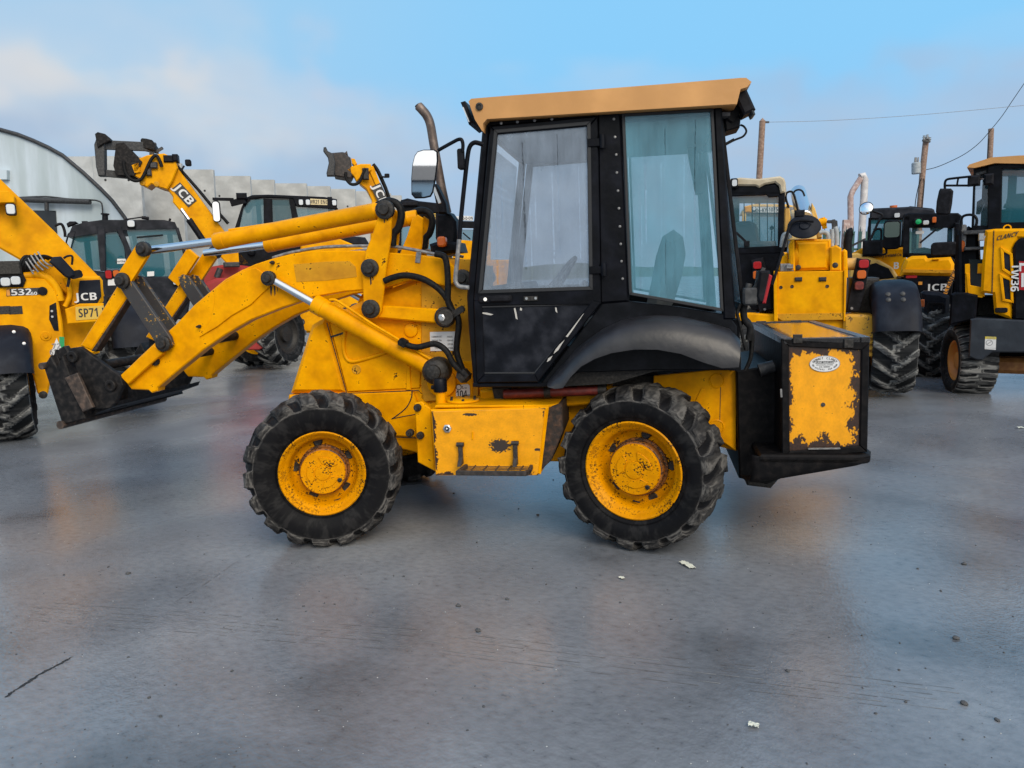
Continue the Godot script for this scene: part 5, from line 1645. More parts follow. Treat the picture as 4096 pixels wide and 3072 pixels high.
func build_structures() -> void:
	# precast retaining wall behind the machines: each unit stands on its own
	var units := [[-11.87, -10.91, -21.10], [-10.87, -9.88, -21.03], [-10.32, -9.30, -22.27], [-9.75, -8.90, -23.58], [-9.37, -8.30, -25.05], [-8.58, -7.82, -25.98], [-8.08, -7.02, -26.98], [-7.20, -6.40, -27.78], [-6.56, -5.69, -28.64], [-5.82, -5.18, -29.39], [-5.27, -4.62, -30.11], [-4.70, -4.32, -30.86]]
	var said := ["leftmost precast concrete wall unit, half hidden by the arched shed", "second precast concrete wall unit from the shed, behind the black carriage", "sooty precast concrete wall unit behind the raised yellow boom", "precast concrete wall unit just right of the raised yellow boom", "tall precast concrete wall unit above the black cab's mirror", "precast concrete wall unit above the left part of the number-plated cab", "precast concrete wall unit above the middle of the number-plated cab", "precast concrete wall unit above the right end of the number-plated cab", "precast concrete wall unit left of the far boom's elbow", "precast concrete wall unit behind the far boom's elbow", "precast concrete wall unit hidden mostly by the far boom", "last small precast wall unit right of the far boom"]
	for i in units.size():
		var u: Array = units[i]
		if i > 0:
			u[0] -= 0.3
		var w: float = u[1] - u[0]
		var base: float = 0.035 * u[0]
		var p := thing("wall_unit", said[i], "concrete wall", at(Vector3((u[0] + u[1]) / 2, base, u[2])), "precast concrete wall units")
		var y1: float = 4.85 - base
		part("slab", mb().prism_x([0, 0, 0, y1, -0.12, y1, -0.3, 0], -w / 2 + 0.015, w / 2 - 0.015, 0.012), M.concrete_wall, p)
		part("foot", mb().box(Vector3(0, 0.1, 0.45), Vector3(w - 0.02, 0.2, 0.9), 0.02), M.concrete_wall, p)
		for s in [-1, 1]:
			part("lifting_hole", mb().lathe([0.035, 0, 0.03, 0.003, 0, 0.003], Vector3(s * w * 0.24, y1 - 0.62, 0.0), Vector3(0, 0, 1), 10), M.grease, p)
	# arched shed at the left
	var sh := thing("arched_shed", "pale blue-grey arched steel shed at the left edge", "shed", at(Vector3(0, 0, -16)))
	var arc := [-7.67, 2.027, -7.734, 2.495, -7.89, 2.848, -8.121, 3.181, -8.331, 3.41, -8.672, 3.74, -9.058, 4.076, -9.335, 4.23, -9.631, 4.365, -9.929, 4.482, -10.292, 4.581, -10.845, 4.644, -11.691, 4.554, -12.564, 4.239, -13.396, 3.511, -13.884, 2.588]
	var e := arc.duplicate()
	e.append_array([arc[arc.size() - 2], -0.6, arc[0], -0.6])
	part("end_wall", mb().prism(e, -0.1, 0.0), M.shed_wall, sh)
	var hood := mb()
	var edge := []
	var rear := []
	for i in range(0, arc.size(), 2):
		edge.append(Vector3(arc[i], arc[i + 1] + 0.02, 0.03))
		rear.append(Vector3(arc[i] - 5.5, arc[i + 1], -5.0))
	hood.grid([edge, rear], false, Vector3(-13, 0, -2))
	part("curved_roof", hood, M.shed_wall, sh)
	part("roof_edge", mb().tube(edge, 0.04, 6, false), M.steel_dark, sh)
	part("gutter_pipe", mb().cyl(Vector3(-9.945, 3.212, -15.85) + Vector3(0, 0, 16), Vector3(-8.502, 3.166, -15.85) + Vector3(0, 0, 16), 0.055, 0.055, 12).cyl(Vector3(-9.383, 3.239, -15.85) + Vector3(0, 0, 16), Vector3(-9.394, 2.993, -15.85) + Vector3(0, 0, 16), 0.04), M.steel_dark, sh)
	var cab := []
	for q in VZ([-9.973, 3.253, -9.41, 3.272, -8.946, 3.226, -8.527, 3.208, -8.369, 3.189, -8.289, 3.125, -8.287, 2.905], 0.12):
		cab.append(q)
	part("conduit", mb().tube(cab, 0.016, 6), M.steel_dark, sh)
	part("vent_opening", mb().prism([-9.782, 3.01, -9.294, 3.001, -9.303, 2.539, -9.822, 2.539], -0.02, 0.03), M.dark_glass, sh)
	part("vent_box", mb().prism([-10.422, 3.824, -10.163, 3.797, -10.179, 3.615, -10.441, 3.615], -0.02, 0.1), M.shed_wall, sh)
	# green palisade fence
	var fe := thing("palisade_fence", "green steel palisade fence behind the beige-cab telehandler", "fence", at(Vector3(0, 0, -18)))
	for k in 17:
		var x := 6.7 + k * 0.165
		var y0 := 0.035 * x
		part("pale", mb().prism([x - 0.035, y0 + 0.05, x + 0.035, y0 + 0.05, x + 0.035, 2.62, x + 0.04, 2.72, x + 0.012, 2.68, x, 2.82, x - 0.012, 2.68, x - 0.04, 2.72, x - 0.035, 2.62], -0.01, 0.01), M.fence_green, fe)
	for y in [0.75, 2.3]:
		part("rail", mb().bar(Vector3(6.5, y, -0.04), Vector3(9.6, y, -0.04), 0.05, 0.05), M.fence_green, fe)
	part("post", mb().box(Vector3(7.72, 1.6, -0.1), Vector3(0.14, 2.75, 0.1)), M.pipe_rust, fe)
	# white goalpost pipe
	var gp := thing("goalpost_pipe", "white and rusty bent pipe standing up behind the fence", "pipe", at(Vector3(0, 0, -19)))
	part("rusty_leg", mb().tube(VZ([8.368, 0.518, 8.245, 2.543, 8.171, 3.588, 8.218, 3.729, 8.401, 4.034], 0.0), 0.07, 12, false), M.pipe_rust, gp)
	part("white_leg", mb().tube(VZ([8.377, 4.056, 8.442, 4.088, 8.492, 3.99, 8.499, 3.533, 8.492, 1.65, 8.505, 0.518], 0.0), 0.085, 12, false), M.pipe_white, gp)
	# poles and cables
	var p1 := thing("utility_pole", "bare wooden pole rising behind the beige cab roof", "utility pole", at(Vector3(0, 0, -28)), "utility poles")
	part("pole", mb().tube(VZ([8.722, 1.65, 8.736, 3.617, 8.768, 5.147, 8.796, 7.094], 0.0), 0.11, 10, false).lathe([0.11, 0, 0, 0.12], Vector3(8.796, 7.094, -28) + Vector3(0, 0, 28), Vector3.UP, 10), M.wood, p1)
	part("clamp", mb().box(Vector3(8.928, 7.063, -28) + Vector3(0, 0, 28), Vector3(0.2, 0.06, 0.06)), M.steel_dark, p1)
	var p2 := thing("utility_pole", "wooden pole carrying a grey transformer drum and insulators", "utility pole", at(Vector3(0, 0, -32)), "utility poles")
	part("pole", mb().tube(VZ([16.728, 1.65, 16.613, 4.545, 16.631, 6.102, 16.677, 7.243], 0.0), 0.115, 10, false), M.wood, p2)
	part("transformer", mb().cyl(Vector3(16.217, 5.772, -31.7) + Vector3(0, 0, 32), Vector3(16.185, 6.223, -31.7) + Vector3(0, 0, 32), 0.17, 0.17, 16, 0.03), M.galvanised, p2)
	for q in [Vector3(16.129, 6.223, -31.7), Vector3(16.185, 6.223, -31.7), Vector3(16.259, 6.223, -31.7)]:
		part("bushing", mb().cyl(q + Vector3(0, 0, 32), q + Vector3(0, 0.2, 32), 0.035, 0.025, 8), M.steel_dull, p2)
	for q in [Vector3(16.483, 7.172, -31.8), Vector3(16.61, 7.208, -31.8), Vector3(16.711, 7.101, -31.8)]:
		part("insulator", mb().lathe([0, 0, 0.06, 0.02, 0.03, 0.06, 0.07, 0.09, 0.03, 0.13, 0.06, 0.16, 0, 0.19], q + Vector3(0, -0.06, 32), Vector3.UP, 10), M.galvanised, p2)
	part("cross_arm", mb().bar(Vector3(16.433, 7.101, -31.8) + Vector3(0, 0, 32), Vector3(16.733, 7.047, -31.8) + Vector3(0, 0, 32), 0.08, 0.08), M.steel_dark, p2)
	part("down_cable", mb().tube(VZ([16.523, 5.622, 16.43, 5.349, 16.346, 4.71, 16.354, 4.068], 0.15), 0.018, 6).tube(VZ([16.616, 5.622, 16.654, 5.349, 16.633, 4.619, 16.636, 4.068], 0.15), 0.018, 6), M.hose, p2)
	var p3 := thing("utility_pole", "wooden pole top behind the orange cab roof at right", "utility pole", at(Vector3(0, 0, -34)), "utility poles")
	part("pole", mb().tube(VZ([20.749, 2.451, 20.562, 5.605, 20.511, 6.67, 20.461, 7.956], 0.0), 0.11, 10, false), M.wood, p3)
	part("stay", mb().tube(VZ([20.338, 7.535, 20.352, 6.67], 0.1), 0.015, 5), M.hose, p3)
	for c in [["overhead cable from the bare pole across the sky to the right", [8.895, 7.063, 11.282, 7.125, 14.519, 7.329, 18.705, 7.703], -28.0, 0.007], ["sagging dark cable from the transformer pole past the next pole", [17.142, 6.091, 17.655, 6.204, 18.217, 6.429, 18.865, 6.766, 19.408, 7.195, 19.844, 7.715, 20.274, 8.287, 20.692, 8.968, 21.522, 10.298], -33.0, 0.014]]:
		var o := part("overhead_cable", mb().tube(VZ(c[1], c[2]), c[3], 6), M.steel_dull if c[3] < 0.01 else M.hose, self)
		tag(o, c[0], "cable")
	# what the loader's mirror sees: a white house and a dark hill behind the photographer
	var ho := thing("white_house", "white gabled house seen only in the loader's round-cornered mirror", "house", at(Vector3(-7, -0.2, 50)))
	part("wall", mb().box(Vector3(0, 2.2, 0), Vector3(13, 4.8, 7)), M.house_white, ho)
	part("gable", mb().prism_x([-3.5, 4.6, 3.5, 4.6, 0, 5.7], -6.4, 6.4), M.house_white, ho)
	part("roof", mb().bar(Vector3(0, 4.6, -3.8), Vector3(0, 5.8, 0.05), 13.4, 0.12).bar(Vector3(0, 4.6, 3.8), Vector3(0, 5.8, -0.05), 13.4, 0.12), M.slate, ho)
	for k in 4:
		part("window", mb().box(Vector3(-4.5 + k * 3.0, 3.1, -3.52), Vector3(1.0, 1.5, 0.06)), M.dark_glass, ho)
	var far := mb()
	var ridge := []
	var fn := noise(411, 0.006, 5)
	for i in 2:
		var row := []
		for k in 90:
			var x := -900.0 + k * 20.0
			row.append(Vector3(x, -40.0 if i == 0 else 7.0 + 7.0 * fn.get_noise_1d(x) + 3.0 * fn.get_noise_1d(x * 9.0), -420.0 - 40.0 * i))
		ridge.append(row)
	far.grid(ridge, false, Vector3(0, -60, -600))
	tag(part("hill", far, M.fence_hill, self), "", "", "", "structure")
	var hl := mb()
	var rows := []
	var hn := noise(401, 0.02, 3)
	for i in 3:
		var row := []
		for k in 25:
			var x := -160.0 + k * 13.0
			row.append(Vector3(x, [-4.0, 5.0, 9.0][i] * (1.0 + 0.6 * hn.get_noise_1d(x)), 90.0 + 20.0 * i))
		rows.append(row)
	hl.grid(rows, false, Vector3(0, -50, 150))
	tag(part("hill", hl, M.fence_hill, self), "", "", "", "structure")


var big_kit := {}


# the fat ribbed wheels of the machines behind; axle along the wheel's own z
func big_wheel(parent: Node, kind: String, o: Transform3D, rim_mat: Material) -> void:
	var w := Node3D.new()
	w.name = numbered(parent, "wheel")
	parent.add_child(w, true)
	w.transform = o
	if not big_kit.has(kind):
		if kind == "farm":
			big_kit[kind] = [tyre(0.64, 0.50, 0.36, 15, 0.06, 0.8, 0.36, 240, 11).mesh(), 0.36, 0.2]
		else:
			big_kit[kind] = [tyre(0.46, 0.44, 0.25, 26, 0.022, 0.3, 0.62, 260, 13).mesh(), 0.25, 0.17]
	var r: float = big_kit[kind][1]
	var z: float = big_kit[kind][2]
	if not big_kit.has(kind + "_rim"):
		big_kit[kind + "_rim"] = mb().lathe([r, -z, r * 1.02, z - 0.02, r * 1.05, z - 0.01, r * 1.05, z, r * 0.94, z - 0.01, r * 0.88, z - 0.08, r * 0.8, z - 0.1, r * 0.45, z - 0.09, r * 0.42, z - 0.03, 0, z - 0.02], Vector3.ZERO, Vector3(0, 0, 1), 36, 0.7).mesh()
	for p in [["tyre", big_kit[kind][0], M.rubber_bg], ["rim", big_kit[kind + "_rim"], rim_mat]]:
		var m := MeshInstance3D.new()
		m.name = p[0]
		m.mesh = p[1]
		m.material_override = p[2]
		w.add_child(m, true)


# a mudguard wrapped over a wheel whose axle lies along x
func mudguard(b: MB, c: Vector3, r: float, w: float, a0: float, a1: float) -> MB:
	var rows := []
	for i in 15:
		var a := deg_to_rad(lerpf(a0, a1, i / 14.0))
		var d := Vector3(0, sin(a), cos(a))
		var row := []
		for q in [[-0.5, -0.18], [-0.49, -0.09], [-0.455, -0.035], [-0.38, -0.005], [-0.2, 0.018], [0.2, 0.018], [0.38, -0.005], [0.455, -0.035], [0.49, -0.09], [0.5, -0.18]]:
			row.append(c + d * (r + q[1]) + Vector3(q[0] * w, 0, 0))
		rows.append(row)
	return b.grid(rows, false, c)


func lamp(parent: Node, called: String, c: Vector3, w: float, h: float, d: float, lens: Material, body: Material) -> void:
	var n := Node3D.new()
	n.name = numbered(parent, called)
	parent.add_child(n, true)
	part("housing", mb().rrect(c - Vector3(0, 0, d * 0.5), w, h, d, minf(w, h) * 0.25, 0.004), body, n)
	part("lens", mb().rrect(c + Vector3(0, 0, 0.006), w * 0.84, h * 0.84, 0.02, minf(w, h) * 0.25, 0.006), lens, n)


func build_telehandler_left() -> void:
	var t := thing("telehandler", "yellow telehandler cut by the left edge, boom sloping down, 532 on its body", "telehandler", frame(Vector3(-5, -0.175, -9), -29))
	var Y: Material = M.yellow_bg
	part("boom", mb().prism([-1.075, 3.546, -0.632, 2.952, -0.16, 2.368, 0.259, 1.816, 0.282, 1.6, -0.085, 1.615, -0.321, 1.839, -0.549, 2.056, -1.189, 2.52], -0.75, -0.2, 0.02), Y, t)
	part("boom_tail", mb().prism([-0.887, 2.792, -0.555, 2.799, -0.5, 2.74, -0.508, 2.669, -0.902, 2.654], -0.3, 0.0, 0.01), Y, t)
	lamp(t, "work_lamp", Vector3(-0.551, 2.594, 0.05), 0.10, 0.13, 0.1, M.clear_lens, M.plastic_black)
	part("body_plate", mb().prism([-1.075, 1.829, -0.47, 1.841, -0.301, 1.825, -0.205, 1.685, -0.183, 1.354, -0.186, 0.95, -0.262, 0.843, -0.338, 0.774, -0.407, 0.51, -0.468, 0.451, -0.515, 0.532, -0.546, 0.846, -0.635, 1.107, -1.127, 1.356], -0.12, 0.0, 0.015), Y, t)
	part("body_core", mb().prism([-1.039, 1.866, -0.067, 1.837, 0.158, 1.604, 0.167, 0.917, -0.414, 0.793, -1.131, 1.017], -3.2, -0.3, 0.03), Y, t)
	part("fender_bow", mb().tube(VZ([-0.504, 1.862, -0.378, 1.869, -0.274, 1.824, -0.202, 1.716, -0.18, 1.567], -0.04), 0.045, 10), Y, t)
	part("tow_hole", mb().lathe([0.045, 0, 0.04, 0.004, 0, 0.004], Vector3(-0.458, 0.499, 0), Vector3(0, 0, 1), 14), M.grease, t)
	part("lamp_panel", mb().prism([-0.98, 1.906, -0.509, 1.882, -0.488, 1.82, -0.524, 1.738, -0.997, 1.745], 0.0, 0.03, 0.008), M.plastic_black, t)
	for p in [Vector3(-0.682, 1.8, 0.06), Vector3(-0.584, 1.812, 0.06)]:
		lamp(t, "headlamp", p, 0.11, 0.11, 0.06, M.clear_lens, M.plastic_black)
	part("number_strip", mb().prism([-0.685, 1.724, -0.338, 1.726, -0.355, 1.648, -0.694, 1.642], 0.0, 0.006), M.decal_black, t)
	part("model_number", mb().text("532", 0.07, 0.003, at(Vector3(-0.548, 1.682, 0.007)), 1.25).text("-60", 0.035, 0.003, at(Vector3(-0.439, 1.662, 0.007)), 1.2), M.decal_white, t)
	part("orange_badge", mb().box(Vector3(-0.672, 1.682, 0.007), Vector3(0.03, 0.07, 0.003)), M.decal_orange, t)
	part("round_cap", mb().lathe([0, 0, 0.05, 0, 0.045, 0.02, 0, 0.024], Vector3(-0.342, 1.685, 0), Vector3(0, 0, 1), 18), M.plastic_black, t)
	part("lamp_slot", mb().prism([-0.291, 1.519, -0.223, 1.553, -0.228, 1.223, -0.274, 1.231, -0.311, 1.361], -0.01, 0.008, 0.002), M.plastic_black, t)
	for p in [Vector3(-0.274, 1.455, 0.01), Vector3(-0.276, 1.391, 0.01)]:
		part("slot_screw", mb().cyl(p, p + Vector3(0, 0, 0.008), 0.015, 0.012, 10), M.steel, t)
	for p in [[-0.736, 1.489], [-0.623, 1.483]]:
		part("grille_opening", mb().box(Vector3(p[0], p[1], 0), Vector3(0.13, 0.09, 0.012), 0.002), M.grease, t)
	part("side_boss", mb().lathe([0.06, 0, 0.05, 0.01, 0.025, 0.01, 0.02, 0.03, 0, 0.03], Vector3(-0.362, 1.173, 0), Vector3(0, 0, 1), 16), Y, t)
	# warning triangle and green inspection tag
	part("inspection_tag", mb().prism([-0.23, 1.158, -0.18, 1.15, -0.197, 0.978, -0.246, 0.998], 0.001, 0.005), M.green_lamp, t)
	part("warning_triangle", mb().prism([-0.259, 1.144, -0.2, 0.951, -0.343, 0.952], 0.006, 0.009), M.decal_white, t)
	part("triangle_print", mb().text("72", 0.06, 0.001, at(Vector3(-0.269, 1.049, 0.01))).text("6160", 0.06, 0.001, at(Vector3(-0.266, 0.984, 0.01)), 0.85), M.decal_grey, t)
	# engine cover, badge, plate
	var ec := Node3D.new()
	ec.name = "engine_cover"
	t.add_child(ec)
	part("cover_shell", mb().prism([-0.083, 1.809, -0.013, 1.85, 0.25, 1.842, 0.279, 1.787, 0.265, 1.546, 0.209, 1.472, -0.096, 1.487], -1.4, -0.1, 0.03), Y, ec)
	part("grille", mb().prism([0.038, 1.794, 0.25, 1.798, 0.246, 1.602, 0.172, 1.49, -0.019, 1.5], -0.1, -0.08, 0.006), M.fender_bg, ec)
	part("badge", mb().text("JCB", 0.085, 0.004, at(Vector3(0.091, 1.603, -0.076), Basis.IDENTITY), 1.2), M.decal_white, ec)
	part("rib", mb().tube(VZ([-0.108, 1.83, -0.079, 1.749, -0.083, 1.616, -0.141, 1.5], -0.06), 0.03, 8), Y, t)
	part("plate_bracket", mb().prism([-0.143, 1.469, 0.012, 1.526, 0.261, 1.52, 0.25, 1.307, -0.132, 1.297], -0.04, 0.0, 0.01), Y, t)
	part("number_plate", mb().prism([-0.034, 1.491, 0.258, 1.493, 0.244, 1.341, -0.044, 1.335], 0.0, 0.006), M.plate_yellow, t)
	part("plate_number", mb().text("SP71 LYX", 0.1, 0.002, at(Vector3(0.193, 1.415, 0.007)), 0.7), M.decal_black, t)
	# mirror, hoses
	part("mirror", mb().prism([-0.242, 2.008, -0.201, 2.064, -0.119, 2.068, -0.006, 1.904, -0.002, 1.846, -0.061, 1.816, -0.105, 1.838], 0.05, 0.14, 0.02), M.fender_bg, t)
	part("mirror_arm", mb().tube(VZ([-0.098, 2.047, -0.054, 2.072, -0.008, 2.066, -0.022, 1.972], 0.08), 0.012, 8).bar(Vector3(-0.058, 1.848, 0.08), Vector3(0.075, 1.875, 0.08), 0.06, 0.09, 0.02).bar(Vector3(-0.06, 1.827, 0.08), Vector3(-0.089, 1.722, 0.08), 0.03, 0.03), M.plastic_black, t)
	for k in 5:
		part("hydraulic_pipe", mb().tube([Vector3(-0.483, 2.047, 0.02) + Vector3(0.035 * k, 0.02 * k, 0), Vector3(-0.445, 1.968, 0.06) + Vector3(0.04 * k, 0.01 * k, 0), Vector3(-0.41, 1.879, 0.06) + Vector3(0.05 * k, 0.02 * k, 0)], 0.010, 8), M.steel_dull, t)
		part("hose", mb().tube([Vector3(-0.528, 1.854, -0.1) + Vector3(0.02 * k, 0, 0), Vector3(-0.535, 1.971, 0.02) + Vector3(0.03 * k, 0, 0), Vector3(-0.469, 2.068, 0) + Vector3(0.04 * k, 0.01, 0), Vector3(-0.402, 2.052, -0.15) + Vector3(0.05 * k, 0, 0)], 0.018, 8), M.hose, t)
	part("valve_block", mb().box(Vector3(-0.665, 1.95, -0.05), Vector3(0.3, 0.16, 0.2), 0.02), M.grease, t)
	part("grab_tube", mb().tube(VZ([-0.16, 2.454, -0.091, 2.476, -0.064, 2.405, -0.063, 2.323], -0.5), 0.016, 8), M.plastic_black, t)
	# wheels and mudguards
	big_wheel(t, "farm", at(Vector3(-0.817, 0.616, -0.2), rot(0, 90, 0)), Y)
	big_wheel(t, "farm", at(Vector3(0.554, 0.903, -1), rot(0, 86, 40)), Y)
	part("mudguard", mudguard(mb(), Vector3(-0.808, 0.615, -0.2), 0.72, 0.62, 172, 16), M.fender_bg, t)
	part("mudguard", mudguard(mb(), Vector3(0.598, 0.899, -1), 0.72, 0.58, 172, 5), M.fender_bg, t)
	for p in [Vector3(-0.636, 1.257, 0.42), Vector3(-0.556, 1.125, 0.42)]:
		part("mudguard_bolt", mb().lathe([0.02, 0, 0.016, 0.008, 0, 0.012], p, Vector3(0, 0.3, 1), 10), M.steel, t)
	part("far_body", mb().box(Vector3(-0.727, 1.013, -3.2), Vector3(1.5, 0.7, 2.0), 0.05), Y, t)


func build_red_telehandler() -> void:
	var t := thing("telehandler", "red telehandler with a dark grey rounded cab, behind the raised arms at left", "telehandler", frame(Vector3(-6.2, -0.217, -14.3), -23))
	var K: Material = M.cab_grey
	# cab shell seen from behind and the side
	part("cab_roof", mb().prism([-1.612, 2.627, -1.522, 2.817, -1.323, 2.88, -1.051, 2.919, -0.046, 2.915, 0.137, 2.873, 0.173, 2.756, -0.654, 2.746, -1.584, 2.626], -1.7, 0.0, 0.03), K, t)
	for q in [[-1.607, 2.682, -1.529, 2.745, -1.475, 2.721, -1.592, 2.402, -1.287, 1.991, -1.324, 1.911, -1.657, 2.531], [-1.143, 2.798, -1.012, 2.797, -1.071, 2.026, -1.159, 2.028], [-0.838, 2.764, -0.754, 2.796, -0.597, 2.219, -0.552, 1.886, -0.703, 1.891, -0.733, 2.222, -0.742, 2.436], [0.129, 2.789, 0.19, 2.772, 0.31, 2.147, 0.255, 1.877, 0.16, 1.88, 0.249, 2.174]]:
		part("cab_pillar", mb().prism(q, -0.14, 0.01, 0.008), K, t)
	part("far_pillar", mb().box(Vector3(-1.473, 2.474, -1.6), Vector3(0.1, 1.1, 0.1)).box(Vector3(0.015, 2.447, -1.6), Vector3(0.1, 1.1, 0.1)), K, t)
	part("side_window", mb().prism([-1.509, 2.725, -1.151, 2.762, -1.161, 2.054, -1.3, 2.05, -1.595, 2.437], -0.06, -0.05), M.glass_blue, t)
	part("quarter_window", mb().prism([-1.022, 2.736, -0.844, 2.743, -0.745, 2.447, -0.743, 2.059, -1.072, 2.06], -0.06, -0.05), M.glass_blue, t)
	part("rear_window", mb().prism([-0.672, 2.741, 0.134, 2.759, 0.265, 2.176, 0.169, 1.897, -0.555, 1.887, -0.6, 2.221], -0.06, -0.05), M.glass_blue, t)
	part("seat", mb().rrect(Vector3(-0.932, 2.38, -0.7), 0.4, 0.6, 0.15, 0.1, 0.04).rrect(Vector3(-0.322, 2.15, -0.7), 0.4, 0.5, 0.15, 0.1, 0.04), M.cab_black, t)
	part("wiper", mb().bar(Vector3(-0.524, 2.605, 0.01), Vector3(-0.085, 2.641, 0.01), 0.02, 0.03), M.plastic_black, t)
	part("cab_skirt", mb().prism([-1.31, 2.049, -0.536, 1.902, 0.256, 1.894, 0.288, 1.517, 0.195, 1.091, -1.293, 1.17, -1.281, 1.746], -1.6, 0.0, 0.03), K, t)
	lamp(t, "work_lamp", Vector3(-0.589, 2.847, 0.06), 0.14, 0.14, 0.1, M.clear_lens, M.plastic_black)
	lamp(t, "red_tail_lamp", Vector3(-1.034, 1.958, 0.03), 0.12, 0.17, 0.06, M.red_lens, M.plastic_black)
	lamp(t, "orange_tail_lamp", Vector3(-0.911, 1.971, 0.03), 0.12, 0.14, 0.06, M.orange_lens, M.plastic_black)
	lamp(t, "reversing_lamp", Vector3(0.06, 1.806, 0.05), 0.12, 0.16, 0.06, M.clear_lens, M.plastic_black)
	part("beacon_stub", mb().cyl(Vector3(-1.046, 2.959, -0.6), Vector3(-1.036, 3.067, -0.6), 0.05).cyl(Vector3(-1.036, 3.059, -0.6), Vector3(-1.034, 3.084, -0.6), 0.07), M.plastic_black, t)
	part("mirror", mb().prism([-1.633, 2.873, -1.579, 2.913, -1.486, 2.912, -1.445, 2.88, -1.536, 2.84, -1.618, 2.808], -0.3, -0.2, 0.02), M.plastic_black, t)
	part("aerial", mb().tube([Vector3(-0.715, 2.974, -0.6), Vector3(-0.359, 3.024, -0.6)], 0.012, 6).cyl(Vector3(-0.431, 3.007, -0.6), Vector3(-0.307, 2.99, -0.6), 0.03).cyl(Vector3(0.042, 2.913, -0.3), Vector3(0.062, 2.964, -0.3), 0.02), M.plastic_black, t)
	part("dealer_sticker", mb().prism([-0.876, 2.235, -0.719, 2.232, -0.727, 2.149, -0.884, 2.145], -0.048, -0.044), M.decal_white, t)
	part("sticker_print", mb().text("northern", 0.035, 0.001, at(Vector3(-0.802, 2.188, -0.042))), M.decal_black, t)
	part("dealer_sticker", mb().prism([-0.406, 1.99, -0.29, 1.995, -0.297, 1.911, -0.413, 1.907], 0.002, 0.006), M.decal_white, t)
	part("number_plate", mb().prism([-1.054, 1.877, -0.927, 1.881, -0.938, 1.766, -1.065, 1.763], 0.0, 0.012), M.decal_white, t)
	# red body, boom and the wheel that shows under the loader's arm
	part("boom", mb().prism([0.275, 1.964, 0.624, 2.063, 0.931, 2.109, 1.637, 2.072, 2.361, 1.901, 2.515, 1.416, 1.576, 1.266, 0.437, 1.365], -1.9, -1.0, 0.04), M.red_paint, t)
	part("bonnet", mb().prism([0.372, 1.686, 0.803, 1.849, 1.929, 1.813, 2.255, 1.338, 1.861, 0.891, 0.395, 0.973], -2.4, -0.6, 0.06), M.red_paint, t)
	part("cylinder_boss", mb().cyl(Vector3(0.798, 1.853, -0.8), Vector3(0.881, 2.032, -0.8), 0.06).box(Vector3(1.094, 2.099, -0.8), Vector3(0.3, 0.1, 0.2), 0.02), M.steel_dark, t)
	part("front_weight", mb().prism([0.957, 0.473, 1.096, 0.65, 1.366, 0.873, 1.59, 1.02, 1.787, 1.01, 1.79, 0.812, 1.684, 0.549, 1.418, 0.441], -0.5, 0.1, 0.02), M.red_paint, t)
	part("weight_lip", mb().bar(Vector3(1.224, 0.668, 0.1), Vector3(1.773, 0.813, 0.1), 0.02, 0.03), M.red_paint, t)
	part("weight_hole", mb().lathe([0.06, 0, 0.05, 0.01, 0.03, -0.0, 0, 0.0], Vector3(1.458, 0.627, 0.1), Vector3(0, 0, 1), 16), M.red_paint, t)
	big_wheel(t, "farm", at(Vector3(1.86, 0.697, -0.3), rot(0, 50, 10)), M.grease)
	big_wheel(t, "farm", at(Vector3(-1.031, 0.719, -1), rot(0, 40, 40)), M.grease)
	big_wheel(t, "farm", at(Vector3(1.632, 0.65, -2.2), rot(0, 20, 0)), M.red_paint)


func jcb_boom_decal(t: Node, c: Vector3, ang: float, h: float, s: String) -> void:
	var turn := Basis(Vector3(0, 0, 1), deg_to_rad(ang))
	part("boom_badge", mb().box(c, Vector3(h * 2.9, h * 1.35, 0.008), 0.0, turn), M.decal_black, t)
	part("badge_letters", mb().text(s, h, 0.003, at(c + Vector3(0, 0, 0.006), turn), 1.25), M.decal_white, t)


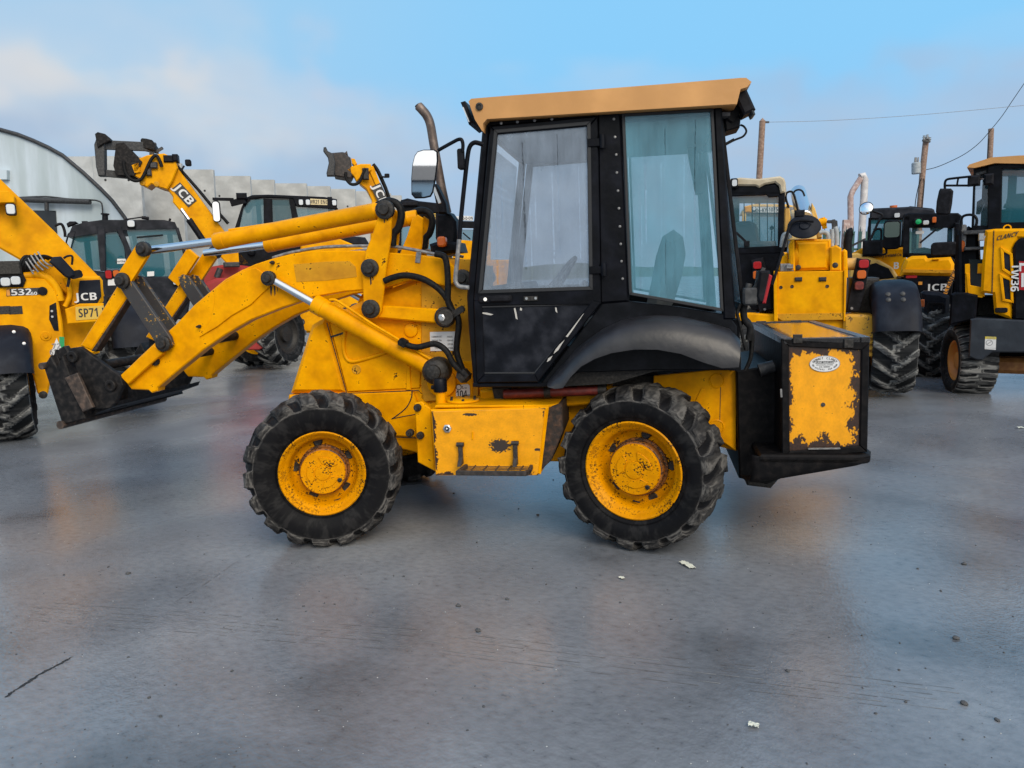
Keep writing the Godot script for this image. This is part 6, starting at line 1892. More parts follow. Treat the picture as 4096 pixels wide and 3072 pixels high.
func build_boom_machines() -> void:
	var Y: Material = M.yellow_bg
	var t := thing("telehandler", "yellow telehandler with raised lettered boom and black cab, behind the red one", "telehandler", frame(Vector3(-4.6, -0.161, -16), -16))
	part("boom", mb().prism([-2.12, 4.1, -1.885, 4.013, -1.759, 3.81, -1.201, 2.899, -0.998, 2.585, -0.68, 2.115, -1.043, 2.033, -1.394, 2.456, -1.565, 2.687, -2.028, 3.349, -2.018, 3.456, -2.107, 3.598, -2.275, 3.678], -0.5, 0.0, 0.02), Y, t)
	part("boom_head", mb().prism([-2.708, 4.056, -2.543, 4.169, -2.398, 4.23, -2.091, 4.268, -1.9, 4.174, -1.865, 3.999, -1.989, 3.736, -2.094, 3.586, -2.223, 3.622, -2.366, 3.692, -2.446, 3.622, -2.563, 3.684, -2.547, 3.771, -2.709, 3.874], -0.45, 0.1, 0.02), Y, t)
	part("head_box", mb().prism([-2.686, 4.041, -2.542, 4.102, -2.536, 3.904, -2.644, 3.878], 0.1, 0.14, 0.01), Y, t)
	for p in [[-2.52, 3.71], [-2.274, 3.687], [-2.379, 3.997]]:
		part("head_pin", mb().lathe([0, 0, 0.06, 0, 0.05, 0.03, 0, 0.04], Vector3(p[0], p[1], 0.08), Vector3(0, 0, 1), 14), M.yellow_dirty, t)
	jcb_boom_decal(t, Vector3(-1.803, 3.49, 0.008), -52, 0.155, "JCB")
	for k in 4:
		part("boom_hose", mb().tube(VZ([-2.043, 4.186, -1.918, 4.08, -1.765, 3.886, -1.534, 3.581, -1.341, 3.309, -1.182, 3.117, -1.047, 2.941], -0.05 - 0.06 * k), 0.03, 8), M.hose, t)
	part("hose_loop", mb().tube(VZ([-2.806, 4.1, -2.792, 3.912, -2.723, 3.784, -2.622, 3.74, -2.522, 3.775, -2.445, 3.896, -2.376, 4.034, -2.29, 4.173, -2.213, 4.208, -2.165, 4.104, -2.141, 4.001], 0.17), 0.032, 8), M.hose, t)
	part("valve", mb().box(Vector3(-2.287, 4.035, 0.14), Vector3(0.14, 0.12, 0.08), 0.02).box(Vector3(-2.381, 3.904, 0.14), Vector3(0.09, 0.14, 0.08), 0.02), M.steel_dark, t)
	lamp(t, "boom_lamp", Vector3(-1.672, 4.096, 0.1), 0.11, 0.12, 0.1, M.plastic_black, M.plastic_black)
	part("lamp_post", mb().bar(Vector3(-1.75, 4.042, 0.05), Vector3(-1.808, 3.954, 0.05), 0.03, 0.03), M.plastic_black, t)
	part("lamp_bracket", mb().box(Vector3(-2.015, 4.162, 0), Vector3(0.18, 0.13, 0.3), 0.02).box(Vector3(-1.896, 4.18, 0), Vector3(0.1, 0.14, 0.3), 0.02), M.plastic_black, t)
	ram(t, Vector3(-1.466, 2.498, 0.12), Vector3(-1.747, 3.006, 0.12), Vector3(-1.87, 3.207, 0.08), 0.06, 0.035, "lift_ram", M.plastic_black)
	# carriage in the air
	var cg := Node3D.new()
	cg.name = "carriage"
	t.add_child(cg)
	part("left_bar", mb().prism([-3.277, 4.401, -3.226, 4.519, -3.156, 4.588, -3.085, 4.505, -3.144, 3.826, -3.262, 3.826, -3.285, 3.995], 0.0, 0.2, 0.015), M.steel_dark, cg)
	part("left_ear", mb().prism([-3.235, 4.586, -3.184, 4.621, -3.061, 4.589, -2.982, 4.506, -2.979, 4.464, -3.078, 4.42, -3.212, 4.334], -0.25, 0.25, 0.015), M.hitch, cg)
	part("top_bar", mb().bar(Vector3(-3.147, 4.411, 0.1), Vector3(-2.261, 4.437, -0.25), 0.12, 0.16, 0.02), M.steel_dark, cg)
	part("bottom_bar", mb().bar(Vector3(-3.261, 3.899, 0.1), Vector3(-2.729, 3.866, -0.1), 0.12, 0.12, 0.02), M.steel_dark, cg)
	part("right_ear", mb().prism([-2.518, 4.548, -2.49, 4.583, -2.407, 4.576, -2.31, 4.551, -2.252, 4.446, -2.262, 4.34, -2.507, 4.391], -0.5, -0.1, 0.02), M.hitch, cg)
	part("right_hook", mb().bar(Vector3(-2.27, 4.34, -0.2), Vector3(-2.137, 4.421, -0.2), 0.05, 0.05, 0.01).bar(Vector3(-2.331, 4.498, -0.2), Vector3(-2.351, 4.278, -0.2), 0.08, 0.08), M.steel_dark, cg)
	for k in 3:
		part("carriage_plate", mb().prism([-2.909, 4.431, -2.777, 4.458, -2.485, 4.098, -2.583, 3.923, -2.657, 3.836, -2.965, 3.853, -2.997, 4.025], -0.35 + 0.22 * k, -0.3 + 0.22 * k, 0.006), M.hitch, cg)
	# cab
	part("cab_roof", mb().prism([-0.733, 3.258, -0.667, 3.43, -0.53, 3.484, -0.226, 3.492, 0.875, 3.44, 1.134, 3.392, 1.13, 3.335, 0.319, 3.397, -0.311, 3.428, -0.58, 3.403, -0.68, 3.257], -1.5, 0.0, 0.02), M.cab_black, t)
	part("visor", mb().prism([0.248, 3.425, 1.133, 3.382, 1.121, 3.185, 0.308, 3.249], -0.06, 0.02, 0.01), M.cab_black, t)
	for q in [[-0.94, 2.767, -0.751, 3.258, -0.64, 3.439, -0.563, 3.402, -0.717, 3.239, -0.827, 2.857], [-0.321, 3.419, -0.152, 3.4, -0.182, 2.754, -0.362, 2.757], [0.174, 3.416, 0.282, 3.397, 0.365, 2.744, 0.236, 2.747], [1.068, 3.242, 1.141, 3.204, 1.205, 2.73, 1.11, 2.731]]:
		part("cab_pillar", mb().prism(q, -0.12, 0.0, 0.008), M.cab_black, t)
	part("far_pillar", mb().box(Vector3(-0.473, 3.151, -1.4), Vector3(0.1, 0.9, 0.1)).box(Vector3(1.065, 3.132, -1.4), Vector3(0.1, 0.9, 0.1)), M.cab_black, t)
	part("door_window", mb().prism([-0.719, 3.244, -0.575, 3.389, -0.324, 3.406, -0.357, 2.853, -0.829, 2.861], -0.06, -0.05), M.glass_blue, t)
	part("side_window", mb().prism([-0.154, 3.387, 0.172, 3.385, 0.243, 2.844, -0.176, 2.85], -0.06, -0.05), M.glass_dark, t)
	part("windscreen", mb().prism([0.273, 3.254, 1.087, 3.199, 1.154, 2.924, 0.333, 2.936], -0.06, -0.05), M.glass_blue, t)
	for p in [Vector3(0.405, 3.327, 0.04), Vector3(0.543, 3.326, 0.04), Vector3(1.071, 3.313, 0.04)]:
		lamp(t, "roof_lamp", p, 0.10, 0.13, 0.05, M.clear_lens, M.plastic_black)
	part("number_plate", mb().prism([0.594, 3.401, 0.935, 3.38, 0.928, 3.268, 0.586, 3.281], 0.02, 0.035), M.plate_cream, t)
	part("plate_number", mb().text("WR21 ENC", 0.075, 0.002, at(Vector3(0.76, 3.332, 0.037), rot(0, 0, -2)), 0.72), M.decal_black, t)
	part("mirror_arm", mb().bar(Vector3(-1.285, 3.402, 0.05), Vector3(-0.887, 3.39, 0.05), 0.04, 0.06, 0.01).bar(Vector3(-0.954, 3.309, 0.05), Vector3(-0.668, 3.38, 0.05), 0.06, 0.12, 0.01).box(Vector3(-0.733, 3.453, 0.05), Vector3(0.2, 0.12, 0.15), 0.02), M.cab_black, t)
	part("mirror", mb().rrect(Vector3(-1.223, 3.154, 0.1), 0.15, 0.42, 0.06, 0.06, 0.015), M.plastic_black, t)
	part("mirror_glass", mb().rrect(Vector3(-1.229, 3.151, 0.135), 0.12, 0.38, 0.01, 0.05), M.mirror, t)
	part("engine_box", mb().prism([-0.91, 2.763, 0.364, 2.741, 0.316, 1.801, -0.922, 1.843], -1.3, 0.0, 0.03), M.cab_black, t)
	part("engine_boss", mb().lathe([0, 0, 0.08, 0, 0.06, 0.04, 0, 0.05], Vector3(-0.634, 2.344, 0.05), Vector3(0, 0, 1), 14), M.cab_black, t)
	part("bonnet", mb().prism([0.328, 2.491, 0.819, 2.603, 1.146, 2.578, 1.705, 2.326, 1.694, 2.143, 0.306, 2.18], -1.2, 0.0, 0.03), Y, t)
	part("bonnet_top", mb().prism([0.833, 2.621, 1.22, 2.672, 1.704, 2.624, 1.793, 2.465, 1.402, 2.474], -1.4, -0.4, 0.03), M.fender_bg, t)
	part("body", mb().prism([-1.041, 2.224, 1.767, 2.197, 1.868, 0.554, -1.162, 0.715], -2.2, -0.3, 0.05), Y, t)
	for x in [540, 760]:
		big_wheel(t, "farm", at(Vector3(-0.75 if x == 540 else 1.41, 0.62, -0.5), rot(0, 20, 12)), Y)
	# the one with its boom up behind it
	var u := thing("telehandler", "distant yellow telehandler with a raised boom and dark bucket hitch against the sky", "telehandler", frame(Vector3(-3.6, -0.126, -20.5), -10))
	part("boom", mb().prism([-0.219, 4.213, -0.006, 4.62, 0.162, 4.653, 0.223, 4.489, 0.324, 4.182, 0.448, 3.838, 0.611, 3.324, 0.013, 3.337, 0.076, 3.797, -0.051, 4.07], -0.5, 0.0, 0.02), M.yellow_bg, u)
	part("boom_edge", mb().prism([0.029, 4.605, 0.161, 4.638, 0.447, 3.836, 0.327, 3.826], 0.0, 0.06, 0.008), M.yellow_bg, u)
	part("boom_head", mb().prism([-0.524, 4.553, -0.379, 4.632, -0.153, 4.688, 0.105, 4.685, 0.119, 4.523, -0.038, 4.455, -0.211, 4.317, -0.286, 4.248, -0.347, 4.389], -0.4, 0.1, 0.02), M.yellow_bg, u)
	part("knuckle", mb().prism([-0.389, 4.837, -0.296, 4.825, -0.245, 4.709, -0.307, 4.652, -0.373, 4.71], -0.3, 0.05, 0.01), M.yellow_bg, u)
	jcb_boom_decal(u, Vector3(0.307, 3.892, 0.07), -68, 0.2, "JCB")
	for k in 3:
		part("boom_hose", mb().tube(VZ([0.164, 4.7, 0.263, 4.558, 0.336, 4.393, 0.461, 4.062, 0.54, 3.777], -0.05 - 0.08 * k), 0.045, 8), M.hose, u)
	part("hose_loop", mb().tube(VZ([-0.539, 4.477, -0.537, 4.315, -0.44, 4.186, -0.313, 4.173, -0.203, 4.241, -0.123, 4.402, -0.031, 4.564], 0.15), 0.04, 8), M.hose, u)
	part("valve", mb().box(Vector3(-0.04, 4.429, 0.12), Vector3(0.16, 0.3, 0.1), 0.03), M.grease, u)
	lamp(u, "boom_lamp", Vector3(0.503, 4.396, 0.05), 0.13, 0.1, 0.1, M.plastic_black, M.plastic_black)
	part("lamp_post", mb().bar(Vector3(0.312, 4.378, 0.03), Vector3(0.465, 4.353, 0.03), 0.04, 0.04), M.plastic_black, u)
	var hk := Node3D.new()
	hk.name = "hitch"
	u.add_child(hk)
	part("hitch_side", mb().prism([-1.062, 4.985, -1.045, 5.076, -0.987, 5.087, -0.948, 4.985, -0.815, 4.915, -0.783, 4.71, -0.828, 4.368, -1.012, 4.37, -1.018, 4.439, -0.945, 4.689, -0.958, 4.826], 0.1, 0.3, 0.02), M.steel_dark, hk)
	part("hitch_body", mb().prism([-0.868, 4.971, -0.589, 4.992, -0.501, 4.922, -0.4, 4.852, -0.369, 4.412, -0.422, 4.32, -0.837, 4.395], -0.6, 0.1, 0.03), M.hitch_brown, hk)
	part("hitch_hook", mb().prism([-0.614, 4.969, -0.577, 5.003, -0.531, 4.991, -0.482, 5.037, -0.464, 4.945, -0.549, 4.899], -0.4, 0.0, 0.02), M.rust_plate, hk)
	part("boom_base", mb().prism([0.016, 3.413, 0.741, 3.398, 0.871, 1.253, -0.11, 1.291], -0.7, -0.1, 0.03), M.yellow_bg, u)
	big_wheel(u, "farm", at(Vector3(-0.16, 0.62, -0.4), rot(0, 20, 0)), M.yellow_bg)
	part("body", mb().box(Vector3(0.50, 1.0, -0.6), Vector3(2.6, 1.0, 1.2), 0.08), M.yellow_bg, u)
	# cabs glimpsed between the lever and the exhaust
	var g := thing("telehandler", "partly hidden telehandler cab glimpsed between tilt lever and exhaust", "telehandler", frame(Vector3(-1.2, -0.042, -18.5), -4))
	part("cab_roof", mb().prism([-1.377, 3.354, -1.281, 3.542, -1.128, 3.581, -0.862, 3.509, -0.27, 3.429, -0.215, 3.214, -0.607, 3.204, -1.298, 3.224], -1.4, 0.0, 0.03), M.cab_black, g)
	part("visor_lamp_bar", mb().box(Vector3(-1.078, 3.447, 0.05), Vector3(0.4, 0.12, 0.12), 0.03), M.plastic_black, g)
	part("number_plate", mb().prism([-0.648, 3.213, -0.399, 3.205, -0.405, 3.077, -0.655, 3.074], 0.0, 0.03), M.plate_yellow, g)
	part("plate_number", mb().text("XJD4", 0.09, 0.002, at(Vector3(-0.522, 3.14, 0.033)), 0.75), M.decal_black, g)
	for q in [[-1.377, 3.354, -1.27, 3.351, -1.355, 2.174, -1.507, 2.179], [-0.927, 3.288, -0.798, 3.284, -0.79, 2.156, -0.942, 2.161], [-0.386, 3.272, -0.256, 3.269, -0.199, 2.136, -0.353, 2.141]]:
		part("cab_pillar", mb().prism(q, -0.1, 0.0, 0.01), M.cab_black, g)
	part("side_window", mb().prism([-1.302, 3.228, -0.912, 3.217, -0.921, 2.205, -1.4, 2.221], -0.06, -0.05), M.glass_blue, g)
	part("windscreen", mb().prism([-0.804, 3.214, -0.369, 3.201, -0.329, 2.185, -0.789, 2.2], -0.06, -0.05), M.glass_blue, g)
	part("body", mb().prism([-1.57, 2.225, -0.164, 2.178, -0.237, 0.599, -1.658, 0.655], -1.6, 0.0, 0.04), M.yellow_bg, g)
	big_wheel(g, "farm", at(Vector3(-1.27, 0.62, 0.1), rot(0, 20, 0)), M.yellow_bg)
	var v := thing("telehandler", "black cab top with white number plate, behind the loader's grab rail", "telehandler", at(Vector3(0.3, 0, 0)) * frame(Vector3(-1.2, -0.042, -18.5), -4))
	var o := Vector3(-0.3, 0, 0)
	for p in [["roof_bar", [-0.092, 3.032, 0.798, 2.984, 0.792, 2.823, -0.099, 2.872], M.cab_black, 0.0, 0.1], ["number_plate", [0.108, 3.143, 0.39, 3.124, 0.385, 3.017, 0.103, 3.036], M.decal_white, 0.06, 0.1], ["roof_lamp", [-0.011, 3.136, 0.064, 3.133, 0.06, 3.027, -0.016, 3.029], M.clear_lens, 0.04, 0.1], ["windscreen", [-0.036, 2.838, 0.682, 2.805, 0.732, 2.405, -0.054, 2.43], M.glass_blue, 0.02, 0.03], ["bonnet", [-0.09, 2.601, 0.321, 2.556, 0.778, 2.509, 0.745, 1.667, -0.185, 1.699], M.yellow_bg, 0.04, 0.12], ["cab_pillar", [-0.092, 3.032, -0.005, 3.029, -0.036, 2.344, -0.123, 2.347], M.cab_black, 0.0, 0.1]]:
		var b := mb()
		b.xf = at(o)
		b.prism(p[1], p[3], p[4], 0.0 if p[0] == "windscreen" else 0.006)
		part(p[0], b, p[2], v)
	part("plate_number", mb().text("30-D-ON", 0.07, 0.002, at(Vector3(0.246, 3.078, 0.102) + o), 0.7), M.decal_black, v)
	part("wiper", mb().bar(Vector3(0.134, 2.746, 0.12) + o, Vector3(0.302, 2.59, 0.12) + o, 0.02, 0.03), M.plastic_black, v)
	var bd := mb()
	bd.xf = at(o)
	part("body", bd.prism([-0.112, 2.133, 1.432, 2.082, 1.38, 0.536, -0.181, 0.597], -2.4, 0.0, 0.04), M.yellow_bg, v)
	big_wheel(v, "farm", at(Vector3(0.30, 0.62, 0.1), rot(0, 20, 0)), M.yellow_bg)


func build_right_machines() -> void:
	build_beige_cab_telehandler()
	build_seen_through()
	build_mirror_machine()
	build_green_lamp_machine()
	build_big_loader()


func build_beige_cab_telehandler() -> void:
	var Y: Material = M.yellow_bg
	var t := thing("telehandler", "yellow telehandler seen from behind with beige cab roof and black boom mirror", "telehandler", frame(Vector3(3.6, 0.126, -9.9), 20))
	var cab := Node3D.new()
	cab.name = "cab"
	t.add_child(cab)
	part("roof", mb().prism([-0.84, 2.797, -0.61, 2.814, -0.384, 2.78, -0.262, 2.788, -0.134, 2.795, -0.085, 2.763, -0.067, 2.711, -0.071, 2.591, -0.126, 2.584, -0.144, 2.676, -0.194, 2.72, -0.316, 2.706, -0.383, 2.671, -0.429, 2.697, -0.84, 2.727], -1.5, 0.04, 0.02), M.beige_roof, cab)
	part("roof_edge", mb().prism([-0.84, 2.738, -0.417, 2.696, -0.316, 2.7, -0.183, 2.708, -0.138, 2.642, -0.137, 2.573, -0.84, 2.621], -1.48, 0.0, 0.01), M.cab_black, cab)
	part("roof_lamp", mb().rrect(Vector3(-0.686, 2.744, 0.06), 0.09, 0.12, 0.08, 0.02, 0.01), M.plastic_black, cab)
	part("lamp_lens", mb().rrect(Vector3(-0.677, 2.744, 0.11), 0.06, 0.08, 0.02, 0.02), M.clear_lens, cab)
	for q in [[-0.149, 2.62, -0.077, 2.615, -0.09, 1.879, -0.152, 1.905], [-0.84, 2.651, -0.736, 2.643, -0.651, 1.856, -0.75, 1.861], [-0.745, 1.932, -0.085, 1.936, -0.084, 1.843, -0.744, 1.848], [-0.747, 2.65, -0.105, 2.605, -0.104, 2.548, -0.27, 2.548, -0.293, 2.578, -0.747, 2.592]]:
		part("frame", mb().prism(q, -0.12, 0.0, 0.008), M.cab_black, cab)
	part("far_frame", mb().box(Vector3(-0.761, 2.406, -1.4), Vector3(0.09, 0.95, 0.09)).box(Vector3(-0.134, 2.369, -1.4), Vector3(0.09, 0.95, 0.09)).box(Vector3(-0.434, 1.924, -1.4), Vector3(0.8, 0.09, 0.09)), M.cab_black, cab)
	part("rear_window", mb().prism([-0.738, 2.606, -0.138, 2.565, -0.141, 1.882, -0.654, 1.893], -0.05, -0.042), M.glass_clear, cab)
	var bars := [-0.77, 2.713, -0.654, 2.705, -0.544, 2.704, -0.442, 2.704, -0.334, 2.71, -0.238, 2.677]
	for k in 6:
		part("guard_bar", mb().bar(Vector3(bars[2 * k], bars[2 * k + 1], -1.42), Vector3(bars[2 * k] + 0.02, bars[2 * k + 1] - 0.86, -1.42), 0.014, 0.014), M.cab_black, cab)
	part("seat_back", mb().prism([-0.717, 2.276, -0.663, 2.298, -0.519, 2.296, -0.436, 2.248, -0.361, 1.871, -0.697, 1.867], -0.62, -0.5, 0.03), M.seat_cloth, cab)
	part("seat_base", mb().prism([-0.679, 2.024, -0.19, 2.013, -0.182, 1.861, -0.678, 1.877], -1.0, -0.4, 0.04), M.seat_cloth, cab)
	part("steering_knob", mb().lathe([0, 0, 0.03, 0.02, 0.03, 0.05, 0, 0.07], Vector3(-0.251, 2.17, -0.9), Vector3.UP, 10).bar(Vector3(-0.251, 2.17, -0.9), Vector3(-0.26, 1.874, -0.9), 0.02, 0.02), M.cab_black, cab)
	part("lower_cab", mb().prism([-0.756, 1.861, -0.084, 1.855, -0.125, 1.529, -0.165, 1.104, -0.543, 1.111, -0.718, 1.114], -1.4, 0.0, 0.02), M.cab_black, cab)
	part("wiper", mb().bar(Vector3(-0.663, 2.128, 0.02), Vector3(-0.536, 1.998, 0.02), 0.02, 0.03).box(Vector3(-0.53, 1.975, 0.02), Vector3(0.07, 0.08, 0.03), 0.01), M.plastic_black, cab)
	part("tail_lamp_panel", mb().prism([-0.476, 1.766, -0.329, 1.795, -0.258, 1.534, -0.209, 1.131, -0.368, 1.086, -0.404, 1.302], -0.05, 0.05, 0.01), M.plastic_black, t)
	lamp(t, "red_tail_lamp", Vector3(-0.393, 1.697, 0.12), 0.12, 0.11, 0.07, M.red_lens, M.plastic_black)
	lamp(t, "orange_tail_lamp", Vector3(-0.403, 1.575, 0.12), 0.10, 0.12, 0.07, M.orange_lens, M.plastic_black)
	part("panel_bolt", mb().cyl(Vector3(-0.299, 1.133, 0.06), Vector3(-0.299, 1.134, 0.08), 0.016), M.steel_dull, t)
	# boom tower
	part("tower_plate", mb().prism([-0.143, 1.607, 0.613, 1.592, 0.63, 1.08, 0.621, 1.001, -0.081, 0.999, -0.148, 1.047], 0.1, 0.25, 0.008), Y, t)
	part("tower_fold", mb().prism([-0.137, 1.082, 0.619, 1.081, 0.621, 0.996, -0.081, 0.994, -0.147, 1.036], 0.25, 0.262, 0.004), M.yellow_dirty, t)
	for q in [[-0.192, 1.615, -0.148, 1.625, -0.135, 0.99, -0.18, 0.991], [0.617, 1.597, 0.652, 1.618, 0.646, 0.979, 0.625, 0.98]]:
		part("tower_cheek", mb().prism(q, -0.9, 0.28, 0.006), Y, t)
	for p in [Vector3(0.102, 1.507, 0.25), Vector3(0.38, 1.499, 0.25)]:
		part("rubber_stop", mb().box(p, Vector3(0.085, 0.05, 0.06), 0.012), M.rubber_seal, t)
	for p in [Vector3(0.028, 1.418, 0.25), Vector3(0.434, 1.409, 0.25), Vector3(-0.103, 1.411, 0.25)]:
		part("plate_bolt", mb().lathe([0.022, 0, 0.02, 0.006, 0.013, 0.002, 0, 0.002], p, Vector3(0, 0, 1), 12), M.rust_dark, t)
	part("pivot_drum", mb().cyl(Vector3(0.055, 1.797, -0.05), Vector3(0.465, 1.78, -0.05), 0.21, 0.21, 36).prism([0.058, 1.984, 0.45, 1.965, 0.457, 1.602, 0.063, 1.617], -0.3, 0.12, 0.03), Y, t)
	part("drum_face", mb().prism([0.063, 1.971, 0.443, 1.964, 0.45, 1.608, 0.069, 1.611], 0.1, 0.16, 0.035), Y, t)
	for q in [[[-0.023, 1.928, 0.004, 1.984, 0.047, 2.004, 0.063, 1.605, -0.007, 1.608], -0.35, 0.2], [[0.458, 1.883, 0.526, 1.908, 0.589, 1.866, 0.595, 1.586, 0.464, 1.591], -0.35, 0.2], [[0.598, 1.828, 0.623, 1.855, 0.655, 1.831, 0.673, 1.505, 0.61, 1.507], -0.35, 0.18]]:
		part("pivot_cheek", mb().prism(q[0], q[1], q[2], 0.02), Y, t)
	for p in [Vector3(0.521, 1.662, 0.2), Vector3(0.095, 1.65, 0.17)]:
		part("pivot_hole", mb().lathe([0.035, 0, 0.03, 0.004, 0, 0.004], p, Vector3(0, 0, 1), 14), M.grease, t)
	part("stub_pipe", mb().cyl(Vector3(0.657, 1.669, 0), Vector3(0.773, 1.67, 0), 0.075, 0.075, 20), M.yellow_pale, t)
	part("side_clamp", mb().box(Vector3(-0.036, 1.655, 0.1), Vector3(0.16, 0.1, 0.2), 0.01).box(Vector3(-0.003, 1.665, 0.22), Vector3(0.08, 0.05, 0.05), 0.006), M.steel_dull, t)
	part("side_block", mb().prism([-0.137, 1.763, -0.028, 1.845, -0.015, 1.689, -0.135, 1.6], -0.2, 0.1, 0.015), Y, t)
	# the boom runs away from us, its inner ram shining on top
	var bm := Node3D.new()
	bm.name = "boom"
	t.add_child(bm)
	part("boom_beam", mb().prism_x([0.1, 2.0, -0.3, 2.16, -1.9, 2.5, -2.0, 2.2, -0.4, 1.8], -0.03, 0.31, 0.03), M.yellow_pale, bm)
	for q in [[-0.086, 2.145, -0.084, 2.423, -0.032, 2.512, -0.006, 2.326, -0.013, 2.017, -0.06, 1.957], [0.255, 2.494, 0.297, 2.418, 0.347, 2.244, 0.322, 2.307, 0.371, 2.206, 0.391, 2.028, 0.328, 2.025, 0.253, 2.311]]:
		part("boom_side", mb().prism(q, -1.4, -0.6, 0.015), M.yellow_pale, bm)
	part("chrome_ram", mb().cyl(Vector3(0.168, 2.286, -0.5), Vector3(0.086, 2.72, -1.5), 0.105, 0.105, 24, 0.01), M.chrome_dull, bm)
	part("ram_hose", mb().tube(VZ([-0.03, 2.444, -0.067, 2.568, -0.056, 2.64, 0.014, 2.642, 0.063, 2.499, 0.1, 2.314], -0.6), 0.014, 8).tube(VZ([0.014, 2.623, 0.048, 2.669, 0.101, 2.678, 0.141, 2.651, 0.166, 2.589], -0.7), 0.012, 8), M.hose, bm)
	part("side_tube", mb().cyl(Vector3(0.339, 2.229, -0.5), Vector3(0.44, 2.223, -0.5), 0.05, 0.05, 14).cyl(Vector3(0.389, 2.285, -0.5), Vector3(0.419, 2.141, -0.5), 0.03), Y, bm)
	part("coupling", mb().bar(Vector3(0.437, 2.223, -0.4), Vector3(0.536, 2.218, -0.4), 0.04, 0.04, 0.01).bar(Vector3(0.513, 2.248, -0.4), Vector3(0.534, 2.065, -0.4), 0.05, 0.05, 0.01).bar(Vector3(0.547, 2.235, -0.4), Vector3(0.561, 2.064, -0.4), 0.03, 0.03, 0.01), M.steel_dark, bm)
	for k in 3:
		part("steel_pipe", mb().tube(VZ([[0.342, 2.075, 0.407, 2.077, 0.446, 2.041, 0.453, 1.914], [0.487, 2.113, 0.494, 2.027, 0.49, 1.958, 0.497, 1.9], [0.524, 2.139, 0.541, 2.081, 0.549, 1.99, 0.55, 1.909]][k], -0.08), 0.028, 10), M.galvanised, t)
	for k in 3:
		part("steel_pipe", mb().tube(VZ([[-0.107, 1.914, -0.087, 2.053, -0.043, 2.079, -0.009, 2.06], [-0.063, 1.912, -0.053, 2.022, -0.02, 2.061, 0.013, 2.047], [-0.027, 1.76, -0.007, 1.933, 0.002, 2.036, 0.019, 2.047]][k], 0.02), 0.026, 10), M.galvanised, t)
	# round mirror
	var mi := Node3D.new()
	mi.name = "boom_mirror"
	t.add_child(mi)
	var mc := Vector3(0.156, 2.138, 0.35)
	var disc := mb()
	disc.xf = at(mc, rot(-18, 4, 0)) * Transform3D(Basis.from_scale(Vector3(1.28, 1, 1)), Vector3.ZERO)
	disc.lathe([0, -0.03, 0.1, -0.03, 0.145, -0.015, 0.152, 0.0, 0.148, 0.012, 0.13, 0.02, 0.05, 0.03, 0.042, 0.05, 0, 0.052], Vector3.ZERO, Vector3(0, 0, 1), 40)
	part("mirror_back", disc, M.fender_bg, mi)
	part("mirror_arm", mb().tube(VZ([0.263, 2.194, 0.154, 2.211, 0.054, 2.206, -0.008, 2.154, -0.049, 2.007, -0.1, 1.814, -0.161, 1.592, -0.203, 1.452], 0.41), 0.018, 8), M.plastic_black, mi)
	part("mirror_foot", mb().box(Vector3(0.101, 2.299, 0.3), Vector3(0.12, 0.09, 0.09), 0.02), M.plastic_black, mi)
	# right side: exhaust, lamps, mudguard, wheel
	part("exhaust_pipe", mb().tube(VZ([0.703, 2.06, 0.688, 2.009, 0.679, 1.906, 0.689, 1.721], -0.2), 0.05, 12).tube(VZ([0.734, 2.075, 0.702, 2.066, 0.688, 2.009], -0.2), 0.05, 12), M.plastic_black, t)
	part("tail_lamp_panel", mb().prism([0.771, 1.742, 0.926, 1.708, 0.908, 1.608, 0.855, 1.274, 0.818, 1.094, 0.662, 1.074, 0.689, 1.278], 0.0, 0.12, 0.01), M.plastic_black, t)
	lamp(t, "red_tail_lamp", Vector3(0.844, 1.667, 0.17), 0.13, 0.12, 0.05, M.red_lens, M.plastic_black)
	lamp(t, "orange_tail_lamp", Vector3(0.821, 1.539, 0.17), 0.12, 0.12, 0.05, M.orange_lens, M.plastic_black)
	lamp(t, "dim_tail_lamp", Vector3(0.799, 1.405, 0.17), 0.12, 0.12, 0.05, M.red_dull, M.plastic_black)
	part("panel_bolt", mb().cyl(Vector3(0.724, 1.13, 0.15), Vector3(0.722, 1.131, 0.17), 0.016), M.steel_dull, t)
	part("wheel_box", mb().prism([0.737, 1.498, 1.057, 1.488, 1.099, 0.907, 0.724, 0.912], -1.2, -0.2, 0.03), M.grease, t)
	part("mudguard", mudguard(mb(), Vector3(1.205, 0.694, -0.15), 0.75, 0.53, 150, 14), M.fender_bg, t)
	for p in [Vector3(1.083, 1.302, 0.52), Vector3(1.238, 1.304, 0.52), Vector3(1.087, 1.239, 0.55), Vector3(1.242, 1.238, 0.55)]:
		part("mudguard_bolt", mb().lathe([0.03, 0, 0.027, 0.012, 0.012, 0.02, 0, 0.02], p, Vector3(0, 0.45, 1), 12), M.steel_dark, t)
	big_wheel(t, "farm", at(Vector3(1.201, 0.671, -0.15), rot(0, 90, 0) * rot(0, 0, 7)), Y)
	big_wheel(t, "farm", at(Vector3(-0.617, 0.64, -0.3), rot(0, 90, 0)), Y)
	part("counterweight", mb().prism([0.623, 1.049, 0.69, 1.065, 0.951, 1.049, 1.013, 0.998, 1.062, 0.875, 1.057, 0.718, 1.027, 0.522, 0.632, 0.606], -0.4, 0.28, 0.03), M.yellow_worn, t)
	for k in 4:
		part("counterweight_step", mb().box(Vector3(0.948, 0.798, 0.3) + Vector3(-0.01 * k, -0.075 * k, 0), Vector3(0.17, 0.045, 0.05), 0.01), M.yellow_worn, t)
	part("rear_deck", mb().prism([-0.819, 1.09, -0.475, 1.096, 0.64, 0.997, 0.653, 0.423, -0.817, 0.414], -1.0, 0.2, 0.02), Y, t)
	part("chassis", mb().box(Vector3(0.356, 0.654, -2), Vector3(1.2, 0.6, 3.0), 0.05), Y, t)
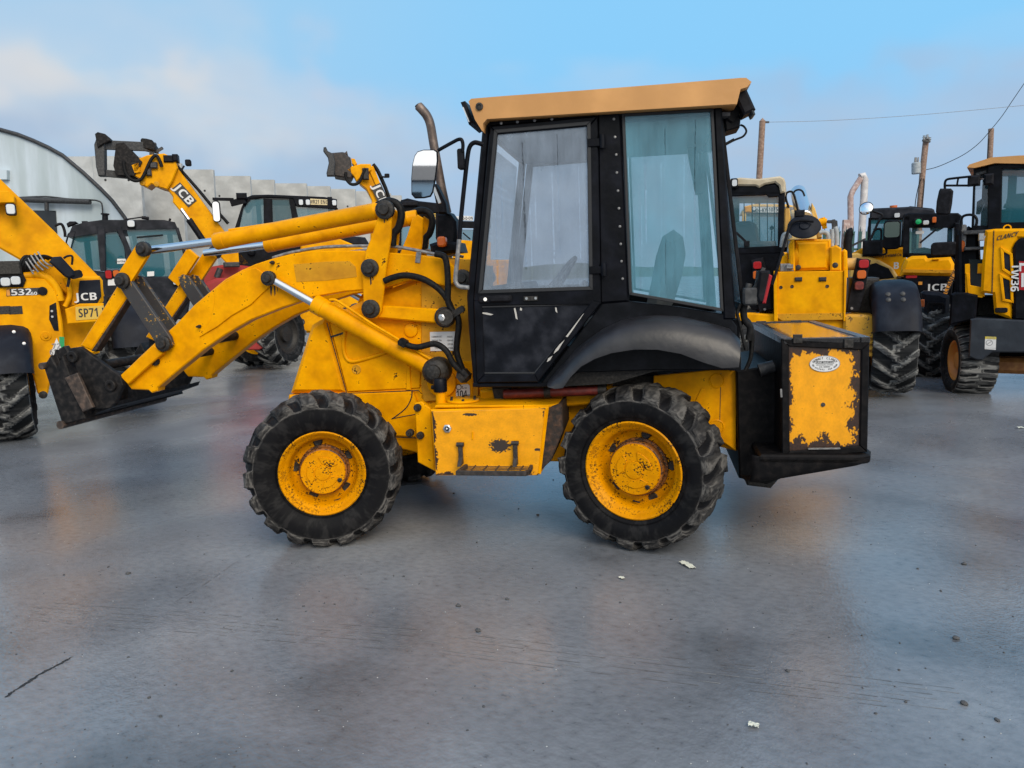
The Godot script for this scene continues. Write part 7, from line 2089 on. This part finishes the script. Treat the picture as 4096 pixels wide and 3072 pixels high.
	big_wheel(t, "farm", at(Vector3(0.66, 0.572, -3), rot(0, 90, 0)), Y)


func build_seen_through() -> void:
	var t := thing("telehandler", "telehandler with white number plate under its yellow roof, seen through the beige-roofed cab", "telehandler", frame(Vector3(3.9, 0.137, -17.5), 12.5))
	part("cab_roof", mb().prism([1.33, 2.918, 1.369, 3.025, 1.485, 3.059, 2.215, 3.019, 2.425, 2.959, 2.464, 2.839, 1.641, 2.882], -1.6, 0.0, 0.03), M.yellow_pale, t)
	part("roof_front", mb().prism([1.328, 3.016, 1.484, 3.037, 1.485, 2.879, 1.329, 2.887], -0.1, 0.04, 0.02), M.yellow_bg, t)
	part("visor", mb().prism([1.493, 3.007, 2.422, 2.947, 2.443, 2.809, 1.495, 2.858], -0.1, 0.02, 0.01), M.steel_dull, t)
	part("number_plate", mb().prism([1.569, 2.981, 2.068, 2.955, 2.07, 2.847, 1.57, 2.873], 0.0, 0.04), M.decal_white, t)
	part("plate_number", mb().text("04-KY-10750", 0.085, 0.002, at(Vector3(1.82, 2.914, 0.042)), 0.75), M.decal_black, t)
	lamp(t, "roof_lamp", Vector3(1.53, 2.953, 0.05), 0.07, 0.09, 0.04, M.clear_lens, M.plastic_black)
	part("windscreen", mb().prism([1.354, 2.871, 2.434, 2.815, 2.503, 1.979, 1.32, 2.028], -0.06, -0.05), M.glass_blue, t)
	for q in [[1.291, 2.92, 1.369, 2.916, 1.356, 1.995, 1.258, 1.999], [2.369, 2.863, 2.464, 2.859, 2.535, 1.947, 2.44, 1.951]]:
		part("cab_pillar", mb().prism(q, -0.1, 0.0, 0.01), M.yellow_pale, t)
	part("body", mb().prism([1.159, 2.033, 2.611, 1.974, 2.636, 0.415, 1.166, 0.446], -2.0, 0.0, 0.04), M.yellow_bg, t)
	for x in [1.26, 2.56]:
		big_wheel(t, "farm", at(Vector3(x, 0.635, 0.1), rot(0, 80, 0)), M.yellow_bg)


func build_mirror_machine() -> void:
	var t := thing("telehandler", "yellow machine with black cab and chrome-backed round mirror, behind the black mudguard", "telehandler", frame(Vector3(7.2, 0.252, -15), 25.6))
	part("cab_roof", mb().prism([-0.248, 2.521, -0.237, 2.713, -0.205, 2.728, 0.319, 2.717, 0.444, 2.717, 0.845, 2.638, 0.88, 2.517, 0.363, 2.551, 0.326, 2.485], -1.8, 0.0, 0.03), M.cab_grey, t)
	part("roof_hatch", mb().prism([0.341, 2.709, 0.451, 2.745, 0.828, 2.675, 0.861, 2.621, 0.375, 2.654], -1.4, -0.3, 0.02), M.cab_black, t)
	part("beacon", mb().cyl(Vector3(0.167, 2.74, -0.6), Vector3(0.166, 2.794, -0.6), 0.07), M.orange_lens, t)
	part("roof_lamp", mb().rrect(Vector3(0.229, 2.566, 0.05), 0.09, 0.08, 0.06, 0.02), M.clear_lens, t)
	for q in [[-0.265, 2.557, -0.216, 2.554, -0.217, 1.983, -0.28, 1.897], [0.324, 2.562, 0.402, 2.557, 0.393, 1.867, 0.314, 1.87], [-0.235, 2.028, 0.357, 1.999, 0.361, 1.868, -0.248, 1.896]]:
		part("cab_pillar", mb().prism(q, -0.1, 0.0, 0.01), M.cab_black, t)
	part("side_window", mb().prism([-0.232, 2.523, 0.327, 2.487, 0.328, 1.966, -0.235, 1.994], -0.06, -0.05), M.glass_blue, t)
	part("cab_inside", mb().box(Vector3(0.063, 2.128, -1), Vector3(0.5, 0.5, 0.4), 0.05), M.seat_cloth, t)
	var rm := Node3D.new()
	rm.name = "round_mirror"
	t.add_child(rm)
	part("mirror_shell", mb().lathe([0, -0.07, 0.09, -0.05, 0.125, -0.01, 0.13, 0.0, 0.12, 0.004], Vector3(-0.304, 2.715, 0.3), Vector3(-0.25, 0.35, 1), 24), M.cab_black, rm)
	part("mirror_glass", mb().lathe([0.12, 0.0, 0.1, 0.014, 0.05, 0.026, 0, 0.03], Vector3(-0.304, 2.715, 0.3), Vector3(-0.25, 0.35, 1), 24), M.mirror, rm)
	part("mirror_arm", mb().tube(VZ([-0.215, 2.667, -0.111, 2.625, -0.023, 2.568, -0.083, 2.461, -0.157, 2.276, -0.247, 2.065, -0.307, 1.894], 0.28), 0.022, 8), M.plastic_black, rm)
	var bm := Node3D.new()
	bm.name = "side_mirror"
	t.add_child(bm)
	part("mirror_shell", mb().rrect(Vector3(0.151, 2.197, 0.35), 0.30, 0.54, 0.08, 0.08, 0.02), M.cab_black, bm)
	part("mirror_glass", mb().rrect(Vector3(0.148, 2.289, 0.395), 0.25, 0.28, 0.012, 0.05), M.mirror_amber, bm)
	part("mirror_arm", mb().tube(VZ([0.04, 2.008, 0.067, 1.877, 0.013, 1.837, -0.067, 1.857], 0.3), 0.02, 8).tube(VZ([-0.201, 2.15, -0.157, 2.276, -0.079, 2.324, -0.031, 2.269, -0.039, 2.012], 0.25), 0.02, 8), M.plastic_black, bm)
	part("hinge_box", mb().box(Vector3(-0.174, 1.968, 0.2), Vector3(0.35, 0.3, 0.2), 0.04), M.cab_black, t)
	part("handrail", mb().bar(Vector3(-0.556, 2.022, 0.2), Vector3(-0.299, 2.149, 0.2), 0.04, 0.04, 0.01), M.steel_dark, t)
	part("body", mb().prism([-0.556, 1.882, -0.378, 1.98, 0.403, 1.96, 0.432, 1.037, -0.537, 1.058], -2.0, 0.08, 0.04), M.yellow_bg, t)
	part("body_lettering", mb().text("Machinery Ireland Co. Ltd", 0.055, 0.002, at(Vector3(0.093, 1.818, 0.085), rot(0, 0, 2)), 0.72), M.decal_black, t)
	part("bonnet_slope", mb().prism([-0.584, 1.881, -0.437, 1.892, -0.048, 1.736, 0.178, 1.588, 0.277, 1.42, 0.288, 1.046, -0.565, 1.064], 0.0, 0.24, 0.03), M.yellow_pale, t)
	part("side_grille", mb().prism([-0.237, 1.656, -0.11, 1.686, 0.115, 1.573, 0.214, 1.396, -0.262, 1.358], 0.24, 0.26, 0.006), M.cab_black, t)
	part("letter_plate", mb().text("B", 0.12, 0.003, at(Vector3(0.239, 1.62, 0.29))), M.decal_white, t)
	big_wheel(t, "farm", at(Vector3(-0.346, 0.597, 0), rot(0, 60, 0)), M.yellow_bg)
	big_wheel(t, "farm", at(Vector3(0.885, 0.549, -0.6), rot(0, 60, 0)), M.yellow_bg)


func build_green_lamp_machine() -> void:
	var t := thing("telehandler", "yellow machine with black cab, green lamp over its window and black lettered grille", "telehandler", frame(Vector3(6.3, 0.221, -13), 26))
	part("cab_roof", mb().prism([0.251, 2.343, 0.254, 2.448, 0.314, 2.474, 1.027, 2.426, 1.08, 2.378, 1.096, 2.29], -1.7, 0.0, 0.02), M.cab_black, t)
	for q in [[0.248, 2.433, 0.343, 2.427, 0.351, 1.752, 0.255, 1.757], [0.978, 2.356, 1.094, 2.349, 1.133, 1.69, 0.99, 1.696], [0.304, 2.37, 1.031, 2.324, 1.023, 2.193, 0.322, 2.234], [0.267, 1.832, 1.014, 1.768, 1.016, 1.694, 0.255, 1.757]]:
		part("frame", mb().prism(q, -0.1, 0.0, 0.012), M.cab_black, t)
	part("rear_window", mb().prism([0.336, 2.251, 1, 2.211, 1.004, 1.754, 0.322, 1.815], -0.06, -0.05), M.glass_clear, t)
	part("far_frame", mb().box(Vector3(0.447, 2.182, -1.5), Vector3(0.08, 0.7, 0.08)).box(Vector3(1.01, 2.151, -1.5), Vector3(0.08, 0.7, 0.08)), M.cab_black, t)
	part("seat", mb().prism([0.413, 1.839, 0.453, 1.9, 0.578, 1.917, 0.703, 1.88, 0.735, 1.74, 0.416, 1.754], -0.8, -0.5, 0.04), M.fender_bg, t)
	part("screen_sticker", mb().rrect(Vector3(0.494, 2.152, -0.045), 0.12, 0.05, 0.004, 0.01), M.decal_white, t)
	part("screen_post", mb().prism([0.648, 2.267, 0.744, 2.268, 0.867, 2.223, 0.774, 2.167, 0.665, 2.189], -0.6, -0.5, 0.02), M.cab_black, t)
	part("green_lamp", mb().rrect(Vector3(0.459, 2.321, 0.05), 0.12, 0.12, 0.1, 0.03, 0.01), M.plastic_black, t)
	part("green_lens", mb().lathe([0.045, 0, 0.04, 0.02, 0, 0.03], Vector3(0.464, 2.318, 0.1), Vector3(0, 0, 1), 14), M.green_glow, t)
	lamp(t, "white_lamp", Vector3(0.572, 2.297, 0.08), 0.10, 0.08, 0.08, M.clear_lens, M.plastic_black)
	lamp(t, "orange_lamp", Vector3(0.69, 2.335, 0.06), 0.07, 0.11, 0.06, M.orange_lens, M.plastic_black)
	part("wiper", mb().bar(Vector3(0.723, 2.18, 0.02), Vector3(0.498, 1.978, 0.02), 0.02, 0.03), M.plastic_black, t)
	part("mirror", mb().rrect(Vector3(0.836, 1.862, 0.2), 0.37, 0.22, 0.08, 0.06, 0.02), M.plastic_black, t)
	part("mirror_arm", mb().tube(VZ([0.911, 1.756, 0.965, 1.695, 1.02, 1.606], 0.18), 0.018, 8), M.plastic_black, t)
	part("bonnet", mb().prism([0.234, 1.457, 0.256, 1.621, 0.293, 1.723, 0.384, 1.771, 0.582, 1.769, 0.61, 1.724, 0.932, 1.732, 0.987, 1.622, 0.983, 1.404], -1.2, 0.3, 0.05), M.yellow_bg, t)
	part("bonnet_lip", mb().bar(Vector3(0.245, 1.539, 0.31), Vector3(0.978, 1.499, 0.31), 0.03, 0.05, 0.01), M.yellow_dirty, t)
	part("bonnet_latch", mb().box(Vector3(0.72, 1.705, 0.31), Vector3(0.1, 0.03, 0.04), 0.01), M.yellow_bg, t)
	part("grille", mb().prism([0.274, 1.471, 0.982, 1.426, 0.968, 1.112, 0.311, 1.126], -0.5, 0.29, 0.012), M.cab_black, t)
	part("badge", mb().text("JCB", 0.105, 0.003, at(Vector3(0.763, 1.257, 0.295)), 1.25), M.decal_white, t)
	part("badge_square", mb().box(Vector3(0.518, 1.33, 0.296), Vector3(0.055, 0.05, 0.006)), M.decal_orange, t)
	part("red_tag", mb().rrect(Vector3(0.388, 1.438, 0.296), 0.16, 0.04, 0.006, 0.01), M.red_lens, t)
	part("side_post", mb().prism([0.972, 2.267, 1.085, 2.26, 1.143, 1.111, 1.029, 1.113], -0.2, 0.2, 0.02), M.cab_black, t)
	part("seller_strip", mb().prism([0.971, 1.551, 1.005, 1.478, 0.891, 1.15, 0.84, 1.166], 0.42, 0.45, 0.004), M.decal_orange, t)
	part("strip_letters", mb().text("CLANCY", 0.09, 0.002, at(Vector3(0.931, 1.343, 0.452), rot(0, 0, 65)), 0.75), M.decal_black, t)
	part("body", mb().prism([0.196, 1.426, 1.124, 1.397, 1.159, 0.506, 0.224, 0.507], -2.5, 0.1, 0.04), M.cab_black, t)
	# ribbed black plastic wing of the same machine
	var wg := Node3D.new()
	wg.name = "front_wing"
	t.add_child(wg)
	part("wing_shell", mb().prism([0.495, 1.211, 0.536, 1.243, 0.732, 1.225, 0.863, 1.162, 0.868, 0.72, 0.559, 0.735, 0.537, 1.034], 1.2, 1.6, 0.05), M.fender_bg, wg)
	part("wing_v", mb().bar(Vector3(0.632, 1.033, 1.61), Vector3(0.692, 0.857, 1.61), 0.03, 0.03, 0.008, Vector3(0, 0, 1)).bar(Vector3(0.745, 1.031, 1.61), Vector3(0.698, 0.857, 1.61), 0.03, 0.03, 0.008, Vector3(0, 0, 1)).bar(Vector3(0.589, 1.061, 1.61), Vector3(0.597, 0.831, 1.61), 0.03, 0.025, 0.008, Vector3(0, 0, 1)).bar(Vector3(0.785, 1.057, 1.61), Vector3(0.788, 0.816, 1.61), 0.03, 0.025, 0.008, Vector3(0, 0, 1)).bar(Vector3(0.589, 1.061, 1.61), Vector3(0.785, 1.057, 1.61), 0.025, 0.03, 0.008, Vector3(0, 0, 1)), M.plastic_black, wg)
	part("marker_lamp", mb().box(Vector3(0.517, 1.069, 1.62), Vector3(0.05, 0.11, 0.06), 0.01), M.orange_lens, wg)
	big_wheel(t, "farm", at(Vector3(0.66, 0.428, 1.3), rot(0, 86, 0)), M.yellow_bg)
	big_wheel(t, "farm", at(Vector3(0.385, 0.336, -1), rot(0, 86, 0)), M.yellow_bg)


func build_big_loader() -> void:
	var Y: Material = M.yellow_bg
	var t := thing("wheel_loader", "tall yellow and black wheel loader with orange roof cut by the right edge", "loader", frame(Vector3(6.3, 0.221, -9.4), 33))
	part("cab_roof", mb().prism([-0.678, 2.777, -0.655, 2.808, -0.434, 2.867, -0.161, 2.858, 0.292, 2.824, 0.298, 2.708, -0.393, 2.797, -0.594, 2.763], -1.5, 0.25, 0.02), M.roof_orange, t)
	var cab := Node3D.new()
	cab.name = "cab"
	t.add_child(cab)
	for q in [[[-0.464, 2.777, -0.317, 2.789, -0.296, 2, -0.436, 2.009], -0.05, 0.2], [[-0.613, 2.748, -0.594, 2.757, -0.583, 2.018, -0.608, 2.019], -0.05, 0.12], [[-0.614, 2.77, -0.44, 2.774, -0.436, 2.675, -0.61, 2.67], -0.05, 0.14], [[-0.315, 2.101, 0.331, 2.069, 0.337, 1.961, -0.31, 2.001], -0.05, 0.2], [[-0.345, 2.792, 0.297, 2.734, 0.3, 2.676, -0.343, 2.731], -0.05, 0.2], [[-0.606, 2.087, -0.429, 2.075, -0.426, 1.997, -0.603, 2.007], -0.05, 0.14]]:
		part("frame", mb().prism(q[0], q[1], q[2], 0.01), M.cab_black, cab)
	part("front_window", mb().prism([-0.599, 2.687, -0.454, 2.683, -0.437, 2.063, -0.594, 2.073], 0.04, 0.05), M.glass_clear, cab)
	part("side_window", mb().prism([-0.317, 2.73, 0.296, 2.677, 0.328, 2.044, -0.298, 2.085], 0.08, 0.09), M.glass_blue, cab)
	part("far_post", mb().box(Vector3(-0.516, 2.495, -1.4), Vector3(0.1, 1.0, 0.1)).box(Vector3(-0.22, 2.471, -1.4), Vector3(0.1, 1.0, 0.1)), M.cab_black, cab)
	part("seat", mb().rrect(Vector3(-0.142, 2.264, -0.5), 0.25, 0.4, 0.3, 0.08, 0.03).rrect(Vector3(-0.274, 2.178, -0.3), 0.14, 0.2, 0.15, 0.06, 0.03).tube(VZ([-0.271, 2.297, -0.253, 2.341, -0.156, 2.345, -0.106, 2.307], -0.4), 0.025, 8), M.cab_black, cab)
	part("dash", mb().prism([-0.581, 2.396, -0.522, 2.437, -0.499, 2.366, -0.544, 2.244, -0.584, 2.247], -0.5, -0.3, 0.02), M.cab_black, cab)
	part("roof_rib", mb().bar(Vector3(-0.586, 2.693, 0.15), Vector3(-0.481, 2.715, 0.15), 0.02, 0.03), M.steel_dark, cab)
	var mi := Node3D.new()
	mi.name = "mirror"
	t.add_child(mi)
	part("mirror_shell", mb().prism([-0.948, 2.508, -0.934, 2.534, -0.822, 2.524, -0.797, 2.494, -0.805, 2.343, -0.82, 2.225, -0.849, 2.211, -0.957, 2.229, -0.973, 2.258, -0.968, 2.384], 0.42, 0.5, 0.02), M.plastic_black, mi)
	part("mirror_arm", mb().tube(VZ([-0.888, 2.528, -0.891, 2.593, -0.873, 2.635, -0.8, 2.644, -0.619, 2.648], 0.44), 0.014, 8).bar(Vector3(-0.886, 2.567, 0.44), Vector3(-0.616, 2.542, 0.44), 0.024, 0.024, 0.006).bar(Vector3(-0.753, 2.641, 0.44), Vector3(-0.764, 2.555, 0.44), 0.02, 0.02), M.cab_black, mi)
	part("mirror_bracket", mb().box(Vector3(-0.595, 2.605, 0.3), Vector3(0.13, 0.12, 0.15), 0.02).box(Vector3(-0.444, 2.607, 0.3), Vector3(0.1, 0.13, 0.12), 0.02).bar(Vector3(-0.597, 2.643, 0.3), Vector3(-0.427, 2.637, 0.3), 0.02, 0.02), M.plastic_black, mi)
	part("handrail", mb().tube(VZ([-0.721, 1.992, -0.717, 2.132, -0.7, 2.197, -0.642, 2.215, -0.583, 2.2, -0.552, 2.148, -0.558, 2.065], 0.2), 0.016, 8).bar(Vector3(-0.722, 2.02, 0.2), Vector3(-0.682, 1.226, 0.2), 0.03, 0.03, 0.01), M.cab_black, t)
	part("front_cowl", mb().prism([-0.766, 1.992, -0.641, 2.086, -0.54, 2.012, -0.478, 1.219, -0.767, 1.224, -0.773, 1.627], -0.5, 0.1, 0.03), M.cab_black, t)
	part("cowl_reflector", mb().rrect(Vector3(-0.693, 1.931, 0.12), 0.07, 0.2, 0.04, 0.02).rrect(Vector3(-0.688, 2.054, 0.12), 0.06, 0.1, 0.04, 0.02), M.steel_dull, t)
	part("amber_marker", mb().rrect(Vector3(-0.699, 1.84, 0.14), 0.06, 0.14, 0.06, 0.03, 0.01), M.orange_lens, t)
	part("step_tread", mb().box(Vector3(-0.547, 1.999, 0.16), Vector3(0.28, 0.05, 0.2), 0.01).box(Vector3(-0.559, 1.805, 0.16), Vector3(0.22, 0.04, 0.2), 0.01), M.steel_dark, t)
	part("step_window", mb().prism([-0.62, 1.678, -0.474, 1.672, -0.457, 1.268, -0.605, 1.293], 0.1, 0.2, 0.006), M.dark_glass, t)
	part("step_frame", mb().bar(Vector3(-0.627, 1.622, 0.23), Vector3(-0.607, 1.26, 0.23), 0.03, 0.05, 0.006).bar(Vector3(-0.613, 1.272, 0.23), Vector3(-0.445, 1.235, 0.23), 0.05, 0.06, 0.006).box(Vector3(-0.488, 1.561, 0.23), Vector3(0.06, 0.12, 0.04), 0.01), Y, t)
	part("step_panel", mb().prism([-0.64, 1.51, -0.601, 1.509, -0.585, 1.362, -0.434, 1.325, -0.429, 1.219, -0.611, 1.261], 0.2, 0.26, 0.008), Y, t)
	part("engine_block", mb().prism([-0.681, 1.211, -0.132, 1.202, -0.116, 0.856, -0.667, 0.854], -0.7, -0.2, 0.02), M.grease, t)
	part("door_clip", mb().box(Vector3(-0.492, 1.937, 0.3), Vector3(0.06, 0.09, 0.06), 0.01).bar(Vector3(-0.482, 1.937, 0.3), Vector3(-0.425, 1.939, 0.3), 0.02, 0.02), M.steel, t)
	# engine cover
	part("engine_cover", mb().prism([-0.455, 2.016, -0.353, 2.025, 0.32, 1.993, 0.328, 1.847, -0.117, 1.893, -0.167, 1.794, -0.138, 0.949, -0.204, 0.971, -0.318, 1.016, -0.347, 1.249, -0.472, 1.273, -0.469, 1.672], -1.2, 0.33, 0.03), Y, t)
	part("cover_seam", mb().bar(Vector3(-0.366, 2.005, 0.332), Vector3(-0.353, 1.259, 0.332), 0.01, 0.008, 0.0, Vector3(0, 0, 1)), M.rust_dark, t)
	part("lifting_eye", mb().lathe([0.03, -0.012, 0.045, -0.012, 0.045, 0.012, 0.03, 0.012, 0.03, -0.012], Vector3(-0.234, 2.028, 0.2), Vector3(0, 0, 1), 14), Y, t)
	for q in [[-0.257, 1.75, -0.195, 1.709, -0.177, 1.507, -0.239, 1.553], [-0.253, 1.444, -0.182, 1.409, -0.162, 1.179, -0.218, 1.191]]:
		part("vent", mb().prism(q, 0.31, 0.338, 0.006), M.fender_bg, t)
		var vr := mb()
		ring(vr, q, -0.03, 0.325, 0.35, 0.006)
		part("vent_rim", vr, Y, t)
	part("cover_handle", mb().rrect(Vector3(-0.25, 1.059, 0.345), 0.13, 0.06, 0.03, 0.02, 0.008), M.plastic_black, t)
	part("maker_label", mb().text("CLANCY", 0.05, 0.002, at(Vector3(-0.228, 1.932, 0.336), rot(0, 0, 12) * Basis(Vector3(1, 0, 0), Vector3(0.5, 1, 0), Vector3(0, 0, 1))), 0.8), M.decal_black, t)
	part("black_tail", mb().prism([-0.167, 1.794, -0.134, 1.872, -0.09, 1.902, 0.325, 1.889, 0.377, 0.896, -0.128, 0.938], -1.1, 0.36, 0.03), M.cab_gloss, t)
	part("model_letters", mb().text("TW36", 0.08, 0.003, at(Vector3(-0.128, 1.441, 0.362), rot(0, 0, -90)), 1.15), M.decal_white, t)
	part("red_label", mb().prism([-0.1, 1.634, 0.341, 1.585, 0.358, 1.258, -0.085, 1.299], 0.36, 0.366), M.red_lens, t)
	part("label_mark", mb().prism([-0.095, 1.613, 0.032, 1.597, 0.034, 1.576, -0.075, 1.58, -0.072, 1.515, -0.09, 1.516], 0.366, 0.37).bar(Vector3(-0.057, 1.493, 0.369), Vector3(-0.05, 1.331, 0.369), 0.025, 0.004, 0.0, Vector3(0, 0, 1)), M.decal_white, t)
	# counterweight and sticker
	part("counterweight", mb().prism([-0.563, 0.952, -0.496, 0.969, 0.374, 0.92, 0.392, 0.567, -0.321, 0.556, -0.362, 0.515, -0.417, 0.458, -0.485, 0.461, -0.564, 0.499], -0.3, 0.42, 0.015), M.counter_steel, t)
	part("counterweight_deck", mb().prism([-0.586, 0.944, 0.385, 0.944, 0.388, 0.878, -0.573, 0.875], -1.2, 0.1, 0.02), M.counter_steel, t)
	var ds := Node3D.new()
	ds.name = "danger_sticker"
	t.add_child(ds)
	part("sticker_sheet", mb().prism([-0.4, 0.747, -0.286, 0.743, -0.284, 0.587, -0.398, 0.595], 0.42, 0.424), M.decal_white, ds)
	part("sticker_head", mb().prism([-0.4, 0.747, -0.286, 0.743, -0.285, 0.715, -0.399, 0.719], 0.424, 0.426), M.decal_yellow, ds)
	part("sticker_print", mb().text("DANGER", 0.016, 0.001, at(Vector3(-0.337, 0.73, 0.426))).lathe([0.036, 0, 0.036, 0.001, 0.030, 0.001, 0.03, 0], Vector3(-0.354, 0.672, 0.424), Vector3(0, 0, 1), 20).bar(Vector3(-0.377, 0.652, 0.425), Vector3(-0.331, 0.692, 0.425), 0.001, 0.006).text("Keep clear of machine", 0.008, 0.001, at(Vector3(-0.342, 0.608, 0.424))), M.decal_grey, ds)
	part("front_guard", mb().prism([-0.787, 1.255, -0.748, 1.277, -0.619, 1.274, -0.501, 1.238, -0.509, 0.946, -0.733, 0.888, -0.792, 0.865], -0.4, 0.3, 0.02), M.cab_black, t)
	part("axle_beam", mb().box(Vector3(0.15, 0.328, -0.3), Vector3(1.3, 0.2, 0.3), 0.05), M.orange_axle, t)
	big_wheel(t, "loader", at(Vector3(-0.583, 0.398, -0.1), rot(0, -70, 0)), M.orange_rim)
	big_wheel(t, "loader", at(Vector3(0.947, 0.486, -0.1), rot(0, -70, 0)), M.orange_rim)
	part("underbody", mb().box(Vector3(0.047, 0.662, -1.2), Vector3(1.6, 0.5, 1.4), 0.05), M.cab_black, t)
